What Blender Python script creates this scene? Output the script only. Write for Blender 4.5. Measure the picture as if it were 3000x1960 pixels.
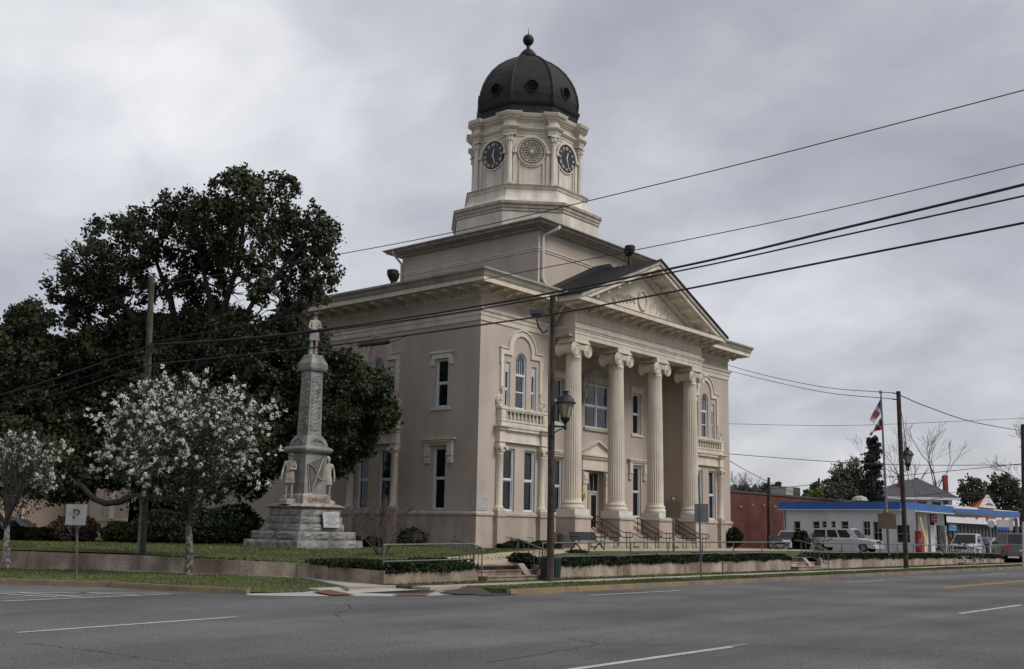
import bpy, math, random
import numpy as np
from mathutils import Vector, Matrix
random.seed(7); rng=np.random.default_rng(7)
R=math.radians; PI=math.pi
sc=bpy.context.scene
for o in list(bpy.data.objects): bpy.data.objects.remove(o)
C=bpy.data.collections.new("Scene Objects"); sc.collection.children.link(C)
# ------------------------------------------------------------------ camera
YAW,PITCH,ROLL,FPX=0.87392777,0.1832634,0.01938405,3108.75
_f=Vector((math.sin(YAW)*math.cos(PITCH),math.cos(YAW)*math.cos(PITCH),math.sin(PITCH)))
_r=Vector((math.cos(YAW),-math.sin(YAW),0)); _u=_r.cross(_f)
_rt=_r*math.cos(ROLL)+_u*math.sin(ROLL); _up=_u*math.cos(ROLL)-_r*math.sin(ROLL)
EYE=Vector((0,0,1.6))
cd=bpy.data.cameras.new("camera"); cam=bpy.data.objects.new("camera",cd); C.objects.link(cam)
cam.matrix_world=Matrix(((_rt.x,_up.x,-_f.x,EYE.x),(_rt.y,_up.y,-_f.y,EYE.y),(_rt.z,_up.z,-_f.z,EYE.z),(0,0,0,1)))
cd.sensor_width=36; cd.lens=FPX/3000*36; cd.clip_start=.1; cd.clip_end=4000; sc.camera=cam
def at(x,y,d):   # a point of the place seen at photo position x,y (3000 wide) d metres ahead
    v=_f+_rt*((x-1500)/FPX)-_up*((y-980)/FPX); return EYE+v*d
def ground(x,y,z):
    v=_f+_rt*((x-1500)/FPX)-_up*((y-980)/FPX); return EYE+v*((z-1.6)/v.z)
def onX(x,y,X):
    v=_f+_rt*((x-1500)/FPX)-_up*((y-980)/FPX); return EYE+v*(X/v.x)
def onY(x,y,Y):
    v=_f+_rt*((x-1500)/FPX)-_up*((y-980)/FPX); return EYE+v*(Y/v.y)
# ------------------------------------------------------------------ sky, sun, exposure
SUN_EL,SUN_AZ=R(46),R(14)       # azimuth of the soft sun, measured from -Y towards +X
sdir=Vector((math.sin(SUN_AZ)*math.cos(SUN_EL),-math.cos(SUN_AZ)*math.cos(SUN_EL),math.sin(SUN_EL)))
wd=bpy.data.worlds.new("World"); sc.world=wd; wd.use_nodes=True
N=wd.node_tree.nodes; L=wd.node_tree.links; N.clear()
out=N.new('ShaderNodeOutputWorld'); bg=N.new('ShaderNodeBackground')
sky=N.new('ShaderNodeTexSky'); sky.sky_type='NISHITA'; sky.sun_disc=False; sky.sun_elevation=SUN_EL
sky.sun_rotation=math.atan2(sdir.x,sdir.y)
tc=N.new('ShaderNodeTexCoord'); sep=N.new('ShaderNodeSeparateXYZ'); L.new(tc.outputs['Generated'],sep.inputs[0])
def wm(op,a,b=None):
    m=N.new('ShaderNodeMath'); m.operation=op
    for i,v in enumerate((a,b)):
        if v is None: continue
        if isinstance(v,(int,float)): m.inputs[i].default_value=v
        else: L.new(v,m.inputs[i])
    return m.outputs[0]
zz=wm('ADD',wm('ABSOLUTE',sep.outputs[2]),.45)
cx=wm('DIVIDE',sep.outputs[0],zz); cy=wm('DIVIDE',sep.outputs[1],zz)
cmb=N.new('ShaderNodeCombineXYZ'); L.new(cx,cmb.inputs[0]); L.new(cy,cmb.inputs[1])
def wn(scale,detail,rough,off,dist=0):
    mp=N.new('ShaderNodeMapping'); mp.inputs['Location'].default_value=off; mp.inputs['Rotation'].default_value=(0,0,.5)
    mp.inputs['Scale'].default_value=(1,.8,1); L.new(cmb.outputs[0],mp.inputs[0])
    n=N.new('ShaderNodeTexNoise'); n.inputs['Scale'].default_value=scale; n.inputs['Detail'].default_value=detail
    n.inputs['Roughness'].default_value=rough; n.inputs['Distortion'].default_value=dist; L.new(mp.outputs[0],n.inputs['Vector']); return n.outputs[0]
n1=wn(1.5,3,.5,(3.1,1.7,0),.3); n2=wn(3.6,6,.53,(7.3,2.2,0),.35)
n3=wn(8,5,.55,(1.3,9.2,0),.5)
# broad lightening of the cloud deck towards one side of the sky (thin cloud there)
bd=at(620,420,1)-EYE; bd.normalize()
dt=N.new('ShaderNodeVectorMath'); dt.operation='DOT_PRODUCT'; L.new(tc.outputs['Generated'],dt.inputs[0]); dt.inputs[1].default_value=bd
glow=wm('POWER',wm('MAXIMUM',dt.outputs['Value'],0.0),9.0)
val=wm('ADD',wm('ADD',wm('ADD',wm('MULTIPLY',n1,.50),wm('MULTIPLY',n2,.34)),wm('MULTIPLY',n3,.14)),wm('MULTIPLY',glow,.07))
rp=N.new('ShaderNodeValToRGB'); L.new(val,rp.inputs[0]); e=rp.color_ramp.elements
e[0].position=.34; e[0].color=(.25,.252,.285,1); e[1].position=.67; e[1].color=(.66,.66,.68,1)
x=e.new(.44); x.color=(.335,.337,.370,1); x=e.new(.545); x.color=(.455,.455,.485,1)
mx=N.new('ShaderNodeMix'); mx.data_type='RGBA'; mx.inputs['Factor'].default_value=.012
L.new(rp.outputs[0],mx.inputs['A']); L.new(sky.outputs[0],mx.inputs['B']); L.new(mx.outputs['Result'],bg.inputs[0])
bg.inputs[1].default_value=1.0; L.new(bg.outputs[0],out.inputs[0])
sl=bpy.data.lights.new("sun",'SUN'); sl.energy=1.8; sl.angle=R(28); sl.color=(1,.95,.88)
so=bpy.data.objects.new("sun",sl); C.objects.link(so); so.rotation_euler=(-sdir).to_track_quat('-Z','Y').to_euler()
vs=sc.view_settings; vs.view_transform='Standard'; vs.look='None'; vs.exposure=.36; vs.gamma=1; vs.use_curve_mapping=False
sc.render.engine='CYCLES'
# ------------------------------------------------------------------ materials
MATS={}
def mat(name,c1,c2=None,scale=2.0,rough=.8,bump=0,bscale=None,metal=0,streak=None,spec=.5,detail=5,speck=None,contrast=(.35,.65)):
    if name in MATS: return MATS[name]
    m=bpy.data.materials.new(name); m.use_nodes=True; n=m.node_tree.nodes; l=m.node_tree.links; b=n['Principled BSDF']
    b.inputs['Roughness'].default_value=rough; b.inputs['Metallic'].default_value=metal; b.inputs['Specular IOR Level'].default_value=spec
    c2=c2 or tuple(v*.82 for v in c1)
    g=n.new('ShaderNodeNewGeometry')
    def noise(sc_,vec,det=detail):
        t=n.new('ShaderNodeTexNoise'); t.inputs['Scale'].default_value=sc_; t.inputs['Detail'].default_value=det; l.new(vec,t.inputs['Vector']); return t.outputs[0]
    def ramp(v,a,b_,ca,cb):
        r=n.new('ShaderNodeValToRGB'); l.new(v,r.inputs[0]); r.color_ramp.elements[0].position=a; r.color_ramp.elements[1].position=b_
        r.color_ramp.elements[0].color=(*ca,1); r.color_ramp.elements[1].color=(*cb,1); return r.outputs[0]
    col=ramp(noise(scale,g.outputs['Position']),contrast[0],contrast[1],c2,c1)
    def mul(a,f,fac=1.0):
        k=n.new('ShaderNodeMix'); k.data_type='RGBA'; k.blend_type='MULTIPLY'; k.inputs['Factor'].default_value=fac; l.new(a,k.inputs['A']); l.new(f,k.inputs['B']); return k.outputs['Result']
    if streak:
        mp=n.new('ShaderNodeMapping'); mp.inputs['Scale'].default_value=(streak[0],streak[0],streak[0]*(.3 if name.startswith('stained') else .09)); l.new(g.outputs['Position'],mp.inputs[0])
        col=mul(col,ramp(noise(1,mp.outputs[0],6),.38,.62,streak[1],(1,1,1)))
    if speck:
        col=mul(col,ramp(noise(speck[0],g.outputs['Position'],2),.42,.58,speck[1],(1,1,1)))
    l.new(col,b.inputs['Base Color'])
    if bump:
        bp=n.new('ShaderNodeBump'); bp.inputs['Strength'].default_value=bump; bp.inputs['Distance'].default_value=.02
        l.new(noise(bscale or scale*8,g.outputs['Position'],4),bp.inputs['Height']); l.new(bp.outputs[0],b.inputs['Normal'])
    MATS[name]=m; return m
def plain(name,c,rough=.6,metal=0,spec=.5):
    if name in MATS: return MATS[name]
    m=mat(name,c,tuple(v*.9 for v in c),3,rough,metal=metal,spec=spec); return m
STUC=mat('pink_stucco',(.505,.432,.378),(.425,.360,.314),.35,.92,.5,30,streak=(.9,(.90,.885,.87)),speck=(70,(.93,.93,.93)))
BASE=mat('pink_stucco_base',(.485,.415,.365),(.38,.32,.28),.7,.92,.5,30,streak=(1.6,(.86,.83,.80)),speck=(70,(.93,.93,.93)))
CREAM=mat('cream_trim_paint',(.66,.61,.535),(.58,.53,.46),.9,.75,.2,25,streak=(2.2,(.88,.85,.80)))
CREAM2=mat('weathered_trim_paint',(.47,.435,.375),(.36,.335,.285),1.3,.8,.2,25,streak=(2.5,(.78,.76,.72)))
TOWER=mat('tower_paint',(.68,.635,.57),(.54,.505,.45),.8,.8,.3,18,streak=(1.7,(.80,.78,.74)))
GUT=mat('gutter_metal_paint',(.36,.34,.29),(.27,.25,.21),1.1,.6,.1,8,streak=(2.2,(.8,.8,.78)))
WHITE=mat('white_window_paint',(.60,.64,.69),(.54,.58,.63),3,.5)
GLASS=mat('window_glass',(.016,.018,.019),(.008,.010,.010),1.3,.06,.12,1.5,spec=.38)
GLASSU=mat('upper_window_glass',(.065,.070,.085),(.03,.034,.042),1.6,.08,.12,1.5,spec=.5)  # grey sky reflection put into the base colour of these panes
COPPER=mat('dome_bronze_metal',(.020,.0185,.0178),(.012,.011,.0105),1.1,.6,.35,6,metal=.1,spec=.3,streak=(2.5,(.72,.72,.72)))
DARK=plain('dark_iron',(.02,.02,.022),.5,.3)
BLACKROOF=mat('dark_metal_roof',(.020,.020,.022),(.013,.013,.014),1.2,.6,spec=.25)
GALV=mat('galvanised_rail',(.145,.16,.15),(.095,.105,.10),4,.65,metal=.3)
BROWNRAIL=plain('brown_handrail',(.075,.045,.035),.5,.3)
WOOD=mat('weathered_pole_wood',(.085,.062,.048),(.035,.027,.022),3,.9,.6,25,streak=(9,(.55,.55,.55)))
WOOD2=mat('greyed_pole_wood',(.12,.105,.08),(.06,.052,.042),3,.9,.6,25,streak=(9,(.6,.6,.6)))
ASPH=mat('asphalt',(.175,.171,.170),(.120,.118,.118),.30,.9,1.0,40,speck=(26,(.52,.52,.52)),detail=10)
_n=ASPH.node_tree.nodes; _l=ASPH.node_tree.links; _b=_n['Principled BSDF']; _src=_b.inputs['Base Color'].links[0].from_socket; _g=_n.new('ShaderNodeNewGeometry')
for _sc,_lo,_hi,_d in (((.035,.55,1),.76,1.12,4),((.25,.4,1),.80,1.08,8),((1.6,9,1),.90,1.04,3)):
    _m=_n.new('ShaderNodeMapping'); _m.inputs['Scale'].default_value=_sc; _l.new(_g.outputs['Position'],_m.inputs[0]); _t=_n.new('ShaderNodeTexNoise'); _t.inputs['Scale'].default_value=1; _t.inputs['Detail'].default_value=_d; _l.new(_m.outputs[0],_t.inputs['Vector'])
    _r=_n.new('ShaderNodeMapRange'); _r.inputs[1].default_value=.35; _r.inputs[2].default_value=.65; _r.inputs[3].default_value=_lo; _r.inputs[4].default_value=_hi; _l.new(_t.outputs[0],_r.inputs[0])
    _k=_n.new('ShaderNodeMix'); _k.data_type='RGBA'; _k.blend_type='MULTIPLY'; _k.inputs['Factor'].default_value=1; _l.new(_src,_k.inputs['A']); _l.new(_r.outputs[0],_k.inputs['B']); _src=_k.outputs['Result']
_l.new(_src,_b.inputs['Base Color'])
CONC=mat('pale_concrete',(.40,.36,.305),(.31,.275,.23),1.1,.9,.3,30,speck=(40,(.9,.9,.9)))
APRON=mat('new_concrete',(.42,.405,.37),(.34,.325,.295),1.0,.9,.3,30,speck=(40,(.9,.9,.9)))
WALLC=mat('stained_wall_concrete',(.50,.42,.35),(.30,.24,.20),1.0,.95,.6,20,streak=(1.5,(.55,.51,.48)),speck=(16,(.80,.79,.78)))
KERB=mat('kerb_concrete',(.23,.175,.145),(.14,.105,.09),1.5,.9,.4,20)
KERBY=mat('worn_yellow_kerb_paint',(.25,.18,.095),(.185,.145,.11),1.6,.85,.4,20,contrast=(.40,.56))
GRASS=mat('grass_ground',(.085,.105,.026),(.050,.062,.020),1.2,1,.6,30,speck=(14,(.6,.6,.5)))
GRASSB=mat('grass_blades',(.115,.145,.034),(.062,.072,.024),.45,.9)
IVY=mat('groundcover_leaves',(.026,.040,.016),(.012,.018,.008),2.0,.85,spec=.15)
LEAF=mat('magnolia_leaves',(.054,.066,.031),(.024,.031,.016),.9,.6,spec=.2)
LEAF2=mat('pear_leaves',(.032,.046,.016),(.022,.033,.013),2,.8)
BLOOM=mat('white_blossom',(.92,.91,.87),(.82,.80,.76),6,.9)
_n=BLOOM.node_tree.nodes; _l=BLOOM.node_tree.links; _t=_n.new('ShaderNodeBsdfTranslucent'); _t.inputs[0].default_value=(.85,.84,.80,1); _m=_n.new('ShaderNodeMixShader'); _m.inputs[0].default_value=.5
_l.new(_n['Principled BSDF'].outputs[0],_m.inputs[1]); _l.new(_t.outputs[0],_m.inputs[2]); _l.new(_m.outputs[0],_n['Material Output'].inputs[0])
BARK=mat('dark_bark',(.038,.033,.029),(.018,.016,.015),4,.95,.8,20)
BARKP=mat('lichened_bark',(.21,.205,.185),(.055,.05,.045),9,.95,.8,30,contrast=(.45,.58))
TWIG=mat('reddish_twigs',(.115,.075,.06),(.06,.042,.035),6,.9)
TWIGG=mat('grey_twigs',(.06,.053,.048),(.035,.032,.030),3,.9)
GRAN=mat('grey_granite',(.31,.31,.295),(.19,.19,.18),2.0,.85,.8,9,streak=(2,(.68,.68,.68)),speck=(30,(.78,.78,.78)))
GRANR=mat('rusticated_granite',(.33,.325,.31),(.18,.178,.168),2.4,.9,1.0,5,streak=(2,(.7,.7,.7)),speck=(30,(.78,.78,.78)))
MARB=mat('white_marble',(.44,.415,.37),(.24,.22,.19),2.6,.8,.5,12,streak=(4,(.66,.62,.58)))
MARBW=mat('marble_plaque',(.40,.40,.40),(.29,.29,.30),6,.6)
DARKMARK=plain('plaque_line_grey',(.14,.14,.14),.9)  # even grey of the bars that suggest the plaque's lettering
BRONZE=mat('old_bronze_marker',(.13,.095,.04),(.07,.06,.035),3,.6,metal=.3)
PAINTW=mat('worn_white_road_paint',(.52,.52,.50),(.36,.36,.35),3,.8,speck=(22,(.75,.75,.75)))
PAINTY=mat('yellow_road_paint',(.52,.27,.04),(.36,.19,.04),3,.8)
RED=mat('red_tactile_paving',(.17,.065,.055),(.12,.05,.043),3,.85)
CRACK=plain('road_crack_tar',(.028,.028,.03),.9)
BRICK=mat('red_brick_wall',(.125,.037,.026),(.072,.023,.018),.6,.95,.4,20,speck=(5,(.8,.8,.8)))
def boxc(a,b): return
# ------------------------------------------------------------------ mesh builder
WL={}
class MB:
    def __init__(s): s.v=[]; s.f=[]; s.m=[]; s.k=0
    def add(s,vs,fs,k=None):
        n=len(s.v); s.v+= [tuple(p) for p in vs]; s.f+=[tuple(i+n for i in f) for f in fs]; s.m+=[s.k if k is None else k]*len(fs)
    def box(s,x0,x1,y0,y1,z0,z1,k=None):
        s.add([(x0,y0,z0),(x1,y0,z0),(x1,y1,z0),(x0,y1,z0),(x0,y0,z1),(x1,y0,z1),(x1,y1,z1),(x0,y1,z1)],
              [(0,3,2,1),(4,5,6,7),(0,1,5,4),(1,2,6,5),(2,3,7,6),(3,0,4,7)],k)
    def frus(s,cx,cy,z0,z1,a0,b0,a1,b1,k=None):
        s.add([(cx-a0,cy-b0,z0),(cx+a0,cy-b0,z0),(cx+a0,cy+b0,z0),(cx-a0,cy+b0,z0),(cx-a1,cy-b1,z1),(cx+a1,cy-b1,z1),(cx+a1,cy+b1,z1),(cx-a1,cy+b1,z1)],
              [(0,3,2,1),(4,5,6,7),(0,1,5,4),(1,2,6,5),(2,3,7,6),(3,0,4,7)],k)
    def lathe(s,cx,cy,prof,n=16,a0=0,a1=2*PI,k=None,axis='z'):
        full=abs(a1-a0-2*PI)<1e-6; m=n if full else n+1; vs=[]
        for r,z in prof:
            for i in range(m):
                a=a0+(a1-a0)*i/n
                if axis=='z': vs.append((cx+r*math.cos(a),cy+r*math.sin(a),z))
                elif axis=='y': vs.append((cx+r*math.cos(a),z,cy+r*math.sin(a)))
                else: vs.append((z,cx+r*math.cos(a),cy+r*math.sin(a)))
        fs=[]
        for j in range(len(prof)-1):
            for i in range(n):
                i2=(i+1)%m; fs.append((j*m+i,j*m+i2,(j+1)*m+i2,(j+1)*m+i))
        if full: fs.append(tuple(range(m))); fs.append(tuple((len(prof)-1)*m+i for i in range(m)))
        s.add(vs,fs,k)
    def tube(s,pts,r,n=6,k=None,r1=None,cap=True):
        pts=[Vector(p) for p in pts]; vs=[]; up=None
        for i,p in enumerate(pts):
            t=(pts[min(i+1,len(pts)-1)]-pts[max(i-1,0)]).normalized()
            if up is None: up=Vector((0,0,1)) if abs(t.z)<.9 else Vector((1,0,0))
            a=t.cross(up).normalized(); b=a.cross(t).normalized(); up=b
            rr=r if r1 is None else r+(r1-r)*i/max(1,len(pts)-1)
            for j in range(n):
                q=2*PI*j/n; vs.append(p+a*(rr*math.cos(q))+b*(rr*math.sin(q)))
        fs=[(i*n+j,i*n+(j+1)%n,(i+1)*n+(j+1)%n,(i+1)*n+j) for i in range(len(pts)-1) for j in range(n)]
        if cap: fs+=[tuple(range(n)),tuple((len(pts)-1)*n+j for j in range(n))]
        s.add(vs,fs,k)
    def poly(s,pts,d,k=None):   # closed planar polygon swept by vector d
        n=len(pts); d=Vector(d); a=[Vector(p) for p in pts]; b=[p+d for p in a]
        s.add(a+b,[tuple(range(n)),tuple(range(2*n-1,n-1,-1))]+[(i,(i+1)%n,n+(i+1)%n,n+i) for i in range(n)],k)
    def sweep(s,path,prof,closed=False,k=None,cap=True):
        n=len(path); P=[Vector((p[0],p[1])) for p in path]; m=len(prof); vs=[]
        def nrm(a,b): d=(b-a).normalized(); return Vector((d.y,-d.x))
        for i in range(n):
            if closed: n1=nrm(P[i-1],P[i]); n2=nrm(P[i],P[(i+1)%n])
            else: n1=nrm(P[max(i-1,0)],P[max(i,1)]); n2=nrm(P[min(i,n-2)],P[min(i+1,n-1)])
            o=(n1+n2)/(1+n1.dot(n2))
            for q,z in prof: vs.append((P[i].x+o.x*q,P[i].y+o.y*q,z))
        fs=[]
        for i in range(n if closed else n-1):
            i2=(i+1)%n
            for j in range(m-1): fs.append((i*m+j,i*m+j+1,i2*m+j+1,i2*m+j))
        if not closed and cap: fs+=[tuple(range(m)),tuple((n-1)*m+j for j in range(m))]
        s.add(vs,fs,k)
    def mesh(s,name,mats,smooth=False):
        me=bpy.data.meshes.new(name); me.from_pydata(s.v,[],s.f)
        for m in (mats if isinstance(mats,(list,tuple)) else [mats]): me.materials.append(m)
        if any(s.m): me.polygons.foreach_set('material_index',s.m)
        if smooth:
            me.polygons.foreach_set('use_smooth',[True]*len(me.polygons))
            try: me.set_sharp_from_angle(angle=R(38))
            except Exception: pass
        me.update(); return me
    def build(s,name,mats,parent=None,loc=None,rot=0,smooth=False):
        return link(name,s.mesh(name,mats,smooth),parent,loc,rot)
def link(name,data,parent=None,loc=None,rot=0):
    """world-placed unless the parent is rotated; loc is in world axes, sub-parts with loc None share the parent's frame"""
    o=bpy.data.objects.new(name,data); C.objects.link(o)
    if parent is not None:
        o.parent=parent
        if loc=='local': o.location=(0,0,0)
        else: o.location=Vector(loc or (0,0,0))-Vector(WL.get(parent.name,(0,0,0)))
    elif loc and loc!='local': o.location=loc
    o.rotation_euler=(0,0,rot); WL[o.name]=Vector(loc) if (loc and loc!='local') else (Vector(WL.get(parent.name,(0,0,0))) if (parent and loc=='local') else Vector((0,0,0)))
    return o
def tag(o,label,cat,group=None,kind=None):
    if label: o['label']=label
    if cat: o['category']=cat
    if group: o['group']=group
    if kind: o['kind']=kind
    return o
def thing(name,label,cat,loc,rotz=0,group=None):
    o=bpy.data.objects.new(name,None); o.empty_display_size=.3; C.objects.link(o); o.location=loc; o.rotation_euler=(0,0,rotz)
    WL[o.name]=Vector(loc); return tag(o,label,cat,group)
def struct(o): o['kind']='structure'; return o
def kids(o): return [c for c in C.objects if c.parent==o]
def copytree(src,loc,rotz,label=None,group=None):
    r=src.copy(); C.objects.link(r); r.location=loc; r.rotation_euler=(0,0,rotz); WL[r.name]=Vector(loc)
    if label: r['label']=label
    if group: r['group']=group
    def rec(a,b):
        for c in kids(a):
            d=c.copy(); C.objects.link(d); d.parent=b; rec(c,d)
    rec(src,r); return r
def textmesh(txt,size,depth,name='lettering',m=None,sx=1):
    cu=bpy.data.curves.new('t','FONT'); cu.body=txt; cu.size=size; cu.extrude=depth; cu.align_x='CENTER'; cu.align_y='CENTER'; cu.resolution_u=3
    o=bpy.data.objects.new('t',cu); C.objects.link(o); dg=bpy.context.evaluated_depsgraph_get()
    me=bpy.data.meshes.new_from_object(o.evaluated_get(dg)); bpy.data.objects.remove(o)
    me.transform(Matrix.Diagonal((sx,1,1,1)))
    me.transform(Matrix.Rotation(R(90),4,'X')); me.name=name; me.materials.clear()
    if m: me.materials.append(m)
    return me
def wallpanel(mb,u0,u1,z0,z1,holes,y=0,dep=.35,k=None):
    """wall face in the local x-z plane at y with real openings; hole=(a,b,c,d,arch)"""
    us=sorted({u0,u1,*[h[0] for h in holes],*[h[1] for h in holes]}); zs=sorted({z0,z1,*[h[2] for h in holes],*[h[3] for h in holes]})
    for i in range(len(us)-1):
        for j in range(len(zs)-1):
            cu=(us[i]+us[i+1])/2; cz=(zs[j]+zs[j+1])/2
            if any(h[0]<cu<h[1] and h[2]<cz<h[3] for h in holes): continue
            mb.add([(us[i],y,zs[j]),(us[i+1],y,zs[j]),(us[i+1],y,zs[j+1]),(us[i],y,zs[j+1])],[(0,1,2,3)],k)
    for h in holes:
        a,b,c,d=h[:4]; arch=len(h)>4 and h[4]
        if not arch:
            loop=[(a,c),(b,c),(b,d),(a,d)]
        else:
            r=(b-a)/2; m=(a+b)/2; arc=[(m+r*math.cos(t),d-r+r*math.sin(t)) for t in [PI*i/14 for i in range(15)]]
            loop=[(a,c),(b,c)]+arc
            half=len(arc)//2
            for i in range(half): mb.add([(b,y,d),(arc[i][0],y,arc[i][1]),(arc[i+1][0],y,arc[i+1][1])],[(0,1,2)],k)
            for i in range(half,len(arc)-1): mb.add([(a,y,d),(arc[i][0],y,arc[i][1]),(arc[i+1][0],y,arc[i+1][1])],[(0,1,2)],k)
        n=len(loop)
        for i in range(n):
            p,q=loop[i],loop[(i+1)%n]
            if p==q: continue
            mb.add([(p[0],y,p[1]),(q[0],y,q[1]),(q[0],y+dep,q[1]),(p[0],y+dep,p[1])],[(0,1,2,3)],k)
# window meshes in local coordinates, centred on x, bottom at z=0, wall face at y=0
def win_meshes(w,h,rail=.5,y=.16,cols=1,cas=.075,tag_=''):
    f=MB(); a=w/2
    f.box(-a,-a+cas,y-.06,y+.1,0,h); f.box(a-cas,a,y-.06,y+.1,0,h); f.box(-a+cas,a-cas,y-.06,y+.1,h-cas,h); f.box(-a+cas,a-cas,y-.08,y+.1,0,cas*.9)
    zm=h*rail; panes=[]
    inner0=-a+cas; inner1=a-cas; cw=(inner1-inner0)/cols
    for c in range(cols):
        i0=inner0+c*cw+(.04 if c else 0); i1=inner0+(c+1)*cw-(.04 if c<cols-1 else 0)
        if c<cols-1: f.box(i1,i1+.08,y-.05,y+.1,cas*.9,h-cas)
        f.box(i0,i1,y-.01,y+.06,zm-.035,zm+.035)
        for (s0,s1,yy) in ((cas*.9,zm-.035,y+.045),(zm+.035,h-cas,y+.015)):
            f.box(i0,i0+.045,yy-.02,yy+.03,s0,s1); f.box(i1-.045,i1,yy-.02,yy+.03,s0,s1)
            f.box(i0+.045,i1-.045,yy-.02,yy+.03,s0,s0+.05); f.box(i0+.045,i1-.045,yy-.02,yy+.03,s1-.045,s1)
            p=MB(); p.box(i0+.045,i1-.045,yy+.008,yy+.018,s0+.05,s1-.045); panes.append(p)
    return f,panes
WCACHE={}
def window(key,parent,loc,rot,spec,g=GLASS,name='window'):
    kk=(key,g.name)
    if kk not in WCACHE:
        f,ps=win_meshes(**spec); WCACHE[kk]=(f.mesh('window_frame',WHITE),[p.mesh('pane',g) for p in ps])
    fm,pm=WCACHE[kk]; o=link(name,fm,parent,loc,rot)
    for p in pm: c=bpy.data.objects.new('pane',p); C.objects.link(c); c.parent=o
    return o
# ------------------------------------------------------------------ COURTHOUSE
X0,X1,Y0,Y1=42.0,69.5,37.36,53.4; XC=55.75; YT=45.65; GZ=.72; YD=39.2
RL,RR=48.35,63.15
CH=thing('courthouse','pink and cream courthouse with a columned portico and dark domed clock tower','building',(XC,YT,GZ))
def cp(name,mb,m,loc=None,rot=0,smooth=False): return mb.build(name,m,CH,loc or (0,0,0),rot,smooth)
SIDE=R(-90)
BAYU=.5
def bayholes(c): return [(c-1.38,c-.42,2.66,6.05),(c+.42,c+1.38,2.66,6.05),(c-.47,c+.47,8.3,11.45,True),(c-1.36,c-.94,8.3,10.8),(c+.94,c+1.36,8.3,10.8)]
# walls (upper stucco) and base wall
def facade(name,u1,holes,loc,rot,basevents=()):
    mb=MB(); wallpanel(mb,0,u1,2.55,14.4,holes); mb.build(name,STUC,CH,loc,rot)
    mb=MB(); wallpanel(mb,-.06,u1+.06,GZ-.3,2.36,[(a,b,c,d) for a,b,c,d in basevents],y=-.06,dep=.12); mb.add([(-.06,-.06,2.36),(u1+.06,-.06,2.36),(u1+.06,0,2.36),(-.06,0,2.36)],[(0,1,2,3)])
    mb.build('base_wall',BASE,CH,loc,rot)
    for a,b,c,d in basevents:
        v=MB(); v.box(a,b,-.02,.0,c,d)
        for q in range(3): v.box(a+.02,b-.02,-.035,-.02,c+.04+q*.1,c+.09+q*.1)
        v.build('foundation_vent',BASE,CH,loc,rot)
uw=dict(w=.92,h=2.68); lw=dict(w=.92,h=3.38)
cs=Y1-45.3
facade('side_wall',Y1-Y0,bayholes(cs)+[(Y1-40.62,Y1-39.68,8.22,10.9),(Y1-40.62,Y1-39.68,2.66,6.04),(Y1-50.92,Y1-49.98,8.22,10.9),(Y1-50.92,Y1-49.98,2.66,6.04)],(X0,Y1,0),SIDE)
facade('front_wall',RL-X0,bayholes(45.5-X0),(X0,Y0,0),0,[(2.33,2.92,.93,1.29),(4.2,4.78,.93,1.29)])
facade('front_wall',X1-RR,bayholes(66.0-RR),(RR,Y0,0),0)
mb=MB(); mb.box(X1-.3,X1,Y0+.01,Y1,GZ-.3,14.4); mb.box(X0+.01,X1,Y1-.3,Y1,GZ-.3,14.4); cp('rear_wall',mb,STUC)
# porch recess walls
mb=MB(); wallpanel(mb,RL,RR,1.6,14.0,[(54.3,56.25,1.6,5.46),(54.15,56.95,8.13,11.0),(59.62,60.58,8.13,10.9),(59.62,60.58,2.66,6.0),(50.92,51.88,8.13,10.9),(50.92,51.88,2.66,6.0)],y=YD,dep=.5)
cp('porch_back_wall',mb,STUC)
mb=MB(); mb.box(RR,RR+.3,Y0+.01,YD,GZ,14.2); cp('porch_side_wall',mb,STUC); mb=MB(); mb.box(RL-.3,RL,Y0+.01,YD,GZ,14.2); cp('porch_side_wall',mb,STUC)
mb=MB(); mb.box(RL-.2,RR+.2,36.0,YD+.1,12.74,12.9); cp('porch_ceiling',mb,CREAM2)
mb=MB(); mb.box(RL,RR,36.95,YD+.6,GZ,1.6); cp('porch_floor',mb,CONC)
for xa,xb in ((49.95,52.66),(54.35,57.15),(58.85,61.5)):
    for i in range(5):
        s_=MB(); s_.box(xa,xb,35.3+.34*i,36.96,GZ-.1+.17*i,GZ+.17*(i+1)-.02); cp('entrance_step',s_,CONC)
# water table, belts and cornice
pathL=[(X0,Y1),(X0,Y0),(RL,Y0)]; pathR=[(RR,Y0),(X1,Y0),(X1,Y1)]
def bays_path(path,off): return path
for pth in (pathL,pathR):
    mb=MB(); mb.sweep(pth,[(0,2.32),(.075,2.36),(.13,2.40),(.13,2.5),(.09,2.55),(0,2.60)]); cp('water_table',mb,BASE)
    mb=MB(); mb.sweep(pth,[(0,12.79),(.06,12.8),(.06,13.08),(.10,13.09),(.10,13.28),(.17,13.32),(.20,13.42),(.20,13.46),(0,13.5)]); cp('belt_course',mb,CREAM)
full=[(X0,Y1),(X0,Y0),(48.5,Y0),(48.5,35.85),(63.0,35.85),(63.0,Y0),(X1,Y0),(X1,Y1)]
mb=MB(); mb.sweep(full,[(0,14.12),(.05,14.14),(.05,14.2),(.09,14.4),(.12,14.42),(.16,14.52),(.2,14.6),(1.15,14.63),(1.15,14.58),(1.22,14.58),(1.22,14.83),(1.27,14.86),(.2,14.95)]); cp('cornice',mb,CREAM)
for pth in ([(X0,Y1),(X0,Y0),(48.2,Y0)],[(63.3,Y0),(X1,Y0),(X1,Y1)]):
    mb=MB(); mb.sweep(pth,[(.9,14.87),(1.22,14.87),(1.27,14.95),(1.29,15.03),(1.34,15.12),(1.42,15.2),(1.42,15.31),(1.34,15.31),(1.30,15.2),(.9,15.2)]); cp('gutter',mb,GUT)
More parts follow.
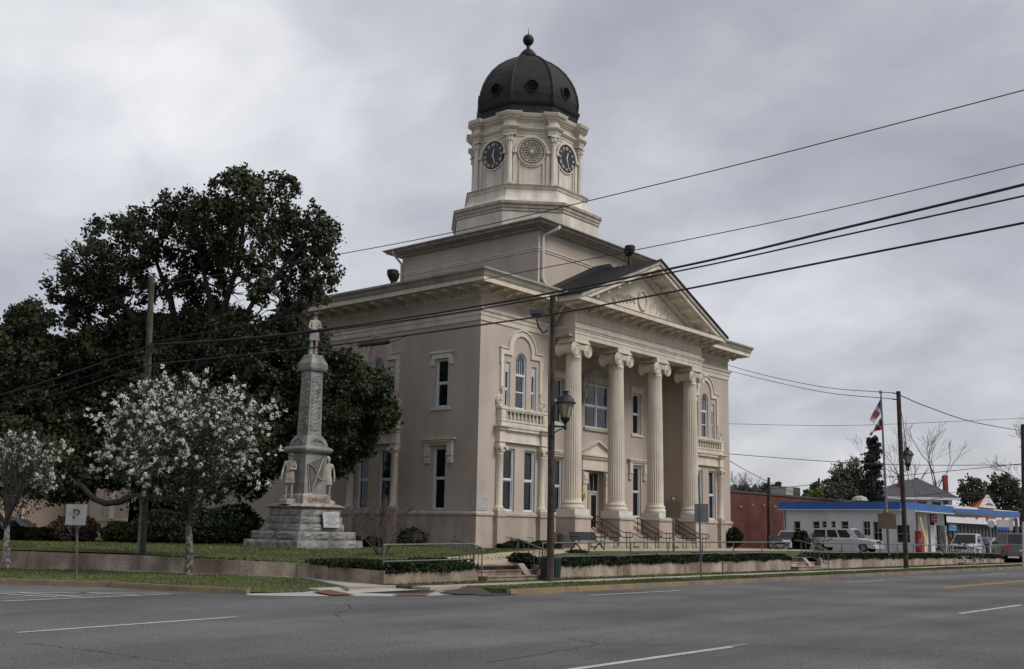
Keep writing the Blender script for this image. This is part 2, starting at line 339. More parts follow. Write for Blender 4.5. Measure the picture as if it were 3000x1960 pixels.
def dentils(name,path,closed,z0,z1,off,step,w,m,d=.09):
    mb=MB(); P=[Vector(p) for p in path]; n=len(P)
    for i in range(n if closed else n-1):
        a,b=P[i],P[(i+1)%n]; L_=(b-a).length; dr=(b-a)/L_; nn=Vector((dr.y,-dr.x)); q=int(L_/step)
        for j in range(q):
            t=(j+.5)*L_/q; c=a+dr*t
            pts=[c-dr*w/2+nn*(off-.05),c+dr*w/2+nn*(off-.05),c+dr*w/2+nn*(off+d),c-dr*w/2+nn*(off+d)]
            mb.add([(p.x,p.y,z0) for p in pts]+[(p.x,p.y,z1) for p in pts],[(0,3,2,1),(4,5,6,7),(0,1,5,4),(1,2,6,5),(2,3,7,6),(3,0,4,7)])
    o=mb.build(name,m,CH,(0,0,0)); o['kind']='stuff'; return o
dentils('dentil_band',full,False,14.2,14.38,.06,.25,.13,CREAM)
# modillion brackets: scrolled block with a round nose
mb=MB(); mb.poly([(-.11,-.02,14.30),(-.11,-.02,14.58),(-.11,-.95,14.58),(-.11,-1.0,14.5),(-.11,-.93,14.42),(-.11,-.72,14.42),(-.11,-.5,14.46),(-.11,-.3,14.36),(-.11,-.14,14.30)],(.22,0,0)); mb.box(-.15,.15,-1.02,-.1,14.57,14.61)
MODM=mb.mesh('modillion',CREAM)
def modillions(a,b,first,step,rot,n):
    d=(Vector(b)-Vector(a)).normalized()
    for i in range(n):
        p=Vector(a)+d*(first+i*step); link('modillion',MODM,CH,(p.x,p.y,0),rot)
modillions((X0-.08,Y1),(X0-.08,Y0),.35,1.15,SIDE,14); link('modillion',MODM,CH,(X0-.08,37.03,0),SIDE)
modillions((X0,Y0-.08),(RL,Y0-.08),-.35,1.12,0,6); modillions((63.9,Y0-.08),(X1,Y0-.08),.35,1.12,0,6)
modillions((48.5,35.77),(63,35.77),-.9,1.08,0,16); modillions((48.42,37.2),(48.42,35.8),.3,1.1,SIDE,2)
# roof of main block
mb=MB(); e0,e1,e2,e3=X0-1.2,X1+1.2,Y0-1.2,Y1+1.2; u0,u1,v0,v1=49.75,61.75,39.65,51.65
V=[(e0,e2,15.16),(e1,e2,15.16),(e1,e3,15.16),(e0,e3,15.16),(u0,v0,16.0),(u1,v0,16.0),(u1,v1,16.0),(u0,v1,16.0)]
mb.add(V,[(0,1,5,4),(1,2,6,5),(2,3,7,6),(3,0,4,7)]); cp('main_roof',mb,BLACKROOF)
for i in range(26):
    y=Y0-.9+i*.62; s_=MB(); s_.add([(X0-1.38,y-.03,15.30),(X0-1.38,y+.03,15.30),(X0-.2,y+.03,15.42),(X0-.2,y-.03,15.42),(X0-1.38,y-.03,15.335),(X0-1.38,y+.03,15.335),(X0-.2,y+.03,15.47),(X0-.2,y-.03,15.47)],[(0,1,5,4),(1,2,6,5),(2,3,7,6),(3,0,4,7),(4,5,6,7)]); cp('roof_seam',s_,GUT)
mb=MB(); mb.lathe(X0-.55,Y0-.55,[(.2,15.25),(.2,15.45),(.26,15.45),(.26,15.52)],10); cp('roof_vent',mb,BLACKROOF)
# ---- bays (shared meshes)
def arcpts(r,cz,a0=0,a1=PI,n=20,cx=0): return [(cx+r*math.cos(a0+(a1-a0)*i/n),cz+r*math.sin(a0+(a1-a0)*i/n)) for i in range(n+1)]
BM={}
m_=MB()
for s in (-1,1): m_.box(s*1.83-.31,s*1.83+.31,-.30,.0,GZ-.3,2.36)
BM['pier']=[]
for s in (-1,1):
    q=MB(); q.box(s*1.83-.31,s*1.83+.31,-.32,-.05,GZ-.3,2.36); q.box(s*1.83-.36,s*1.83+.36,-.38,-.05,2.36,2.52); q.box(s*1.83-.31,s*1.83+.31,-.33,-.01,2.52,2.68)
    BM['pier'].append(q.mesh('pier',BASE))
BM['pilaster']=[]
for s in (-1,1):
    q=MB(); c=s*1.83
    q.box(c-.30,c+.30,-.33,0,2.68,2.80); q.lathe(c,-.10,[(.27,2.80),(.27,2.86),(.22,2.93),(.2,2.97),(.19,5.62),(.22,5.66),(.2,5.7),(.2,5.82),(.27,5.95),(.34,6.08)],14)
    q.box(c-.33,c+.33,-.42,0,6.04,6.12)
    for t in (-.24,.24): q.lathe(c+t,6.0,[(.1,-.46),(.1,-.2)],10,axis='y')
    for t in (-.14,0,.14): q.lathe(c+t,5.86,[(.07,-.36),(.05,-.24)],6,axis='y')
    q.box(c-.25,c+.25,-.30,0,6.12,6.33); q.box(c-.30,c+.30,-.36,0,6.33,6.39); q.box(c-.23,c+.23,-.29,0,6.39,6.98)
    BM['pilaster'].append(q.mesh('pilaster',CREAM,True))
q=MB(); q.box(-1.6,1.6,-.14,0,6.42,6.98); q.box(-1.6,1.6,-.18,0,6.36,6.42)
q.sweep([(-2.08,0),(-2.08,-.32),(-1.55,-.32),(-1.55,-.16),(1.55,-.16),(1.55,-.32),(2.08,-.32),(2.08,0)],[(0,6.94),(.05,6.98),(.06,7.08),(.14,7.10),(.20,7.16),(.20,7.22),(-.1,7.26)])
q.box(-2.08,2.08,-.3,0,7.0,7.24); BM['entablature']=q.mesh('bay_entablature',CREAM)
q=MB()
for i in range(44): u=-2.1+i*.0977; q.box(u-.03,u+.03,-.40 if abs(u)>1.5 else -.26,-.15,6.985,7.06)
BM['dentil']=q.mesh('dentil_strip',CREAM)
q=MB(); q.box(-2.0,2.0,-.34,0,7.24,7.52); q.box(-2.05,2.05,-.38,0,7.46,7.54); q.box(-2.08,2.08,-.38,0,8.12,8.22); q.box(-2.02,2.02,-.34,0,8.04,8.12)
for s in (-1,1):
    q.box(s*1.83-.19,s*1.83+.19,-.35,0,7.54,8.04); q.box(s*1.83-.1,s*1.83+.1,-.365,-.3,7.64,7.94)
BM['balustrade']=q.mesh('balustrade',CREAM)
q=MB(); q.lathe(0,-.2,[(.07,7.54),(.07,7.58),(.045,7.6),(.075,7.70),(.075,7.76),(.035,7.9),(.05,7.97),(.07,7.99),(.07,8.04)],8); BM['baluster']=q.mesh('baluster',CREAM,True)
q=MB(); q.box(-1.62,1.62,-.06,-.02,7.56,8.04); BM['back']=q.mesh('balustrade_panel',CREAM2)
# arch surround
q=MB(); cz=11.56
def band(r0,r1,yf):
    A=arcpts(r1,cz); B=arcpts(r0,cz)
    for i in range(len(A)-1): q.poly([(A[i][0],0,A[i][1]),(A[i+1][0],0,A[i+1][1]),(B[i+1][0],0,B[i+1][1]),(B[i][0],0,B[i][1])],(0,yf,0))
band(.82,1.12,-.09); band(1.12,1.21,-.16)
for s in (-1,1):
    def bx(a,b,y,z0,z1): q.box(min(s*a,s*b),max(s*a,s*b),y,0,z0,z1)
    bx(.82,1.12,-.09,11.2,11.56); bx(1.12,1.80,-.09,11.2,11.52); bx(1.12,1.9,-.16,11.52,11.60); bx(1.6,1.82,-.09,9.2,11.2); bx(1.82,1.88,-.12,10.7,11.5)
BM['arch']=q.mesh('arch_surround',CREAM)
BM['scroll']=[]
for s in (-1,1):
    q=MB(); sp=[]
    for i in range(40):
        t=i/39*4.2*PI; r=.30*(1-i/39*.86); sp.append((s*(1.88+r*math.cos(-t*1+2.2)),-.1,8.55+r*math.sin(-t+2.2)))
    q.tube(sp,.045,5); q.tube([(s*1.72,-.08,9.25),(s*1.66,-.08,9.0),(s*1.70,-.08,8.8),(s*1.85,-.08,8.70)],.05,5)
    q.tube([(s*1.66,-.1,9.3),(s*1.76,-.12,9.36),(s*1.72,-.12,9.26)],.04,5)
    q.poly([(s*1.6,0,8.24),(s*1.6,0,9.15),(s*1.72,0,8.95),(s*1.95,0,8.86),(s*2.16,0,8.6),(s*2.12,0,8.24)],(0,-.06,0)); BM['scroll'].append(q.mesh('scroll_bracket',CREAM))
# arched window
q=MB(); w,y=.47,.14; h0=8.3; cz2=11.45-w
for s in (-1,1): q.box(min(s*w,s*(w-.075)),max(s*w,s*(w-.075)),y-.06,y+.1,h0,cz2)
A=arcpts(w,cz2,n=16); B=arcpts(w-.075,cz2,n=16)
for i in range(16): q.poly([(A[i][0],y-.06,A[i][1]),(A[i+1][0],y-.06,A[i+1][1]),(B[i+1][0],y-.06,B[i+1][1]),(B[i][0],y-.06,B[i][1])],(0,.16,0))
q.box(-w+.075,w-.075,y-.06,y+.1,h0,h0+.07); q.box(-w+.075,w-.075,y-.04,y+.08,10.12,10.26); q.box(-w+.075,w-.075,y,y+.06,9.2,9.27)
for s in (-1,1): q.box(min(s*.395,s*.34),max(s*.395,s*.34),y,y+.06,h0+.07,10.12)
for u in (-.2,0,.2): q.box(u-.014,u+.014,y-.01,y+.04,10.26,10.98)
for c0,r0,a0,a1 in ((-.39,.59,0,PI/3.0),(-.2,.59,PI*.0,PI*.33),(.39,.59,PI*2/3,PI),(.2,.59,PI*.67,PI),(0,.4,0,PI*.4),(0,.4,PI*.6,PI)):
    pts=[(c0+r0*math.cos(a0+(a1-a0)*i/8),y+.01,10.98+r0*.75*math.sin(a0+(a1-a0)*i/8)) for i in range(9)]; q.tube(pts,.014,4)
BM['archwin']=q.mesh('arched_window_frame',WHITE)
q=MB(); q.box(-.36,.36,y+.03,y+.04,h0+.07,9.2); BM['ap1']=q.mesh('pane',GLASSU); q=MB(); q.box(-.36,.36,y+.03,y+.04,9.27,10.12); BM['ap2']=q.mesh('pane',GLASSU)
q=MB(); q.poly([(-.40,y+.03,10.26),(.40,y+.03,10.26)]+[(p[0],y+.03,p[1]) for p in arcpts(w-.07,cz2,n=14)],(0,.01,0)); BM['ap3']=q.mesh('pane',GLASSU)
# narrow side light with louvred panel at top
q=MB(); f_,p_=win_meshes(.42,2.5,rail=.40,y=.14,cas=.05)
q=f_; q.box(-.16,.16,.10,.16,1.95,2.44)
for i in range(7): q.box(-.14,.14,.085,.1,2.0+i*.06,2.03+i*.06)
BM['slit']=q.mesh('narrow_window_frame',WHITE); BM['slitp']=[p.mesh('pane',GLASS) for p in p_]
def bay(loc,rot,c):
    # c: centre offset along the facade; loc: origin of facade
    o=Vector(loc)+Matrix.Rotation(rot,3,'Z')@Vector((c,0,0))
    l_=(o.x,o.y,0)
    for m in BM['pier']: link('pier',m,CH,l_,rot)
    for m in BM['pilaster']: link('pilaster',m,CH,l_,rot)
    link('bay_entablature',BM['entablature'],CH,l_,rot); link('dentil_strip',BM['dentil'],CH,l_,rot)['kind']='stuff'
    b=link('balustrade',BM['balustrade'],CH,l_,rot)
    p=bpy.data.objects.new('balustrade_panel',BM['back']); C.objects.link(p); p.parent=b
    for i in range(10):
        d=bpy.data.objects.new('baluster',BM['baluster']); C.objects.link(d); d.parent=b; d.location=(-1.485+i*.33,-.06,0)
    link('arch_surround',BM['arch'],CH,l_,rot)
    for m in BM['scroll']: link('scroll_bracket',m,CH,l_,rot)
    a=link('arched_window',BM['archwin'],CH,l_,rot)
    for m in ('ap1','ap2','ap3'): d=bpy.data.objects.new('pane',BM[m]); C.objects.link(d); d.parent=a
    for s in (-1,1):
        oo=Vector(loc)+Matrix.Rotation(rot,3,'Z')@Vector((c+s*1.15,0,0))
        a=link('narrow_window',BM['slit'],CH,(oo.x,oo.y,8.3),rot)
        for m in BM['slitp']: d=bpy.data.objects.new('pane',m); C.objects.link(d); d.parent=a
        oo=Vector(loc)+Matrix.Rotation(rot,3,'Z')@Vector((c+s*.9,0,0))
        window('lw',CH,(oo.x,oo.y,2.66),rot,dict(w=.96,h=3.39))
bay((X0,Y1,0),SIDE,cs); bay((X0,Y0,0),0,45.5-X0); bay((RR,Y0,0),0,66.0-RR)
# single windows with hoods
q=MB(); q.box(-.72,.72,-.07,0,2.70,3.0); q.box(-.86,.86,-.13,0,3.0,3.07); q.box(-.80,.80,-.1,0,3.07,3.12)
for s in (-1,1): q.box(s*.70-.15,s*.70+.15,-.07,0,2.33,2.70); [q.box(s*.70-.10+k*.08,s*.70-.06+k*.08,-.085,0,2.33,2.68) for k in range(3)]
HOODU=q.mesh('window_hood',CREAM); q=MB(); q.box(-.72,.72,-.08,.1,-.17,-.02); SILL=q.mesh('window_sill',CREAM)
q=MB(); q.box(-1.0,1.0,-.10,0,3.48,3.62); q.box(-1.05,1.05,-.2,0,3.70,3.76); q.box(-1.22,1.22,-.26,0,3.76,3.84); q.box(-1.08,1.08,-.16,0,3.62,3.70)
for k in range(20): q.box(-1.04+k*.109-.03,-1.04+k*.109+.03,-.22,-.1,3.63,3.70)
for s in (-1,1):
    q.box(s*.86-.17,s*.86+.17,-.16,0,3.0,3.62); q.box(s*.86-.2,s*.86+.2,-.18,0,2.9,3.0); q.box(s*.86-.17,s*.86+.17,-.12,0,2.55,2.9); q.box(s*.86-.07,s*.86+.07,-.16,-.1,2.65,2.82); q.box(s*.86-.18,s*.86+.18,-.13,0,2.5,2.55)
HOODL=q.mesh('window_hood',CREAM)
for y in (40.15,50.45):
    window('uw',CH,(X0,y,8.22),SIDE,dict(w=.94,h=2.68)); link('window_hood',HOODU,CH,(X0,y,8.22),SIDE); link('window_sill',SILL,CH,(X0,y,8.22),SIDE)
    window('lw2',CH,(X0,y,2.66),SIDE,dict(w=.94,h=3.38)); link('window_hood',HOODL,CH,(X0,y,2.66),SIDE)
for x in (51.4,60.1):
    window('uw3',CH,(x,YD,8.13),0,dict(w=.96,h=2.77)); link('window_hood',HOODU,CH,(x,YD,8.2),0); link('window_sill',SILL,CH,(x,YD,8.15),0)
    window('lw3',CH,(x,YD,2.66),0,dict(w=.96,h=3.34)); link('window_hood',HOODL,CH,(x,YD,2.62),0)
window('dw',CH,(55.55,YD,8.13),0,dict(w=2.8,h=2.87,cols=2,cas=.09),g=GLASSU)
q=MB(); q.box(54.0,57.1,YD-.12,YD,7.95,8.13); q.box(53.9,57.2,YD-.14,YD,11.0,11.3); q.box(53.75,57.35,YD-.2,YD,11.3,11.4)
for s in (53.85,57.25):
    q.box(s-.15,s+.15,YD-.2,YD,10.5,11.0); q.box(s-.12,s+.12,YD-.28,YD,9.9,10.5); q.box(s-.08,s+.08,YD-.2,YD,9.6,9.9)
for i in range(7): a=i/6*PI; q.lathe(55.55+math.cos(a)*.9,11.65+.35*math.sin(a),[(.13,YD-.09),(.06,YD-.12),(.11,YD)],7,axis='y')
q.poly([(53.9,YD,11.4),(54.6,YD,11.9),(55.2,YD,12.1),(55.9,YD,12.1),(56.5,YD,11.9),(57.2,YD,11.4)],(0,-.05,0))
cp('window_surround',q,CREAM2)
# entrance: surround, recessed door
q=MB(); 
for s in (54.05,56.5): q.box(s-.22,s+.22,YD-.14,YD,1.6,4.6); q.box(s-.27,s+.27,YD-.2,YD,4.6,5.3); q.box(s-.2,s+.2,YD-.24,YD,4.85,5.15)
q.box(53.75,56.8,YD-.14,YD,5.46,6.15); q.box(53.6,56.95,YD-.22,YD,6.15,6.32); q.box(53.4,57.15,YD-.34,YD,6.32,6.45)
for k in range(24): q.box(53.62+k*.142-.04,53.62+k*.142+.04,YD-.27,YD-.15,6.17,6.28)
q.poly([(53.4,YD,6.45),(57.15,YD,6.45),(55.27,YD,7.3)],(0,-.14,0)); 
for a,b in (((53.3,6.45),(55.27,7.4)),((57.25,6.45),(55.27,7.4))): q.poly([(a[0],YD,a[1]),(b[0],YD,b[1]),(b[0],YD,b[1]-.13),(a[0],YD,a[1]-.0)],(0,-.34,0))
cp('door_surround',q,CREAM)
DO=MB(); y=YD+.45; 
for a,b,c,d in ((54.3,54.42,1.6,5.46),(56.13,56.25,1.6,5.46),(54.42,56.13,5.34,5.46),(54.42,56.13,4.1,4.22),(55.22,55.33,1.6,4.1)): DO.box(a,b,y-.06,y+.06,c,d)
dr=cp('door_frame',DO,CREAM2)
for a,b in ((54.42,55.22),(55.33,56.13)):
    d=MB(); d.box(a,a+.12,y-.03,y+.03,1.6,4.1); d.box(b-.12,b,y-.03,y+.03,1.6,4.1); d.box(a+.12,b-.12,y-.03,y+.03,3.95,4.1); d.box(a+.12,b-.12,y-.03,y+.03,1.6,1.95)
    o=d.build('door',STUC,CH,(0,0,0)); g=MB(); g.box(a+.12,b-.12,y-.01,y+.01,1.95,3.95); g.build('pane',GLASS,o,'local')
g=MB(); g.box(54.42,56.13,y,y+.02,4.22,5.34); t_=cp('transom',g,GLASS)
for x in (54.85,55.27,55.7): g=MB(); g.box(x-.02,x+.02,y-.03,y,4.22,5.34); g.build('glazing_bar',CREAM2,t_,'local')
g=MB(); g.lathe(53.72,YD-.16,[(.02,3.55),(.05,3.6),(.16,3.68),(.2,3.85),(.17,4.02),(.08,4.1)],12); cp('wall_lantern',g,plain('amber_globe',(.45,.28,.09),.3),smooth=True)
# ---- portico: pedestals, columns, entablature, pediment
XPED=[49.15,53.55,57.95,62.35]; YCOL=36.42
ped=MB(); ped.box(-.74,.74,-.76,.62,GZ-.3,2.38); ped.sweep([(-.74,.62),(-.74,-.76),(.74,-.76),(.74,.62)],[(0,2.36),(.08,2.40),(.09,2.50),(0,2.56)]); ped.box(-.74,.74,-.76,.62,2.38,2.55); PEDM=ped.mesh('pedestal',BASE)
pl=MB(); pl.box(-.70,.70,-.70,.62,2.57,2.9); 
for u in (-.35,.3): pl.box(u-.14,u+.14,-.73,-.69,2.55,2.62)
PLM=pl.mesh('plinth',mat('white_plinth',(.62,.60,.57),(.52,.50,.47),2,.8))
bs=MB(); bs.lathe(0,0,[(.66,2.9),(.70,2.97),(.70,3.03),(.66,3.10),(.60,3.12),(.585,3.17),(.60,3.21),(.625,3.23),(.62,3.29),(.58,3.32),(.55,3.34)],32); BSM=bs.mesh('column_base',CREAM,True)
sh=MB(); nf=24; seg=nf*4; rows=[(3.34,.535),(3.5,.515),(6,.505),(8.5,.485),(11.35,.445),(11.5,.46)]; vs=[]
for z,r in rows:
    for i in range(seg):
        ph=i%4; rr=r-(0 if z in (3.34,11.5) else (.0,.028,.036,.028)[ph]); a=2*PI*i/seg; vs.append((rr*math.cos(a),rr*math.sin(a),z))
fs=[(j*seg+i,j*seg+(i+1)%seg,(j+1)*seg+(i+1)%seg,(j+1)*seg+i) for j in range(len(rows)-1) for i in range(seg)]
sh.add(vs,fs); SHM=sh.mesh('column_shaft',CREAM)
cpm=MB(); cpm.lathe(0,0,[(.445,11.5),(.48,11.54),(.48,11.6),(.445,11.63),(.445,11.85),(.52,11.95),(.62,12.08),(.62,12.2)],28)
cpm.box(-.62,.62,-.52,.52,12.05,12.38)
for s in (-1,1):
    cpm.lathe(s*.62,12.02,[(.36,-.62),(.40,-.6),(.38,-.56),(.32,-.48),(.25,-.25),(.22,0),(.25,.25),(.32,.48),(.38,.56),(.40,.6),(.36,.62)],22,axis='y')
    for fy in (-.63,.63):
        sp=[]
        for i in range(46):
            t=i/45*4.6*PI; r=.35*(1-i/45*.88); sp.append((s*.62+s*r*math.cos(PI/2-t),fy,12.02+r*math.sin(PI/2-t)))
        cpm.tube(sp,.032,5); cpm.lathe(s*.62,12.02,[(.06,fy-.05),(.06,fy+.05)],8,axis='y')
for fy in (-.58,.58):
    cpm.tube([(-.55,fy,12.33),(-.25,fy,12.24),(0,fy,12.2),(.25,fy,12.24),(.55,fy,12.33)],.05,5); cpm.tube([(-.4,fy*.95,12.08),(0,fy*.95,12.02),(.4,fy*.95,12.08)],.05,5)
cpm.box(-.74,.74,-.66,.66,12.40,12.5); cpm.box(-.70,.70,-.62,.62,12.5,12.56); cpm.box(-.66,.66,-.60,.60,12.56,12.68)
CPM=cpm.mesh('capital',CREAM,True)
for x in XPED:
    link('pedestal',PEDM,CH,(x,YCOL,0)); link('plinth',PLM,CH,(x,YCOL,0))
    c=link('column',SHM,CH,(x,YCOL,0))
    for n_,m_ in (('column_base',BSM),('capital',CPM)):
        o=bpy.data.objects.new(n_,m_); C.objects.link(o); o.parent=c
EN=[(48.5,Y0+.0),(48.5,35.85),(63.0,35.85),(63.0,Y0)]
mb=MB(); mb.sweep(EN,[(-.9,12.7),(0,12.7),(0,12.93),(.03,12.94),(.03,13.12),(.07,13.14),(.07,13.2),(.13,13.25),(.15,13.34),(.15,13.38),(0,13.42)]); cp('architrave',mb,CREAM)
mb=MB(); mb.box(48.5,63.0,35.853,36.7,13.4,14.2); cp('frieze',mb,CREAM)
mb=MB(); mb.box(48.503,49.3,35.86,Y0,13.4,14.2); mb.box(62.2,62.997,35.86,Y0,13.4,14.2); mb.sweep([(48.5,36.72),(63,36.72)],[(0,12.7),(0,14)]); cp('frieze_return',mb,STUC)
mb=MB(); mb.sweep([(48.5,35.83),(63,35.83)],[(0,13.62),(.015,13.63),(.015,13.66),(0,13.67)]); cp('frieze_moulding',mb,CREAM2)
TZ=18.62; SL=.432
def chev(mb,w,ot,ob,y0,y1,win=0,k=None):
    for s in (-1,1):
        pts=[(XC+s*w,y0,TZ-SL*w-ot),(XC,y0,TZ-ot),(XC,y0,TZ-ob),(XC+s*w,y0,TZ-SL*w-ob)]; mb.poly(pts,(0,y1-y0,0),k)
mb=MB(); chev(mb,8.42,.06,.30,34.56,34.9); chev(mb,8.32,.28,.34,34.62,36.0); cp('raking_gutter',mb,CREAM2)
mb=MB(); chev(mb,8.22,.34,.56,34.66,35.95); cp('raking_cornice',mb,CREAM)
mb=MB(); chev(mb,6.9,.60,.90,35.7,35.95); cp('raking_bed_moulding',mb,CREAM)
mb=MB()
for s in (-1,1):
    for i in range(44):
        u=.1+i*.152; z=TZ-SL*u-.93; mb.box(XC+s*u-.04,XC+s*u+.04,35.62,35.8,z-.09,z+.07)
cp('raking_dentils',mb,CREAM)['kind']='stuff'
for s in (-1,1):
    for i in range(6):
        u=.75+i*1.12; z=TZ-SL*u-.56; q=MB(); q.poly([(-.11,0,-.24+SL*.11),(-.11,0,SL*.11),(.11,0,-SL*.11),(.11,0,-.24-SL*.11)] if s>0 else [(-.11,0,-.24-SL*.11),(-.11,0,-SL*.11),(.11,0,SL*.11),(.11,0,-.24+SL*.11)],(0,.88,0))
        q.build('raking_modillion',CREAM,CH,(XC+s*u,34.86,z))
mb=MB(); mb.poly([(XC-6.6,35.93,14.9),(XC+6.6,35.93,14.9),(XC,35.93,14.95+6.55*SL)],(0,.1,0)); tym=cp('tympanum',mb,CREAM)
q=MB()
import itertools
ring=[(XC+.48*math.cos(a),35.9,16.15+.62*math.sin(a)) for a in [i*2*PI/28 for i in range(29)]]
for i in range(28): q.lathe(ring[i][0],ring[i][2],[(.085,35.84),(.03,35.80)],6,axis='y')
q.tube(ring,.05,5)
rr=random.Random(3)
for s in (-1,1):
    for i in range(6):
        u=1.05+i*.42; z=15.55+rr.uniform(-.1,.2)+max(0,.5-.08*i); sp=[(XC+s*(u+.2*math.cos(t)*(1-t/9)),35.9,z+.24*math.sin(t)*(1-t/9)) for t in [k*.5 for k in range(15)]]; q.tube(sp,.035,4)
        q.tube([(XC+s*(u-.2),35.9,z-.25),(XC+s*u,35.88,z-.05),(XC+s*(u+.25),35.9,z+.2)],.04,4)
q.build('relief_wreath',CREAM,tym,'local')
# porch roof
mb=MB(); chev(mb,8.62,-.02,.06,34.48,YD+.46); cp('porch_roof',mb,BLACKROOF)
mb=MB()
for s in (-1,1):
    for i in range(1): mb.poly([(XC+s*8.62,38.4,TZ-SL*8.62-.1),(XC,38.4,TZ+.32),(XC,38.4,TZ+.02),(XC+s*8.62,38.4,TZ-SL*8.62-.2)],(0,1.28,0))
cp('roof_saddle',mb,BLACKROOF)
for i in range(9):
    for s in (-1,1):
        q=MB(); q.poly([(XC+s*8.6,0,TZ-SL*8.6+.02),(XC,0,TZ+.02),(XC,0,TZ+.07),(XC+s*8.6,0,TZ-SL*8.6+.07)],(0,.035,0)); q.build('roof_seam',BLACKROOF,CH,(0,34.5+i*.46,0))
# ---- upper block
UB=[(49.75,51.65),(49.75,39.65),(61.75,39.65),(61.75,51.65)]
mb=MB(); mb.sweep(UB,[(0,15.5),(0,20.25)],closed=True); cp('attic_wall',mb,STUC)
mb=MB(); mb.sweep(UB,[(0,18.70),(.05,18.72),(.06,18.80),(.12,18.86),(.12,18.90),(0,18.95)],closed=True); cp('attic_belt',mb,CREAM)
mb=MB(); mb.sweep(UB,[(0,19.98),(.04,20.0),(.05,20.16),(.2,20.18),(.2,20.05),(.24,20.05),(.24,20.16),(.62,20.2),(.66,20.22)],closed=True); cp('attic_cornice',mb,CREAM2)
mb=MB(); mb.sweep(UB,[(.64,20.205),(.80,20.26),(.84,20.34),(1.0,20.44),(1.0,20.5),(.1,20.62)],closed=True); cp('attic_gutter',mb,GUT)
dentils('attic_dentils',UB,True,20.03,20.15,.03,.19,.1,CREAM)
mb=MB(); mb.sweep(UB,[(1.0,20.49),(-4,20.8)],closed=True); cp('attic_roof',mb,BLACKROOF)
# ---- tower
t8=math.tan(R(22.5))
def octo(a): return [(XC-a,YT+a*t8),(XC-a,YT-a*t8),(XC-a*t8,YT-a),(XC+a*t8,YT-a),(XC+a,YT-a*t8),(XC+a,YT+a*t8),(XC+a*t8,YT+a),(XC-a*t8,YT+a)]
def oc(name,a,prof,m,**k): mb=MB(); mb.sweep(octo(a),[(o-a,z) for o,z in prof],closed=True); return cp(name,mb,m,**k)
oc('tower_base_wall',4.85,[(4.85,20.5),(4.85,22.40)],TOWER)
oc('tower_base_cornice',4.85,[(4.85,22.30),(4.92,22.34),(4.92,22.5),(4.98,22.53),(5.0,22.7),(5.1,22.78),(5.12,22.95),(5.05,23.0),(4.5,23.12)],CREAM2)
oc('tower_skirt',4.4,[(4.5,23.1),(4.42,23.25),(4.22,23.55),(4.10,23.85),(4.05,24.1),(4.12,24.14),(4.16,24.3),(4.22,24.32),(4.22,24.37),(3.4,24.5)],TOWER)
AW=3.50
oc('drum_wall',AW,[(AW,24.3),(AW,29.5)],TOWER)
oc('drum_ledge',4.22,[(4.10,24.34),(4.24,24.345),(4.24,24.40),(3.5,24.52)],GUT)
# entablature breaking forward over the corner columns
def brk(aw,out,w):
    pts=[]
    O=octo(1.0); O=[Vector((x-XC,y-YT)) for x,y in O]
    for i in range(8):
        v=O[i]*aw; pv=O[i-1]*aw; nv=O[(i+1)%8]*aw
        d1=(v-pv).normalized(); d2=(nv-v).normalized(); n1=Vector((d1.y,-d1.x)); n2=Vector((d2.y,-d2.x))
        b1=v-d1*w; b2=v+d2*w; mo=(n1+n2)/(1+n1.dot(n2))
        for p in (b1,b1+n1*out,v+mo*out,b2+n2*out,b2): pts.append((p.x+XC,p.y+YT))
    return pts
BP=brk(AW+.02,.32,.34)
mb=MB(); mb.sweep(BP,[(0,28.02),(.02,28.02),(.02,28.2),(.06,28.22),(.06,28.36),(.12,28.4),(.24,28.52),(.26,28.6),(.0,28.68)],closed=True); cp('drum_architrave',mb,CREAM)
mb=MB(); mb.sweep(BP,[(.012,28.6),(.012,29.1)],closed=True); cp('drum_frieze',mb,TOWER)
mb=MB(); mb.sweep(BP,[(0,29.05),(.04,29.06),(.06,29.18),(.2,29.2),(.2,29.28),(.34,29.36),(.40,29.5),(.42,29.58),(.0,29.7)],closed=True); mb.sweep(octo(AW),[(.1,29.66),(-.9,29.75)],closed=True); cp('drum_cornice',mb,CREAM)
dentils('drum_dentils',BP,True,29.08,29.18,.05,.17,.09,CREAM,.07)
q=MB(); q.box(-.26,.26,-.26,.26,24.5,24.62); q.lathe(0,0,[(.23,24.62),(.23,24.7),(.19,24.78),(.18,24.8),(.165,27.4),(.19,27.43),(.17,27.47),(.17,27.56),(.22,27.66),(.18,27.7),(.25,27.86),(.27,27.96)],14); q.box(-.27,.27,-.27,.27,27.94,28.03)
for a in range(8): q.lathe(.2*math.cos(a*PI/4),.2*math.sin(a*PI/4),[(.06,27.6),(.09,27.75),(.03,27.9)],5)
COLT=q.mesh('drum_column',TOWER,True)
q=MB(); q.box(-.22,.22,-.06,.06,24.4,28.02); PIL=q.mesh('drum_pilaster',TOWER)
def roman(n): return ['XII','I','II','III','IIII','V','VI','VII','VIII','IX','X','XI'][n]
BLK=plain('clock_face_black',(.012,.012,.014),.4); NUM=plain('clock_numeral_cream',(.75,.75,.72),.5)
q=MB(); q.lathe(0,26.9,[(.01,-.1),(.92,-.1),(.92,-.04),(.96,0)],40,axis='y'); CF=q.mesh('clock_face',BLK)
NM=[textmesh(roman(i),.30,.010,'numeral',NUM,.8) for i in range(12)]
def hand(l,w,a):
    q=MB(); q.poly([(-w,-.13,-.12),(w,-.13,-.12),(w*.6,-.13,l*.8),(0,-.13,l),(-w*.6,-.13,l*.8)],(0,-.012,0)); m=q.mesh('clock_hand',NUM); m.transform(Matrix.Rotation(a,4,'Y')); m.transform(Matrix.Translation((0,0,26.9))); return m
HM=hand(.78,.035,R(162)); HH=hand(.5,.05,R(14))
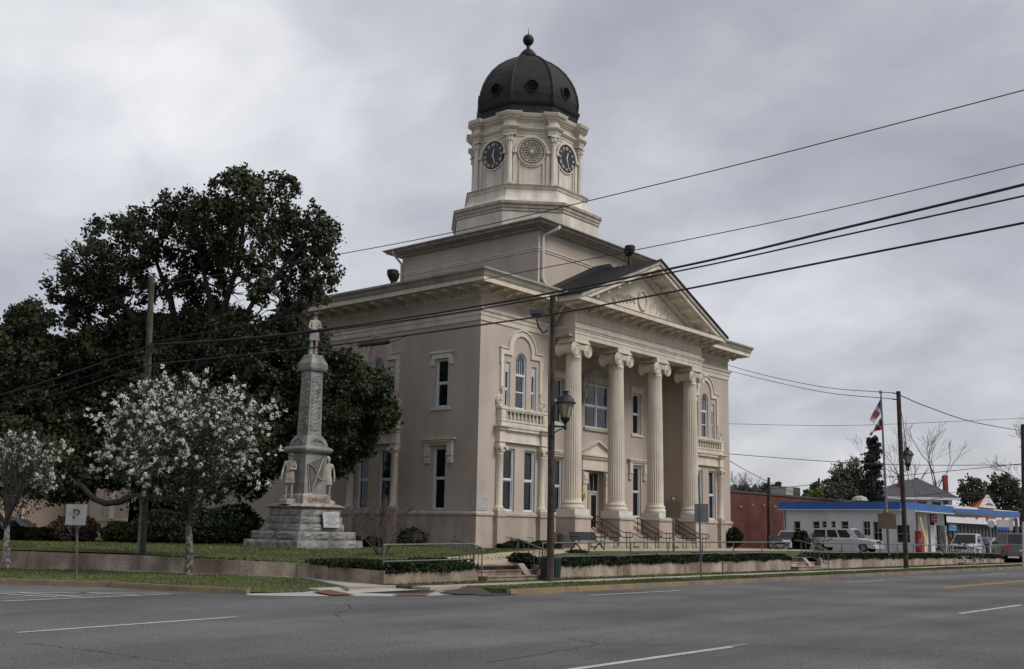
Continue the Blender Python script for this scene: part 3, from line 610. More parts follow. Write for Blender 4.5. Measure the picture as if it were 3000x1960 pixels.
# arch surround + panel on every face
q=MB(); A=arcpts(1.16,26.9,n=22); B=arcpts(1.0,26.9,n=22)
for i in range(22): q.poly([(A[i][0],0,A[i][1]),(A[i+1][0],0,A[i+1][1]),(B[i+1][0],0,B[i+1][1]),(B[i][0],0,B[i][1])],(0,-.1,0))
for s in (-1,1):
    q.box(min(s*1.0,s*1.28),max(s*1.0,s*1.28),-.13,0,26.8,26.96); q.box(min(s*1.02,s*1.24),max(s*1.02,s*1.24),-.05,0,24.5,26.8)
q.v=[(x,y*1.7,z) for x,y,z in q.v]; FACEA=q.mesh('face_arch',CREAM)
q=MB(); A=arcpts(1.06,26.9,-PI*.80,-PI*.20,n=14); B=arcpts(.98,26.9,-PI*.80,-PI*.20,n=14)
for i in range(14): q.poly([(A[i][0],0,A[i][1]),(A[i+1][0],0,A[i+1][1]),(B[i+1][0],0,B[i+1][1]),(B[i][0],0,B[i][1])],(0,-.06,0))
for s in (-1,1): q.box(s*.80-.03,s*.80+.03,-.06,0,24.62,26.2)
q.box(-.83,.83,-.06,0,24.56,24.64); q.v=[(x,y*1.5,z) for x,y,z in q.v]; FACEP=q.mesh('face_panel',CREAM)
q=MB(); q.lathe(0,26.9,[(.01,-.02),(.9,-.02),(.9,0)],32,axis='y',k=1)
q.tube([(.92*math.cos(a),-.05,26.9+.92*math.sin(a)) for a in [i*2*PI/32 for i in range(33)]],.05,6); q.lathe(0,26.9,[(.12,-.02),(.12,-.08),(.06,-.10)],12,axis='y')
for i in range(12):
    a=i*PI/6; q.tube([(.12*math.cos(a),-.05,26.9+.12*math.sin(a)),(.5*math.cos(a),-.05,26.9+.5*math.sin(a))],.022,4)
    a2=a+PI/12; c=(.56*math.cos(a2),26.9+.56*math.sin(a2)); q.lathe(c[0],c[1],[(.05,-.03),(.05,-.07),(.02,-.09)],6,axis='y')
    q.tube([(c[0]+.16*math.cos(a2+t),-.05,c[1]+.16*math.sin(a2+t)) for t in [-1.7+k*.425 for k in range(9)]],.022,4)
    a3=a; c=(.72*math.cos(a3),26.9+.72*math.sin(a3)); q.lathe(c[0],c[1],[(.05,-.03),(.05,-.07),(.02,-.09)],6,axis='y')
    q.tube([(.80*math.cos(a3)+.13*math.cos(a3+t)-.02*math.cos(a3),-.05,26.9+.78*math.sin(a3)+.13*math.sin(a3+t)) for t in [-1.9+k*.6 for k in range(7)]],.018,4)
q.v=[(x,y*1.5,z) for x,y,z in q.v]; ROSE=q.mesh('rose_ornament',[CREAM,mat('recess_shade_paint',(.30,.275,.24),(.23,.21,.18),2,.9)])  # darker backing puts the recess shade behind the rose into its colour
for i in range(8):
    rot=-PI/2+i*PI/4; n_=Vector((math.sin(rot),-math.cos(rot),0)); p=Vector((XC,YT,0))+n_*AW; l_=(p.x,p.y,0)
    link('face_arch',FACEA,CH,l_,rot); link('face_panel',FACEP,CH,l_,rot)
    if i%2==0:
        c=link('clock',CF,CH,l_,rot)
        for k in range(12):
            o=bpy.data.objects.new('numeral',NM[k]); C.objects.link(o); o.parent=c; a=k*PI/6; o.location=(.74*math.sin(a),-.115,26.9+.74*math.cos(a)); o.rotation_euler=(0,a,0)
        for m in (HM,HH): o=bpy.data.objects.new('clock_hand',m); C.objects.link(o); o.parent=c
    else: link('rose_ornament',ROSE,CH,l_,rot)
    va=rot+PI/8; vr=AW/math.cos(PI/8); vd=Vector((math.sin(va),-math.cos(va),0)); pv=Vector((XC,YT,0))+vd*(vr+.12)
    link('drum_column',COLT,CH,(pv.x,pv.y,0),va)
# dome
oc('dome_base',3.4,[(3.45,29.62),(3.45,30.35),(3.55,30.42),(3.6,30.55),(3.62,30.66),(3.5,30.72),(3.42,30.78)],COPPER)
dp=[(3.42,30.75),(3.47,31.3),(3.40,31.9),(3.22,32.55),(2.95,33.15),(2.58,33.75),(2.1,34.3),(1.55,34.75),(1.0,35.1),(.62,35.28)]
dome=oc('dome',3.4,dp,COPPER)
for i in range(8):
    va=i*PI/4+PI/8; q=MB(); q.tube([((r/math.cos(PI/8)+.02)*math.cos(va),(r/math.cos(PI/8)+.02)*math.sin(va),z) for r,z in dp],.075,6); q.build('dome_rib',COPPER,CH,(XC,YT,0))
    rot=i*PI/4; n_=Vector((math.sin(rot),-math.cos(rot),0)); p=Vector((XC,YT,31.75))+n_*3.40
    q=MB(); q.lathe(0,0,[(.46,.12),(.50,-.12),(.40,-.14),(.37,-.02),(.01,-.02)],22,axis='y')
    for k in range(5): z=-.26+k*.13; w_=math.sqrt(max(.01,.36**2-z*z)); q.add([(-w_,-.12,z-.045),(w_,-.12,z-.045),(w_,-.03,z+.045),(-w_,-.03,z+.045)],[(0,1,2,3)])
    o=q.build('louvre_vent',COPPER,CH,(p.x,p.y,p.z),rot)
q=MB(); q.lathe(XC,YT,[(.62,35.2),(.72,35.28),(.74,35.42),(.62,35.5),(.60,35.6),(.50,35.75),(.36,35.92),(.2,36.0),(.13,36.15),(.12,36.3),(.2,36.38),(.32,36.5),(.40,36.68),(.40,36.86),(.32,37.04),(.18,37.15),(.03,37.2),(.015,37.7)],20); cp('finial',q,COPPER,smooth=True)
# downspouts
def tubeobj(name,pts,r,m,parent=None,n=8,label=None): mb=MB(); mb.tube(pts,r,n); return mb.build(name,m,parent,(0,0,0) if parent else None)
SPOUT=mat('downspout_paint',(.55,.52,.47),(.47,.44,.39),2,.6)
tubeobj('downspout',[(50.7,38.72,20.3),(50.6,38.75,20.15),(50.15,39.5,19.75),(50.08,39.55,19.5),(50.08,39.55,17.0),(50.2,39.4,16.6)],.115,SPOUT,CH)
tubeobj('downspout',[(48.75,51.6,20.3),(48.85,51.6,20.1),(49.6,51.6,19.6),(49.63,51.6,19.3),(49.63,51.6,16)],.075,SPOUT,CH)
tubeobj('downspout',[(47.75,36.1,14.9),(47.75,36.1,14.5),(48.2,37.1,13.7),(48.2,37.22,13.3),(48.2,37.22,1.2)],.07,SPOUT,CH)
tubeobj('downspout',[(63.4,36.0,14.7),(63.3,36.1,14.45),(63.3,37.15,13.9),(63.3,37.25,13.5),(63.3,37.25,1.2)],.06,SPOUT,CH)
# corner plaque wraps onto both faces
mb=MB(); mb.box(X0-.03,X0+.88,Y0-.03,Y0+.005,2.66,3.52); mb.box(X0-.03,X0+.005,Y0+.005,Y0+.42,2.66,3.52); pq=cp('corner_plaque',mb,MARBW)
# rear block and link of the courthouse
RB=MB(); 
def simplewall(name,u1,z1,holes,loc,rot,m=STUC,z0=-.2): mb=MB(); wallpanel(mb,0,u1,z0,z1,holes); return mb.build(name,m,CH,loc,rot)
rh=[(4.0-1.5,4.0-.55,2.05,5.1),(4.0+.5,4.0+1.45,2.05,5.1),(4-1.5,4-.5,7.2,9.8),(4+.5,4+1.5,7.2,9.8)]
simplewall('rear_block_wall',8,13.2,rh,(X0,79,0),SIDE)
for z,h in ((2.05,3.05),(7.2,2.6)):
    for u in (3.0,5.0): window('rw%d'%z,CH,(X0,79-u+(.02 if z<3 else 0),z),SIDE,dict(w=.95,h=h))
simplewall('link_wall',18,12.0,[(12.7,13.9,2.3,5.4),(6,7,2.3,5.4)],(46.5,71.4,0),SIDE); 
window('lk',CH,(46.5,58.1,2.3),SIDE,dict(w=1.2,h=3.1)); window('lk2',CH,(46.5,64.9,2.3),SIDE,dict(w=1.0,h=3.1))
mb=MB(); mb.box(X0+.05,X1-4,71.0,79,-.1,13.2); mb.box(46.55,X1-6,53.4,71.0,-.1,12.0); mb.box(X0,46.6,71.0,71.05,-.1,13.2); cp('rear_block_body',mb,STUC)
mb=MB(); mb.sweep([(X0,79),(X0,71)],[(0,1.72),(.1,1.74),(.1,1.88),(0,1.95)]); mb.sweep([(46.5,71),(46.5,53.4)],[(0,2.0),(.1,2.02),(.1,2.16),(0,2.2)]); cp('water_table',mb,BASE)
mb=MB(); mb.sweep([(46.5,71.0),(46.5,53.5)],[(0,11.8),(1.0,12.0),(1.1,12.5),(0,12.6)]); mb.sweep([(X1-4,79.0),(X0,79),(X0,71.0),(46.5,71.0)],[(0,13.0),(1.1,13.2),(1.2,13.8),(0,13.9)]); cp('rear_cornice',mb,CREAM2)
for s in (-1,1):
    q=MB(); q.box(-.2,.2,-.2,0,1.95,6.2); q.build('pilaster',CREAM,CH,(X0,75+s*2.0,0),SIDE)
# ------------------------------------------------------------------ annex building at the far left
AN=thing('annex_building','plain tan annex with a white downspout far left beyond the hedge','building',(32,83,0))
ax=lambda px:onY(px,1540,79.45).x-15.6
mb=MB(); wallpanel(mb,0,26.6,-.3,9,[(ax(70),ax(107),.2,1.5),(ax(186),ax(198),.2,1.6)]); mb.build('wall',mat('tan_stucco',(.40,.315,.255),(.355,.275,.22),.5,.92,.4,30),AN,(15.6,79.5,0))
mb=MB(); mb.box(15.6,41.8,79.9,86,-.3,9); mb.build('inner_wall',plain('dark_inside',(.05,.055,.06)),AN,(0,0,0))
mb=MB(); mb.sweep([(15.6,79.5),(41.9,79.5)],[(0,8.7),(.3,8.9),(.4,9.2),(-6,9.4)]); mb.build('roof_edge',GUT,AN,(0,0,0))
tubeobj('downspout',[(ax(70)+15.6,79.4,8.9),(ax(60)+15.6,79.38,.2)],.09,SPOUT,AN)
mb=MB(); mb.box(ax(71)+15.6,ax(84)+15.6,79.62,79.66,.25,1.45); mb.build('window',GLASSU,AN,(0,0,0))
# ------------------------------------------------------------------ GROUND, ROADS, KERBS, WALLS
S_=lambda x,y:(700+x*.3361,1450+y*.3361)
def G2(p,z): v=ground(p[0],p[1],z); return (v.x,v.y)
def sheet(name,pts,z,m,thick=0,kind='structure'):
    mb=MB()
    if thick: mb.poly([(p[0],p[1],z) for p in pts],(0,0,-thick))
    else: mb.add([(p[0],p[1],z) for p in pts],[tuple(range(len(pts)))])
    o=mb.build(name,m); o['kind']=kind; return o
sheet('ground',[(-1500,-900),(2500,-900),(2500,2500),(-1500,2500)],-.08,mat('far_ground',(.09,.09,.05),(.05,.055,.03),.05,1))
KR=17.78
corner=[G2(S_(1920,872),0),G2(S_(1650,884),0),G2(S_(1000,887),0),G2(S_(70,877),0)]
kleft=[G2((722,1742),0),G2((520,1733),0),G2((314,1720.8),0),G2((160,1716),0),G2((0,1711),0)]
dl=Vector(kleft[-1])-Vector(kleft[1]); dl.normalize()
kleft+=[tuple(Vector(kleft[-1])+dl*k) for k in (6,20,60)]
sheet('road',[(-90,-14),(320,-14),(320,KR),(21.5,KR)]+corner+kleft+[(-60,90),(-22,22),(-90,22)],0,ASPH)
# kerb stones
def kerb(name,line,m_fn,w=.16,h=.135,step=3.0):
    root=bpy.data.objects.new(name,None); C.objects.link(root); root['kind']='structure'; WL[root.name]=Vector((0,0,0))
    P=[Vector(p) for p in line]
    for i in range(len(P)-1):
        L_=(P[i+1]-P[i]).length; n=max(1,round(L_/step)); d=(P[i+1]-P[i])/L_; nn=Vector((-d.y,d.x))
        for j in range(n):
            a=P[i]+d*(L_*j/n+.012); b=P[i]+d*(L_*(j+1)/n-.012)
            q=MB(); q.poly([(a.x,a.y,-.03),(b.x,b.y,-.03),(b.x,b.y,h-.03),(a.x,a.y,h-.03)],(nn.x*.03,nn.y*.03,0)); q.poly([(a.x+nn.x*.03,a.y+nn.y*.03,-.03),(b.x+nn.x*.03,b.y+nn.y*.03,-.03),(b.x+nn.x*.04,b.y+nn.y*.04,h),(a.x+nn.x*.04,a.y+nn.y*.04,h)],(nn.x*(w-.03),nn.y*(w-.03),0))
            c=(a+b)/2; q.build('kerb_stone',m_fn(c.x,c.y),root,(0,0,0))
    return root
kerb('kerb',[(21.4,KR),(30,KR),(60,KR-.03),(110,KR-.1),(200,KR-.1)],lambda x,y: KERBY if x<30.5 else KERB)
kl=[(p[0],p[1]) for p in kleft][::-1]; kerb('kerb',kl[2:],lambda x,y: KERBY)
# grass verges
GR=[]
vl_in=[G2(p,.15) for p in ((1019,1719),(935,1700),(868,1691),(760,1686),(700,1684),(404,1673),(200,1667),(0,1663.5))]
dv=(Vector(vl_in[-1])-Vector(vl_in[-3])).normalized(); vl_in+= [tuple(Vector(vl_in[-1])+dv*25)]
kin=[(p[0]+.19,p[1]+.05) for p in kleft[:5]]; kin+=[tuple(Vector(kin[-1])+dl*30)]
VL=kin+vl_in[::-1]
vz=lambda x,y: .03+.095*min(1,max(0,(y-21.0)/2.6))
def resamp(P,n):
    P=np.array(P); d=np.r_[0,np.cumsum(np.linalg.norm(np.diff(P,axis=0),axis=1))]; t=np.linspace(0,1,n)**1.6*d[-1]; return [(float(np.interp(q,d,P[:,0])),float(np.interp(q,d,P[:,1]))) for q in t]
_A,_B=resamp(kin,26),resamp(vl_in,26); mb=MB(); _V=[]
for p_,q_ in zip(_A,_B):
    for k_ in range(5): t_=k_/4; x_,y_=p_[0]*(1-t_)+q_[0]*t_,p_[1]*(1-t_)+q_[1]*t_; _V.append((x_,y_,vz(x_,y_)))
mb.add(_V,[(i*5+k_,i*5+k_+1,(i+1)*5+k_+1,(i+1)*5+k_) for i in range(25) for k_ in range(4)]); struct(mb.build('left_verge',GRASS)); 
VR=[(21.9,KR+.12),(190,KR+.05),(190,19.4),(21.3,19.4)]; sheet('right_verge',VR,.125,GRASS,.15)
VI=[(20.4,20.06),(190,20.06),(190,20.95),(19.6,20.95)]; sheet('inner_verge',VI,.15,GRASS,.15)
mulch=[G2(S_(*p),z) for p,z in (((1720,832),.10),((1900,815),.13),((1990,792),.15),((2100,800),.15),((2210,862),.02),((1925,867),.02))]
mzs=[.07,.10,.13,.13,.012,.012]
mb=MB(); cxy=np.mean(mulch,axis=0); mb.add([(p[0],p[1],z+.012) for p,z in zip(mulch,mzs)]+[(cxy[0],cxy[1],.08)],[(i,(i+1)%6,6) for i in range(6)]); struct(mb.build('bare_earth',mat('bare_earth',(.075,.048,.035),(.045,.032,.025),3,1,.6,20)))
mb=MB(); a=G2(S_(1925,866),.0); b=G2(S_(2200,863),.0); mb.box(a[0],b[0]+.3,KR-.02,KR+.5,-.05,.022); dn=mb.build('storm_drain',plain('drain_iron',(.035,.033,.033),.8))
tag(dn,'dark kerbside storm drain inlet between the bare earth and the grass verge','drain'); mb=MB(); mb.box(a[0]+.1,b[0]+.1,KR-.035,KR-.02,-.0,.018); mb.build('drain_opening',DARK,dn,(0,0,0))
# corner apron, sidewalks
apr=[G2(S_(70,876),.0)]+[G2(S_(x,y),.0) for x,y in ((500,884),(1000,886),(1650,883),(1920,870))]+[G2(S_(1740,832),.10),G2(S_(1560,826),.13),G2(S_(1250,806),.13),G2(S_(950,800),.11),G2(S_(500,815),.05),G2(S_(60,836),.035)]
zs=[.006,.006,.006,.006,.006,.10,.13,.13,.11,.05,.035]
cxy=np.mean(apr,axis=0); mb=MB(); mb.add([(p[0],p[1],z) for p,z in zip(apr,zs)]+[(cxy[0],cxy[1],.03)],[(i,(i+1)%len(apr),len(apr)) for i in range(len(apr))]); o=mb.build('corner_ramp',APRON); struct(o)
for k_,pts in enumerate(([(640,850),(780,836),(1020,880),(800,881)],[(1340,868),(1640,866),(1660,880),(1370,881)])):
    q=MB(); zz_=[.035,.045,.010,.010] if k_==0 else [.030,.030,.010,.010]
    P=[G2(S_(*p),z) for p,z in zip(pts,zz_)]; q.add([(p[0],p[1],z+.03) for p,z in zip(P,zz_)],[(0,1,2,3)])
    for i in range(1,12):
        for j in range(1,8):
            u,v=i/12,j/8; a=Vector((*P[0],zz_[0])).lerp(Vector((*P[1],zz_[1])),u); b=Vector((*P[3],zz_[3])).lerp(Vector((*P[2],zz_[2])),u); c=a.lerp(b,v); q.frus(c.x,c.y,c.z+.025,c.z+.04,.03,.03,.015,.015)
    o=q.build('tactile_paving',RED); tag(o,['red bumpy tactile paving panel set in the left part of the corner ramp','red bumpy tactile paving panel by the road edge near the storm drain'][k_],'tactile paving')
SW=bpy.data.objects.new('sidewalk',None); C.objects.link(SW); SW['kind']='structure'; WL['sidewalk']=Vector((0,0,0))
x=20.1
while x<100:
    q=MB(); w=1.5; q.poly([(x+.012,19.4,0),(x+w-.012,19.4,0),(x+w-.012,20.06,0),(x+.012,20.06,0)],(0,0,.15)); q.build('paving_slab',CONC,SW,(0,0,0)); x+=w
wl_px=((1118.5,1706),(1016,1692),(868,1687.5),(700,1682),(404,1669.5),(158,1665),(0,1661))
WLN=[(19.95,20.97)]+[G2(p,.17) for p in wl_px[1:]]; WLN[1]=(20.3,22.9)
dw=(Vector(WLN[-1])-Vector(WLN[-3])).normalized(); WLN+=[tuple(Vector(WLN[-1])+dw*30)]
sheet('left_sidewalk',[G2((1019,1719),.14),(19.35,20.1),(19.95,20.5),(20.6,20.99)]+[(p[0]+.3,p[1]+.2) for p in WLN[1:]]+[(p[0]-.05,p[1]-.1) for p in vl_in[::-1]],.15,CONC,.15)
WTX=[19,20,27,32,37,44,55,66,79]; WTZ=[.5,.5,.58,.62,.65,.68,.64,.6,.5]
wz=lambda x: float(np.interp(x,WTX,WTZ))
def ribwall(name,label,line,zt,t=.22):
    root=thing(name,label,'wall',(line[0][0],line[0][1],0.1),group=None)
    P=[Vector(p) for p in line]
    for i in range(len(P)-1):
        L_=(P[i+1]-P[i]).length; n=max(1,round(L_/4.2)); d=(P[i+1]-P[i])/L_; nn=Vector((-d.y,d.x))
        for j in range(n):
            a=P[i]+d*(L_*j/n+(.012 if j else 0)); b=P[i]+d*(L_*(j+1)/n-.012); za,zb=zt(a),zt(b)
            q=MB(); q.add([(a.x,a.y,-.05),(b.x,b.y,-.05),(b.x,b.y,zb),(a.x,a.y,za),(a.x+nn.x*t,a.y+nn.y*t,-.05),(b.x+nn.x*t,b.y+nn.y*t,-.05),(b.x+nn.x*t,b.y+nn.y*t,zb),(a.x+nn.x*t,a.y+nn.y*t,za)],[(0,1,2,3),(3,2,6,7),(5,4,7,6),(1,5,6,2),(4,0,3,7)])
            q.build('wall_panel',WALLC,root,(0,0,0))
    return root
WY=20.95; sx=lambda px,y=1690: onY(px,y,WY).x
s1a,s1b=sx(1402),sx(1570); s2a,s2b=sx(2317,1660),sx(2405,1660); s3a,s3b=sx(2807,1645),sx(2858,1645); wend=sx(2944,1640)
zf=lambda v: wz(v.x)
ribwall('retaining_wall','low stained concrete retaining wall under the short pipe rail, left of the corner steps',[(19.95,WY),(s1a,WY)],zf)
ribwall('retaining_wall','long stained concrete retaining wall topped by dark ivy in front of the portico',[(s1b,WY),(s2a,WY)],zf)
ribwall('retaining_wall','stained concrete retaining wall with the small blue sign in front of it',[(s2b,WY),(s3a,WY)],zf)
ribwall('retaining_wall','last short piece of concrete retaining wall by the parking lot at the right',[(s3b,WY),(wend,WY),(wend,26)],zf)
zl=lambda v: float(np.interp(v.y,[20.97,22.9,26.5,30,34],[.5,.52,.56,.60,.68]))
ribwall('retaining_wall','pinkish low retaining wall running along the side street behind the blossoming trees',WLN[::-1],zl)
# lawn
def lz(x,y):
    base=wz(x) if x>19.5 else .55
    t=min(1,max(0,(y-21)/13)); v=base+(.71-base)*t
    if y>45 and x<41: v+= (min(1,(y-45)/15))*(.6-v)
    if x>74: v+=(min(1,(x-74)/6))*(.42-v)
    return v
ys=list(np.linspace(WY+.15,40,30))+list(np.linspace(42,110,18)); ns=70; V=[];F=[]
wyl=[p[1] for p in WLN][1:]; wxl=[p[0] for p in WLN][1:]
for y in ys:
    xl=float(np.interp(y,[WY]+wyl,[19.95]+wxl))+.12; xr=80.5
    for i in range(ns+1): x=xl+(xr-xl)*i/ns; V.append((x,y,lz(x,y)))
for j in range(len(ys)-1):
    for i in range(ns): a=j*(ns+1)+i; F.append((a,a+1,a+ns+2,a+ns+1))
mb=MB(); mb.add(V,F); o=mb.build('lawn',mat('lawn_grass',(.078,.094,.027),(.050,.050,.024),.55,1,.7,30,speck=(9,(.62,.62,.5)))); struct(o)
LOTZ=.40
sheet('parking_lot',[(80.2,20.5),(330,19.5),(330,300),(80.2,110)],LOTZ,mat('old_lot_paving',(.20,.195,.185),(.15,.145,.14),.4,.95,.3,20)); 
sheet('driveway_apron',[(wend+.4,WY-.9),(wend+9,WY-.9),(wend+9,WY+.2),(wend+.4,WY+.2)],.17,CONC,.15)
mb=MB(); mb.add([(80.2,19.9,.15),(330,19.4,.15),(330,20.6,LOTZ),(80.2,20.6,LOTZ)],[(0,1,2,3)]); struct(mb.build('lot_edge',CONC))
# walks
pth=[G2(p,.61) for p in ((1300,1637),(1402,1631.5),(1480,1625),(1585,1619),(1640,1616),(1700,1612),(1720,1618),(1600,1634))]+[(26.1,WY+.55),(23.75,WY+.55),(23.3,WY+1.3)]
mat('tan_walk',(.44,.35,.255),(.34,.27,.195),1.2,.9,.3,25)
mb=MB(); cxy=np.mean(pth,axis=0); mb.add([(p[0],p[1],lz(*p)+.03) for p in pth]+[(cxy[0],cxy[1],lz(*cxy)+.04)],[(i,(i+1)%len(pth),len(pth)) for i in range(len(pth))]); struct(mb.build('path',MATS['tan_walk']))
mb=MB(); 
sheet('plaza',[(43.5,31.3),(69,31.0),(69,34.2),(66,36.0),(47.5,36.0),(44.5,33.0)],.735,MATS['tan_walk'],.1)
# entrance stairs up through the retaining wall
def wallsteps(pl,prs,py,label,n=3,z0=.15,z1=.60):
    r=thing('steps',label,'steps',(onY(pl,py,WY-.6).x+1,WY-.6,z0)); h=(z1-z0)/n
    for i in range(n):
        y=WY-.33+.36*i; xa=onY(pl,py,WY).x+.005; xb=onY(prs[i],py,y).x
        q=MB(); q.box(xa,xb,y,WY+.9,z0-.1,z0+h*(i+1)-.03); q.box(xa-.01,xb+.01,y-.03,WY+.9,z0+h*(i+1)-.03,z0+h*(i+1)); q.build('step',CONC if i==9 else WALLC,r,(0,0,0))
    xc=onY(prs[0],py,WY-.6).x; q=MB(); q.poly([(xc-.25,WY-.4,z0-.1),(xc-.25,WY+.6,z0-.1),(xc-.25,WY+.6,z1+.03),(xc-.25,WY+.2,z1+.03)],(.3,0,0)); q.build('cheek_wall',WALLC,r,(0,0,0))
    q=MB(); q.box(onY(pl,py,WY).x+.02,onY(prs[-1],py,WY).x,WY+.5,WY+2.8,z1-.7,z1+.012); q.build('landing',MATS['tan_walk'],r,(0,0,0))
    return r
wallsteps(1403,(1590,1572,1548),1690,'three stained concrete steps through the wall near the street corner')
wallsteps(2319,(2408,2388,2366),1660,'concrete steps through the wall beside the small blue sign',z1=.66)
wallsteps(2808,(2862,2852,2844),1645,'farthest concrete steps through the wall at the right end',z1=.58)
# road markings
def strip(name,x0,y0,x1,y1,w,m,z=.006):
    d=Vector((x1-x0,y1-y0)).normalized(); n=Vector((-d.y,d.x))*w/2
    mb=MB(); k=max(1,int((Vector((x1-x0,y1-y0)).length)/.4)); up=[];lo=[]; r_=random.Random(x0*7+y0)
    for i in range(k+1):
        t=i/k; p=Vector((x0,y0)).lerp(Vector((x1,y1)),t); a=r_.uniform(-.008,.008); up.append((p.x+n.x*(1+a*4),p.y+n.y*(1+a*4),z)); lo.append((p.x-n.x*(1-a*4),p.y-n.y*(1-a*4),z))
    for i in range(k): mb.add([up[i],up[i+1],lo[i+1],lo[i]],[(0,1,2,3)])
    o=mb.build(name,m); struct(o); return o
YW1=7.8; YW2=16.3
for x in (9.6,24.9,40,55,70,85): strip('lane_marking',x-.0,YW1,x+4.8,YW1-.03,.13,PAINTW)
strip('lane_marking',14.4,YW1+.02,14.95,YW1,.10,mat('faded_road_paint',(.25,.25,.25),(.17,.17,.17),4,.9))
p=ground(50,1854,0),ground(695,1807.5,0); strip('lane_marking',p[0].x,p[0].y,p[1].x,p[1].y,.13,PAINTW)
for a,b in (((1727,1744.5),(1992,1730.5)),((2473,1706.6),(2589,1701.5)),((2868,1685.5),(2945,1681))):
    p=ground(*a,0),ground(*b,0); strip('lane_marking',p[0].x,p[0].y,p[1].x,p[1].y,.12,PAINTW)
for dy in (-.14,.14): strip('centre_line',37.0 if dy<0 else 38.0,12.25+dy,300,12.1+dy,.11,PAINTY)
p=ground(0,1762,0),ground(505,1740.5,0); strip('stop_line',p[0].x,p[0].y,p[1].x,p[1].y,.13,PAINTW)
for a,b in (((0,1736.5),(490,1739)),((0,1740),(170,1751)),((60,1737.5),(235,1750)),((225,1737),(400,1744))):
    p=ground(*a,0),ground(*b,0); strip('hatch_marking',p[0].x,p[0].y,p[1].x,p[1].y,.13,PAINTW,.010)
# road cracks: thin wandering tar lines
def crack(pts,w=.022):
    mb=MB(); P=[]; r_=random.Random(int(pts[0][0]))
    for i in range(len(pts)-1):
        a=ground(*pts[i],0); b=ground(*pts[i+1],0); n=max(2,int((b-a).length/.12))
        for j in range(n): t=j/n; q=a.lerp(b,t); P.append(Vector((q.x+r_.uniform(-.03,.03),q.y+r_.uniform(-.03,.03))))
    for i in range(len(P)-1):
        if r_.random()<.10: continue
        d=(P[i+1]-P[i]); 
        if d.length<1e-4: continue
        d.normalize(); ww=w*r_.uniform(.35,1.1); n=Vector((-d.y,d.x))*ww/2; mb.add([(P[i].x+n.x,P[i].y+n.y,.0045),(P[i+1].x+n.x,P[i+1].y+n.y,.0045),(P[i+1].x-n.x,P[i+1].y-n.y,.0045),(P[i].x-n.x,P[i].y-n.y,.0045)],[(0,1,2,3)])
    struct(mb.build('road_crack',CRACK))
crack([(1755,1887),(2160,1895),(2700,1905),(3000,1920)]); crack([(1420,1942),(1600,1915),(1755,1887),(1700,1876),(1650,1868)]); crack([(2530,1842),(2820,1803),(2900,1796)],.016)
crack([(1020,1770),(1030,1785),(980,1800),(1000,1812)],.03); crack([(700,1778),(1300,1768),(1700,1750),(2000,1733),(2600,1704)],.02); crack([(0,1800),(300,1778),(700,1766)],.02)
crack([(80,1885),(300,1910),(420,1930),(600,1950)],.02); crack([(1200,1850),(1400,1830)],.015); crack([(2200,1820),(2500,1795)],.014)
# ------------------------------------------------------------------ foliage helpers
def leafmesh(name,cen,size,m,elong=1.0,jit=.35,nrm=None,bias=0.0):
    n=len(cen); cen=np.asarray(cen,float)
    a=rng.normal(size=(n,3)); a/=np.linalg.norm(a,axis=1)[:,None]
    b=rng.normal(size=(n,3)); b[:,2]+=bias; b-=a*(a*b).sum(1)[:,None]; b/=np.linalg.norm(b,axis=1)[:,None]
    s=size*(1+rng.uniform(-jit,jit,n))[:,None]
    a=a*s*.5*elong; b=b*s*.5
    c=np.cross(a,b); c/=np.linalg.norm(c,axis=1)[:,None]+1e-9
    v=np.stack([cen-a,cen-b*.9+c*s*.12,cen+a,cen+b*.9+c*s*.12],1).reshape(-1,3)
    me=bpy.data.meshes.new(name); me.vertices.add(4*n); me.vertices.foreach_set('co',v.ravel())
    me.loops.add(4*n); me.loops.foreach_set('vertex_index',np.arange(4*n)); me.polygons.add(n)
    me.polygons.foreach_set('loop_start',np.arange(n)*4); me.polygons.foreach_set('loop_total',np.full(n,4)); me.materials.append(m); me.update(); me.validate(); return me
def clump_pts(c,r,ntw,nlf,spread,flat=1.0,shell=.55):
    d=rng.normal(size=(ntw,3)); d/=np.linalg.norm(d,axis=1)[:,None]; rad=r*(shell+(1-shell)*rng.uniform(0,1,ntw)**.6)
    t=np.array(c)+d*rad[:,None]*np.array([1,1,flat]); k=rng.normal(size=(ntw,nlf,3))*spread
    return (t[:,None,:]+k).reshape(-1,3)
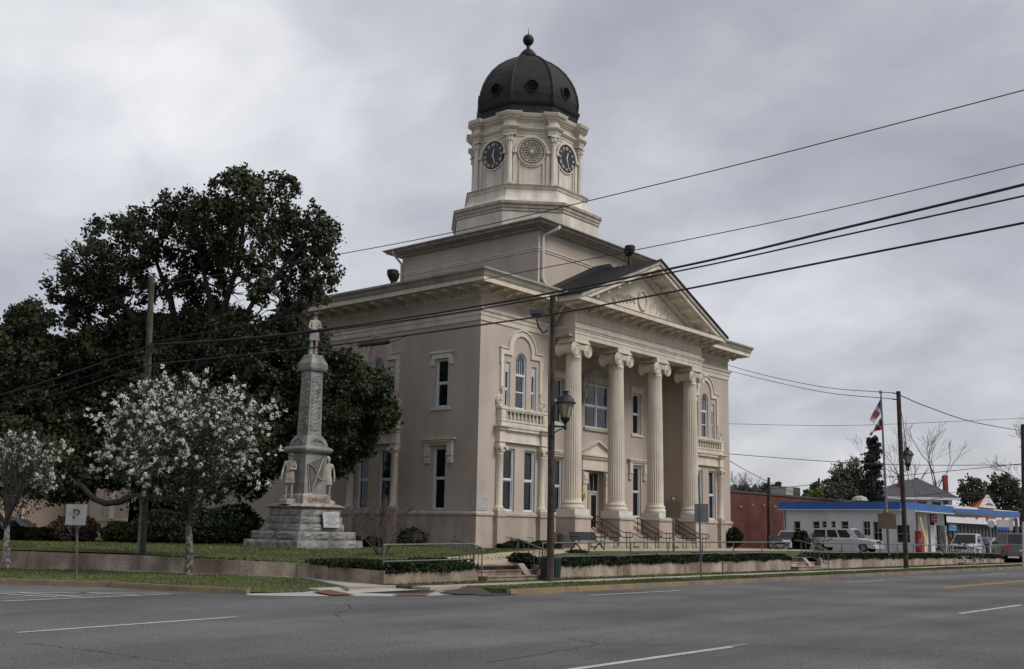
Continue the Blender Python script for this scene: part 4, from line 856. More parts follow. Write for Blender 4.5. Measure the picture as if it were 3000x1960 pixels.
def bladefield(name,poly,z,n,h,m,zf=None):
    P=np.array(poly); x0,y0=P.min(0); x1,y1=P.max(0); pts=[]; 
    xs=rng.uniform(x0,min(x1,75),n*3); yy=rng.uniform(y0,y1,n*3); ins=np.zeros(len(xs),bool); j=len(P)-1
    for i in range(len(P)):
        c=((P[i,1]>yy)!=(P[j,1]>yy))&(xs<(P[j,0]-P[i,0])*(yy-P[i,1])/(P[j,1]-P[i,1]+1e-12)+P[i,0]); ins^=c; j=i
    xs,yy=xs[ins][:n],yy[ins][:n]; k=len(xs); zz_=np.full(k,z) if zf is None else np.array([zf(a,b) for a,b in zip(xs,yy)])
    a=rng.uniform(0,2*PI,k); w=.018+rng.uniform(0,.012,k); hh=h*rng.uniform(.4,1.2,k)*(1+.5*np.sin(xs*1.3)*np.sin(yy*2.1)); lx=rng.normal(0,.4,k)*hh; ly=rng.normal(0,.4,k)*hh
    v=np.stack([np.stack([xs-w*np.cos(a),yy-w*np.sin(a),zz_-.01],1),np.stack([xs+w*np.cos(a),yy+w*np.sin(a),zz_-.01],1),np.stack([xs+lx,yy+ly,zz_+hh],1)],1).reshape(-1,3)
    me=bpy.data.meshes.new(name); me.vertices.add(3*k); me.vertices.foreach_set('co',v.ravel()); me.loops.add(3*k); me.loops.foreach_set('vertex_index',np.arange(3*k)); me.polygons.add(k)
    me.polygons.foreach_set('loop_start',np.arange(k)*3); me.polygons.foreach_set('loop_total',np.full(k,3)); me.materials.append(m); me.update()
    o=link(name,me); o['kind']='stuff'; tag(o,{'left':'green mown grass on the verge beside the side street'}.get(name,'short mown green grass blades covering the verges and the lawn edge'),'grass'); return o
for nm,pl,z,n,zf_ in (('verge_grass',VL,.12,26000,lambda x,y: vz(x,y)-.005),('verge_grass',VR,.12,34000,None),('verge_grass',VI,.145,14000,None)): bladefield(nm,pl,z,n,.055,GRASSB,zf_)
LWN=[(20.6,24),(33,24),(41.5,34),(41.5,56),(19,56),(17,36)]
bladefield('lawn_grass',LWN,.6,46000,.06,GRASSB,lz)
def stufftag(o,label,cat): o['kind']='stuff'; tag(o,label,cat); return o
def ivy(xa,xb,dens=900,dep=1.3,hang=.035):
    L_=xb-xa; n=int(L_*dens); x=rng.uniform(xa,xb,n); y=WY+rng.uniform(-.04,dep,n)**1.0; top=.14+.05*np.sin(x*1.7)+.05*np.sin(x*4.3+1)
    ht=rng.uniform(0,1,n)**.5; z=np.array([wz(a) for a in x])+top*ht*np.clip((y-WY+.15)/.35,.25,1)
    h=rng.uniform(0,1,n)<.09; y[h]=WY-rng.uniform(.0,.07,h.sum()); z[h]=np.array([wz(a) for a in x[h]])-rng.uniform(-.06,1,h.sum())*hang*(1.2+np.sin(x[h]*2.9)+.6*np.sin(x[h]*7.7))
    return np.stack([x,y,z],1)
def ivyobj(xa,xb,label,**k):
    me=leafmesh('groundcover',ivy(xa,xb,**k),.085,IVY,1.1,bias=.6); o=link('groundcover',me); return stufftag(o,label,'groundcover')
ivyobj(sx(820)*1.0 if False else 20.0,s1a-.02,'dark ivy spilling over the wall corner left of the first steps',dens=1100,dep=2.4)
ivyobj(s1b+.1,s2a-.02,'dark ivy strip topping the long retaining wall in front of the portico',dens=1000)
ivyobj(s2b+.1,s3a-.02,'dark ivy strip topping the wall behind the blue sign',dens=700); ivyobj(s3b+.1,wend-.1,'dark ivy strip on the last wall piece at the right',dens=700)
# ivy along left wall near the corner
Pn=[]; 
for i in range(9000):
    t=random.random()**1.3; a=Vector((20.05,21.0)); b=Vector((20.3,22.9)); c=Vector(WLN[2]); p=a.lerp(b,t*2) if t<.5 else b.lerp(c,(t-.5)*1.3)
    Pn.append((p.x+random.uniform(-.04,1.7),p.y+random.uniform(-.1,.4),.52+random.random()**.6*.17))
stufftag(link('groundcover',leafmesh('groundcover',Pn,.085,IVY,1.1,bias=.6)),'dark ivy along the top of the side street wall below the monument','groundcover')
CORE=mat('shrub_inner_shade',(.016,.020,.011),(.009,.011,.007),3,1)
def shrub(name,label,c,r,n,m,size,cat='shrub',group=None,stem=True,flat=1.0,shell=.6,twigs=0,tm=None):
    t=thing(name,label,cat,(c[0],c[1],c[2]),0,group); rx,ry,rz=r; cz=c[2]+rz*1.02
    d=rng.normal(size=(n,3)); d/=np.linalg.norm(d,axis=1)[:,None]; lump=1+.14*np.sin(d[:,0]*5+c[0])*np.cos(d[:,1]*6+c[1])+.08*np.sin(d[:,2]*9)
    rad=(shell+(1-shell)*rng.uniform(0,1,n)**.5)*lump; p=d*rad[:,None]*np.array(r)+np.array([c[0],c[1],cz]); p[:,2]=np.maximum(p[:,2],c[2]+.03)
    link('foliage',leafmesh('foliage',p,size,m,1.2,bias=.4),t,(0,0,0))
    if stem:
        q=MB(); 
        for i in range(6): a=i*1.05; q.tube([(c[0]+.05*math.cos(a),c[1]+.05*math.sin(a),c[2]-.05),(c[0]+rx*.5*math.cos(a),c[1]+ry*.5*math.sin(a),cz),(c[0]+rx*.7*math.cos(a),c[1]+ry*.7*math.sin(a),cz+rz*.5)],.03,5,r1=.01)
        q.build('stem',BARK,t,(0,0,0))
    return t
def branchtree(q,p,d,L_,r,depth,rnd,spread=.5,up=.12,k=None,nseg=3,tips=None,split=(2,3),taper=.62,shr=.74,minr=.006):
    pts=[p]; dd=d.normalized()
    for i in range(nseg):
        dd=(dd+Vector((rnd.gauss(0,.13),rnd.gauss(0,.13),rnd.gauss(0,.08)+up*.4))).normalized(); pts.append(pts[-1]+dd*(L_/nseg))
    q.tube(pts,r,6 if r>.04 else (4 if r>.015 else 3),k,r1=max(minr,r*taper),cap=False)
    if depth<=0:
        if tips is not None: tips.append((pts[-1],dd)); 
        return
    for i in range(rnd.randint(*split)):
        ax_=Vector((rnd.gauss(0,1),rnd.gauss(0,1),rnd.gauss(0,.6))).normalized(); nd=(dd+ax_*spread*rnd.uniform(.6,1.25)+Vector((0,0,up))).normalized()
        branchtree(q,pts[-1] if i<2 else pts[-2],nd,L_*shr*rnd.uniform(.75,1.2),max(minr,r*taper*rnd.uniform(.75,.95)),depth-1,rnd,spread,up,k,nseg,tips,split,taper,shr,minr)
# ---- the big magnolia
mg=at(535,1598,54); MGB=Vector((mg.x,mg.y,.55))
MT=thing('magnolia_tree','huge dark evergreen tree with a low sweeping limb left of the courthouse','tree',MGB)
top=[(700,580,90),(800,600,105),(630,640,85),(900,680,90),(925,790,80),(830,740,100),(710,720,105),(530,600,62),(560,690,88),(430,665,82),(335,700,84),(265,775,84),(205,850,75),(350,830,105),(470,800,95),(600,820,85),(770,850,50),(860,880,55),(930,860,45),(225,920,55),(700,525,40),(300,860,70),(955,700,45),(640,760,70)]
low=[(90,935,60),(50,1050,110),(150,1080,115),(60,1200,120),(285,1030,90),(400,985,90),(500,1010,105),(610,970,100),(700,1010,110),(820,985,75),(890,1050,105),(990,1110,90),(1080,1150,75),(1115,1215,52),(975,1230,110),(1050,1280,62),(860,1180,120),(740,1150,130),(600,1120,130),(450,1130,130),(320,1190,110),(180,1220,120),(80,1330,110),(200,1360,100),(330,1340,105),(450,1290,120),(600,1280,130),(750,1300,120),(890,1310,90),(985,1345,50),(0,1130,100),(-80,1250,120),(-60,1100,100),(240,1425,45),(170,1425,50),(620,1390,80),(740,1400,60),(110,1420,45),(540,1420,60)]
allp=[]; cl=[]
for lst,dj,dn in ((top,2.6,1.0),(low,2.2,1.25)):
    for (x,y,r) in lst:
        base=55 if x>820 else 54
        for rep in range(1 if lst is top else 2):
            d=base+random.uniform(-dj,dj)+(rep*2.5 if rep else 0); 
            if x>930: d=52.6+random.uniform(-.8,.8)
            c=at(x,y,d); R_=r*d/FPX; cl.append((c,R_)); area=(r/100)**2
            allp.append(clump_pts(c,R_,int((60 if lst is top else 80)*dn*area)+10,44,.15,flat=.92,shell=.40))
P=np.concatenate(allp); link('foliage',leafmesh('foliage',P,.14,LEAF,1.3,jit=.55,bias=.2),MT,(0,0,0)); kids(MT)[0]['kind']='stuff'
q=MB(); rn=random.Random(5)
fork=at(540,1330,54.2); q.tube([MGB+Vector((0,0,-.2)),MGB+Vector((0,0,1.5)),fork,at(545,1130,54.5),at(530,1020,54)],.5,9,r1=.30)
q.build('trunk',BARK,MT,(0,0,0),smooth=True)
lb=MB(); 
limbs=[((545,1130),(640,1060),(745,880),(900,700)),((545,1130),(640,960),(700,760),(720,600)),((530,1020),(500,880),(440,720)),((530,1060),(420,960),(320,850),(280,810)),((545,1130),(620,900),(560,640)),((545,1100),(700,1010),(860,900),(930,800)),((540,1250),(700,1180),(900,1160),(1080,1190)),((540,1280),(360,1200),(180,1150),(30,1080)),((540,1300),(700,1290),(950,1300)),((540,1250),(380,1100),(280,1000))]
for Lm in limbs:
    pts=[at(x,y,54+rn.uniform(-.6,.6)) for x,y in Lm]
    if Lm[-1][0]>930: pts[-1]=at(*Lm[-1],52.8)
    lb.tube(pts,.24,7,r1=.06,cap=False)
    for k in range(len(pts)-1):
        for z in range(4):
            p0=pts[k].lerp(pts[k+1],rn.random()); branchtree(lb,p0,(pts[k+1]-pts[k]).normalized()+Vector((rn.gauss(0,.7),rn.gauss(0,.7),rn.gauss(0.1,.6))),rn.uniform(.8,1.3),.06,2,rn,.7,.05)
lb.build('limb',BARK,MT,(0,0,0),smooth=True)
# low sweeping limb near the ground
lb=MB(); lb.tube([at(630,1400,53),at(600,1452,52.5),at(540,1462,52),at(478,1458,51.8),at(418,1456,51.6),at(385,1455,51.5),at(352,1470,51.4),at(310,1475,51.4),at(275,1462,51.3),at(235,1420,51.3),at(190,1370,51.3)],.24,8,r1=.12); lb.build('low_limb',BARK,MT,(0,0,0),smooth=True)
# ---- blossoming pear trees
def pear(label,base,cxp,cyp,r,depth,seed,nb,trunk_r,lean):
    rn=random.Random(seed); t=thing('blossoming_tree',label,'tree',base,0,'pear trees in blossom on the verge')
    c=at(cxp,cyp,depth); R_=r*depth/FPX
    fk=Vector((base.x,base.y,base.z)).lerp(c,.40) 
    q=MB(); q.tube([base+Vector((0,0,-.1)),base.lerp(fk,.5)+Vector(lean),fk],trunk_r*1.25,9,r1=trunk_r*.75); q.build('trunk',BARKP,t,(0,0,0),smooth=True)
    q=MB(); tips=[]
    for i in range(17):
        a=i*2.4; el=rn.uniform(.55,1.5); d=Vector((math.cos(a)*math.cos(el),math.sin(a)*math.cos(el),math.sin(el)))
        branchtree(q,fk.lerp(c,rn.uniform(-.15,.35)),d,R_*.60,trunk_r*.42,3,rn,.48,.16,tips=tips,shr=.66,minr=.006)
    q.build('branch',BARKP if False else BARK,t,(0,0,0))
    # keep tips within the crown and put blossom puffs round them
    S=[];LV=[]
    for p,d in tips:
        v=p-c; v.z*=1.2; m=v.length/R_
        if m>1.12: continue
        LV+= [tuple(p+Vector((rn.gauss(0,.10),rn.gauss(0,.10),rn.gauss(0,.10)))) for _ in range(5)]
        if rn.random()<nb*(.05+.62*m*m): S.append(p+d*.03)
    for k in range(int(1500*nb)):
        d=Vector((rn.gauss(0,1),rn.gauss(0,1),rn.gauss(0,1))).normalized(); m=rn.uniform(.35,1.05)**.7; lump=1+.20*math.sin(d.x*7+seed)*math.cos(d.z*6)+.13*math.sin(d.z*11+d.x*3)
        p=c+Vector((d.x*1.0,d.y,d.z*.80))*R_*m*lump
        if d.z<-.55 and m>.8: continue
        if p.z<c.z-R_*.35 and rn.random()<.6: continue
        if abs(d.x)<.5 and d.z<.2 and d.y<-.2 and rn.random()<.75: continue
        S.append(p) if rn.random()<.62 else None; LV+=[tuple(p+Vector((rn.gauss(0,.16),rn.gauss(0,.16),rn.gauss(0,.16)))) for _ in range(6)]
    for k in range(6500): 
        d=Vector((rn.gauss(0,1),rn.gauss(0,1),rn.gauss(0,1))).normalized(); LV.append(tuple(c+Vector((0,0,-R_*.12))+d*R_*rn.uniform(.1,.93)))
    S=np.array([tuple(p) for p in S]); pu=S[:,None,:]+rng.normal(size=(len(S),18,3))*.032*(rng.uniform(.6,1.4,(len(S),1,1)))
    o=link('blossom',leafmesh('blossom',pu.reshape(-1,3),.062,BLOOM,1.0),t,(0,0,0)); o['kind']='stuff'
    o=link('foliage',leafmesh('foliage',LV,.075,LEAF2,1.2),t,(0,0,0)); o['kind']='stuff'
    return t
b=ground(553,1684,.13); pear('white blossoming tree with a grey lichened trunk between the utility pole and monument',b,550,1305,262,32.8,11,1.0,.115,(.03,0,0))
b=ground(22,1669,.13); pear('white blossoming tree cut off by the left edge of the photo',b,20,1375,152,37.2,12,.8,.10,(-.05,0,.2))
# bare crape myrtle
b=ground(1118,1632,.60); t=thing('bare_shrub','leafless many stemmed reddish shrub behind the short pipe rail','shrub',b); q=MB(); rn=random.Random(8)
for i in range(10):
    a=i*.628; branchtree(q,b+Vector((.06*math.cos(a),.06*math.sin(a),-.05)),Vector((math.cos(a)*.62,math.sin(a)*.62,1)),.80,.034,5,rn,.42,.10,shr=.68,minr=.0045,nseg=2)
q.build('stem',TWIG,t,(0,0,0))
# ---- shrubs and hedges
rows=[('clipped hedge bush behind the parked car at the left edge',20,1585,40),('clipped hedge bush behind the lichened trunk at the left',62,1587,30),('low clipped bush under the tan wall',118,1590,36),('low clipped bush left of the traffic sign post',165,1590,34),('clipped bush right behind the traffic sign post',240,1592,30)]
for lab,x,y,r in rows:
    c=ground(x,y,.60); rr_=r*(c-EYE).length/FPX; shrub('hedge_bush',lab,c,(rr_*1.1,rr_,.36),2600,IVY,.10,'bush','clipped bushes along the lot')
c=ground(215,1592,.6); shrub('reddish_bush','loose reddish bush beside the wall behind the traffic sign',c,(1.2,.9,.7),2000,mat('reddish_leaves',(.075,.030,.024),(.04,.03,.018),3,.8),.11)
for lab,x,y,rx,rz in (('tall dark hedge shrub right of the utility pole under the big tree',470,1596,1.25,.8),('dark spreading hedge shrub behind the lichened trunk',600,1597,1.5,.85),('dark hedge shrub just left of the round clipped bush',690,1597,1.2,.98),('low juniper bush sprawling left of the utility pole',375,1592,1.5,.5)):
    c=ground(x,y,.66); shrub('hedge_shrub',lab,c,(rx,1.0,rz),4800,IVY,.12,'bush','dark shrubs under the big tree')
c=ground(761,1578,.72); c.z=1.05; shrub('round_bush','round clipped dark bush left of the monument',c,(.52,.52,.5),2600,IVY,.07,'bush')
for lab,x,y,rx,rz,n,m in (('dark broadleaf shrub against the side wall behind the bare shrub',1215,1600,1.1,.50,750,IVY),('small sparse shrub under the side window',1295,1602,.45,.42,420,LEAF2),('thin leggy shrub near the building corner',1345,1604,.3,.42,120,TWIG),('low dark shrub between the monument and bare shrub',1092,1605,.5,.25,900,IVY)):
    c=ground(x,y,.70); shrub('foundation_shrub',lab,c,(rx,rx,rz),n,m,.12,'shrub')
for xa,xb,y_,lab in ((43.2,47.9,36.6,'low dark juniper along the front wall below the vents'),):
    n=6500; x=rng.uniform(xa,xb,n); y=y_+rng.uniform(-.5,.4,n); z=.72+rng.uniform(0,1,n)**.6*(.28+.1*np.sin(x*3)); stufftag(link('groundcover',leafmesh('groundcover',np.stack([x,y,z],1),.12,IVY,1.2,bias=.5)),lab,'groundcover')
c=ground(1528,1652,.6); shrub('foundation_shrub','small dark bush beside the corner step handrail',c,(.42,.5,.16),900,IVY,.08,'shrub')
c=ground(1690,1622,.66); shrub('foundation_shrub','low green bush in front of the near bench',c,(.5,.5,.07),700,IVY,.09,'shrub')
c=ground(2152,1606,.72); shrub('foundation_shrub','dark upright bush at the right corner of the courthouse',c,(.55,.55,.72),1400,IVY,.12,'shrub')
# ------------------------------------------------------------------ MONUMENT
MX,MY=31.05,37.85
MO=thing('monument','tall grey granite war monument with a carved flag and a marble shaft','monument',(MX,MY,.63))
def rock(name,x0,x1,y0,y1,z0,z1,amp,m,jag=True):
    # rough-faced stone block: front and side faces broken up
    mb=MB(); r_=random.Random(x0*3+z0*11+y0)
    def face(o,u,v,n,nu,nv):
        O=Vector(o);U=Vector(u);Vv=Vector(v);Nn=Vector(n); P=[]
        for j in range(nv+1):
            for i in range(nu+1):
                e_=(i in (0,nu)) or (j in (0,nv)); P.append(O+U*(i/nu)+Vv*(j/nv)+Nn*(0 if e_ else r_.uniform(.2,1)*amp))
        mb.add(P,[(j*(nu+1)+i,j*(nu+1)+i+1,(j+1)*(nu+1)+i+1,(j+1)*(nu+1)+i) for j in range(nv) for i in range(nu)])
    w,d,h=x1-x0,y1-y0,z1-z0; nu=max(3,int(w/.14)); nd=max(3,int(d/.14)); nv=4
    face((x0,y0,z0),(w,0,0),(0,0,h),(0,-1,0),nu,nv); face((x0,y1,z0),(0,-d,0),(0,0,h),(-1,0,0),nd,nv); face((x1,y0,z0),(0,d,0),(0,0,h),(1,0,0),nd,nv)
    mb.add([(x0,y0,z1),(x1,y0,z1),(x1,y1,z1),(x0,y1,z1),(x0,y1,z0),(x1,y1,z0)],[(0,1,2,3),(3,2,5,4)]); return mb.build(name,m,MO,(0,0,0))
h=1.85; 
for a,b in ((-h,-.55),(-.54,.25),(.26,h-.35),(h-.34,h)): rock('base_block',MX+a,MX+b,MY-h,MY-h+.8,.55,1.05,.10 if b-a>.9 else .01,GRANR)
for a,b in ((-h+.81,0),(.01,h)): rock('base_block',MX-h,MX+h,MY+a,MY+b,.55,1.05,.08,GRANR)
h=1.62; rock('base_block',MX-h,MX+.1,MY-h,MY-.1,1.052,1.42,.09,GRANR); rock('base_block',MX+.11,MX+h,MY-h,MY-.1,1.052,1.42,.09,GRANR); rock('base_block',MX-h,MX+h,MY-.09,MY+h,1.052,1.42,.09,GRANR)
for i in range(3):
    z0=1.422+i*.325; h=1.24-.065*i; rock('rustic_course',MX-h,MX+h,MY-h,MY+h,z0,z0+.315,.06,GRANR)
q=MB(); q.frus(MX,MY,2.39,2.5,1.05,1.05,1.28,1.28); q.frus(MX,MY,2.5,2.62,1.28,1.28,.98,.98); q.build('cap_slab',MARB,MO,(0,0,0))
q=MB(); q.box(MX-.78,MX+.78,MY-.78,MY+.78,2.60,2.98); q.frus(MX,MY,2.98,3.06,.78,.78,.68,.68); pn=q.build('inscribed_block',MARB,MO,(0,0,0))
tm=textmesh('COMRADES',.25,.012,'lettering',mat('rusty_letters',(.22,.16,.10),(.17,.12,.08),3,.9),.80); o=link('lettering',tm,pn,'local'); o.location=Vector((MX,MY-.79,2.79))-Vector(WL[pn.name]); 
q=MB(); q.frus(MX,MY,3.06,4.85,.64,.64,.585,.585); die=q.build('die_block',GRAN,MO,(0,0,0))
q=MB()
for i in range(1): q.sweep([(MX-.6,MY+.6),(MX-.6,MY-.6),(MX+.6,MY-.6),(MX+.6,MY+.6)],[(0,4.82),(.04,4.86),(.14,4.92),(.19,5.0),(.19,5.06),(.12,5.13),(.02,5.18),(-.6,5.18)],closed=True)
q.build('collar',GRAN,MO,(0,0,0))
q=MB(); A=[(0.62,5.18),(.60,5.3),(.53,5.48),(.46,5.6),(.42,5.66)]
for (a,z),(a2,z2) in zip(A,A[1:]): q.frus(MX,MY,z,z2,a,a,a2,a2)
for s,ax_ in ((-1,0),(-1,1),(1,0)):
    pts=[(.34*math.cos(t),5.24+.26*math.sin(t)) for t in [PI*k/10 for k in range(11)]]
    if ax_==0: q.tube([(MX+s*.60+s*.02*0,MY+u,z) for u,z in pts],.035,5)
    else: q.tube([(MX+u,MY-.60,z) for u,z in pts],.035,5)
q.tube([(MX+.14*math.cos(t),MY-.6,5.33+.1*math.sin(t)) for t in [2*PI*k/12 for k in range(13)]],.025,5)
q.build('shaft_base',GRAN,MO,(0,0,0))
q=MB(); q.frus(MX,MY,5.66,8.62,.385,.385,.335,.335); sh_=q.build('shaft',GRAN,MO,(0,0,0))
# rough relief panels on shaft
for s in (0,1):
    r_=random.Random(4+s); mb=MB(); nu,nv=9,40; P=[]
    for j in range(nv+1):
        for i in range(nu+1):
            z=5.85+2.6*j/nv; hw=(.385-.05*(z-5.66)/2.96); u=-hw+.07+(2*hw-.14)*i/nu; e_=(i in(0,nu)) or (j in (0,nv)); d=hw+(.0 if e_ else r_.choice([.004,.02,.045,.055])); P.append((MX+u,MY-d,z) if s==0 else (MX-d,MY-u,z))
    mb.add(P,[(j*(nu+1)+i,j*(nu+1)+i+1,(j+1)*(nu+1)+i+1,(j+1)*(nu+1)+i) for j in range(nv) for i in range(nu)]); mb.build('relief_panel',GRANR,sh_,(0,0,0))
q=MB(); q.frus(MX,MY,8.62,8.72,.43,.43,.48,.48); q.frus(MX,MY,8.72,8.95,.48,.48,.48,.48); q.frus(MX,MY,8.95,9.2,.48,.48,.36,.36); q.box(MX-.36,MX+.36,MY-.36,MY+.36,9.2,9.25); q.frus(MX,MY,9.25,9.36,.34,.34,.3,.3)
for i in range(7):
    for s in (0,1):
        u=-.36+i*.12; (q.box(MX+u-.02,MX+u+.02,MY-.495,MY-.48,8.76,8.92) if s==0 else q.box(MX-.495,MX-.48,MY+u-.02,MY+u+.02,8.76,8.92))
q.build('capital_block',GRAN,MO,(0,0,0))
# carved flag on the die
yf=MY-.66
q=MB(); q.poly([(MX-.46,yf,4.40),(MX+.0,yf,4.60),(MX+.36,yf,4.74),(MX+.42,yf,4.45),(MX+.40,yf,4.05),(MX+.36,yf,3.66),(MX+.12,yf,3.50),(MX-.22,yf,3.16),(MX-.34,yf,3.7)],(0,.05,0)); fl=q.build('carved_flag',mat('polished_dark_granite',(.10,.10,.10),(.075,.075,.075),3,.7),MO,(0,0,0))
q=MB(); q.tube([(MX+.34,yf-.02,4.66),(MX+.2,yf-.02,4.3),(MX+.04,yf-.02,3.95),(MX-.08,yf-.02,3.6),(MX-.24,yf-.02,3.22)],.038,5); q.tube([(MX-.42,yf-.02,4.36),(MX-.2,yf-.02,4.22),(MX+.0,yf-.02,4.0),(MX+.12,yf-.02,3.75),(MX+.32,yf-.02,3.7)],.036,5); q.build('carved_cross',MARB,fl,(0,0,0))
q=MB(); q.tube([(MX+.46,yf+.01,4.78),(MX-.5,yf+.01,4.38)],.022,5); q.tube([(MX-.5,yf+.01,4.38),(MX-.36,yf-.01,3.12)],.022,5); q.build('carved_staff',GRAN,fl,(0,0,0))
# white plaque leaning on the rusticated base
q=MB(); q.box(-.46,.46,-.04,.0,-.33,.36); pqm=q.build('white_plaque',MARBW,MO,(MX+.38,MY-1.33,1.92)); pqm.rotation_euler=(R(-12),0,0)
for i in range(6): q=MB(); w_=.28+.08*math.sin(i*2); q.box(-w_,w_,-.045,-.04,.22-i*.09,.245-i*.09); o=q.build('engraved_line',DARKMARK,pqm,'local')
# figures --------------------------------------------------------
def skin(name,J,E,m,parent,loc,rot=0,sub=2,sc_=1):
    me=bpy.data.meshes.new(name); keys=list(J); me.from_pydata([Vector(J[k][:3])*sc_ for k in keys],[(keys.index(a),keys.index(b)) for a,b in E],[]); me.materials.append(m)
    o=link(name,me,parent,loc,rot); md=o.modifiers.new('skin','SKIN'); sv=me.skin_vertices[0].data
    for i,k in enumerate(keys): r=J[k][3:]; sv[i].radius=(r[0]*sc_,(r[1] if len(r)>1 else r[0])*sc_)
    sv[0].use_root=True; s_=o.modifiers.new('sub','SUBSURF'); s_.levels=sub; s_.render_levels=sub; md.use_smooth_shade=True; return o
def figure(parent,base,face,m,H=1.8,pose='rifle',hatm=None,coat=False,hat='wide',clothes=None):
    """standing figure facing local -y; base = feet centre"""
    s=H/1.8
    J=dict(pel=(0,0,.95,.155,.11),wst=(0,0,1.10,.14,.10),ch=(0,-.01,1.32,.18,.12),nk=(0,0,1.50,.065),hb=(0,-.005,1.60,.085),ht=(0,-.01,1.73,.085),
      lk=(.10,-.03,.52,.065),la=(.11,.0,.10,.048),lt=(.13,-.17,.04,.038),rk=(-.10,.0,.52,.065),ra=(-.11,.02,.10,.048),rt=(-.15,-.15,.04,.038),lh=(.095,0,.86,.095),rh=(-.095,0,.86,.095),
      ls=(.19,0,1.43,.07),rs=(-.19,0,1.43,.07))
    if pose=='rifle': J.update(le=(.24,-.06,1.16,.048),lw=(.10,-.24,1.16,.034),lf=(.03,-.28,1.18,.034),re=(-.25,-.05,1.15,.048),rw=(-.08,-.25,1.04,.034),rf=(0,-.28,1.02,.034))
    elif pose=='cross': J.update(le=(.24,-.04,1.17,.05),lw=(.05,-.20,1.16,.036),lf=(-.04,-.22,1.18,.034),re=(-.26,-.02,1.14,.05),rw=(-.30,-.14,.92,.036),rf=(-.31,-.17,.84,.034))
    else: J.update(le=(.27,.02,1.17,.05),lw=(.29,-.06,.93,.036),lf=(.29,-.08,.84,.034),re=(-.27,.02,1.17,.05),rw=(-.29,-.05,.93,.036),rf=(-.29,-.07,.84,.034))
    E=[('pel','wst'),('wst','ch'),('ch','nk'),('nk','hb'),('hb','ht'),('pel','lh'),('lh','lk'),('lk','la'),('la','lt'),('pel','rh'),('rh','rk'),('rk','ra'),('ra','rt'),('ch','ls'),('ls','le'),('le','lw'),('lw','lf'),('ch','rs'),('rs','re'),('re','rw'),('rw','rf')]
    b=skin('body',J,E,m,parent,base,face,2,s)
    q=MB(); q.lathe(0,-.10*s,[(.02*s,1.60*s),(.025*s,1.64*s),(.012*s,1.68*s)],5); q.box(-.03*s,.03*s,-.108*s,-.08*s,1.575*s,1.585*s); 
    for e_ in (-1,1): q.lathe(e_*.085*s,0,[(.02*s,1.60*s),(.024*s,1.64*s),(.015*s,1.68*s)],5)
    f=q.build('face',m,b,'local')
    for nm,side in (('hand',('lf','lw')),('hand',('rf','rw'))):
        q=MB(); tip=Vector(J[side[0]][:3]); dr=(tip-Vector(J[side[1]][:3])).normalized(); ax_=dr.cross(Vector((0,0,1))) ; ax_=(ax_ if ax_.length>.1 else Vector((0,1,0))).normalized()
        for k in range(4): a=tip+ax_*(.012*(k-1.5)*1.4); q.tube([a*s,(a+dr*.045)*s,(a+dr*(.075+.01*(k in(1,2)))+Vector((0,.012,-.012)))*s],.010*s,5)
        q.tube([(tip-dr*.03+ax_*.03)*s,(tip+ax_*.045+dr*.02)*s],.011*s,5); q.build(nm,m,b,'local')
    if coat:
        q=MB(); q.lathe(0,0,[(.165*s,1.10*s),(.175*s,1.0*s),(.20*s,.85*s),(.225*s,.62*s),(.20*s,.62*s),(.16*s,.9*s)],18); vs_=q.v; q.v=[(x,y*.72,z) for x,y,z in vs_]; q.build('coat_skirt',clothes or m,b,'local')
        q=MB(); q.lathe(0,0,[(.168*s,1.07*s),(.175*s,1.09*s),(.168*s,1.13*s)],18); q.v=[(x,y*.76,z) for x,y,z in q.v]; q.build('belt',clothes or m,b,'local')
    q=MB(); z0=1.70*s
    if hat=='wide': q.lathe(0,0,[(.17*s,z0-.01),(.18*s,z0+.01),(.10*s,z0+.02),(.095*s,z0+.10*s),(.07*s,z0+.13*s),(.01,z0+.135*s)],16)
    elif hat=='kepi': q.lathe(0,0,[(.105*s,z0-.02),(.11*s,z0+.03*s),(.09*s,z0+.10*s),(.01,z0+.11*s)],14); q.box(-.07*s,.07*s,-.17*s,-.06*s,z0-.02,z0-.005)
    elif hat=='hair': q.lathe(0,.015*s,[(.09*s,1.58*s),(.105*s,1.66*s),(.098*s,1.74*s),(.05*s,1.80*s),(.01,1.815*s)],14)
    q.build('hat' if hat!='hair' else 'hair',hatm or m,b,'local')
    return b
HATD=mat('weather_darkened_marble',(.10,.10,.10),(.05,.05,.05),4,.9)
f0=R(-40)
fig=figure(MO,(MX,MY,9.36),R(-25),MARB,1.98,'rifle',HATD,True,'wide'); fig.name='soldier_figure'
q=MB(); q.tube([(.02,-.28,.02),(.03,-.27,1.15)],.022,5,r1=.014); q.box(0.0,.05,-.31,-.25,.02,.35); q.build('rifle',MARB,fig,'local')
q=MB(); q.lathe(-.05,.2,[(.16,0),(.14,.3),(.10,.55),(.05,.62)],8); q.build('tree_stump',MARB,fig,'local')
for (dx,dy,ps,ht,face) in ((-1.02,-.05,'cross','kepi',R(-38)),(1.14,-.05,'side','hair',R(-30))):
    q=MB(); q.box(-.30,.30,-.30,.30,2.58,2.76); q.frus(0,0,2.76,2.82,.28,.28,.22,.22); q.build('figure_base',MARB,MO,(MX+dx,MY+dy,0))
    fig=figure(MO,(MX+dx,MY+dy,2.82),face,MARB,2.0,ps,HATD if ht=='kepi' else MARB,True,ht); fig.name='soldier_figure'
q=MB(); q.box(-.4,.4,-.3,.3,0,.62); tag(q.build('stone_block',plain('dark_block',(.035,.035,.037),.6),None,(*G2((1062,1606),.66),.62)),'dark square stone block on the lawn right of the monument','stone block')
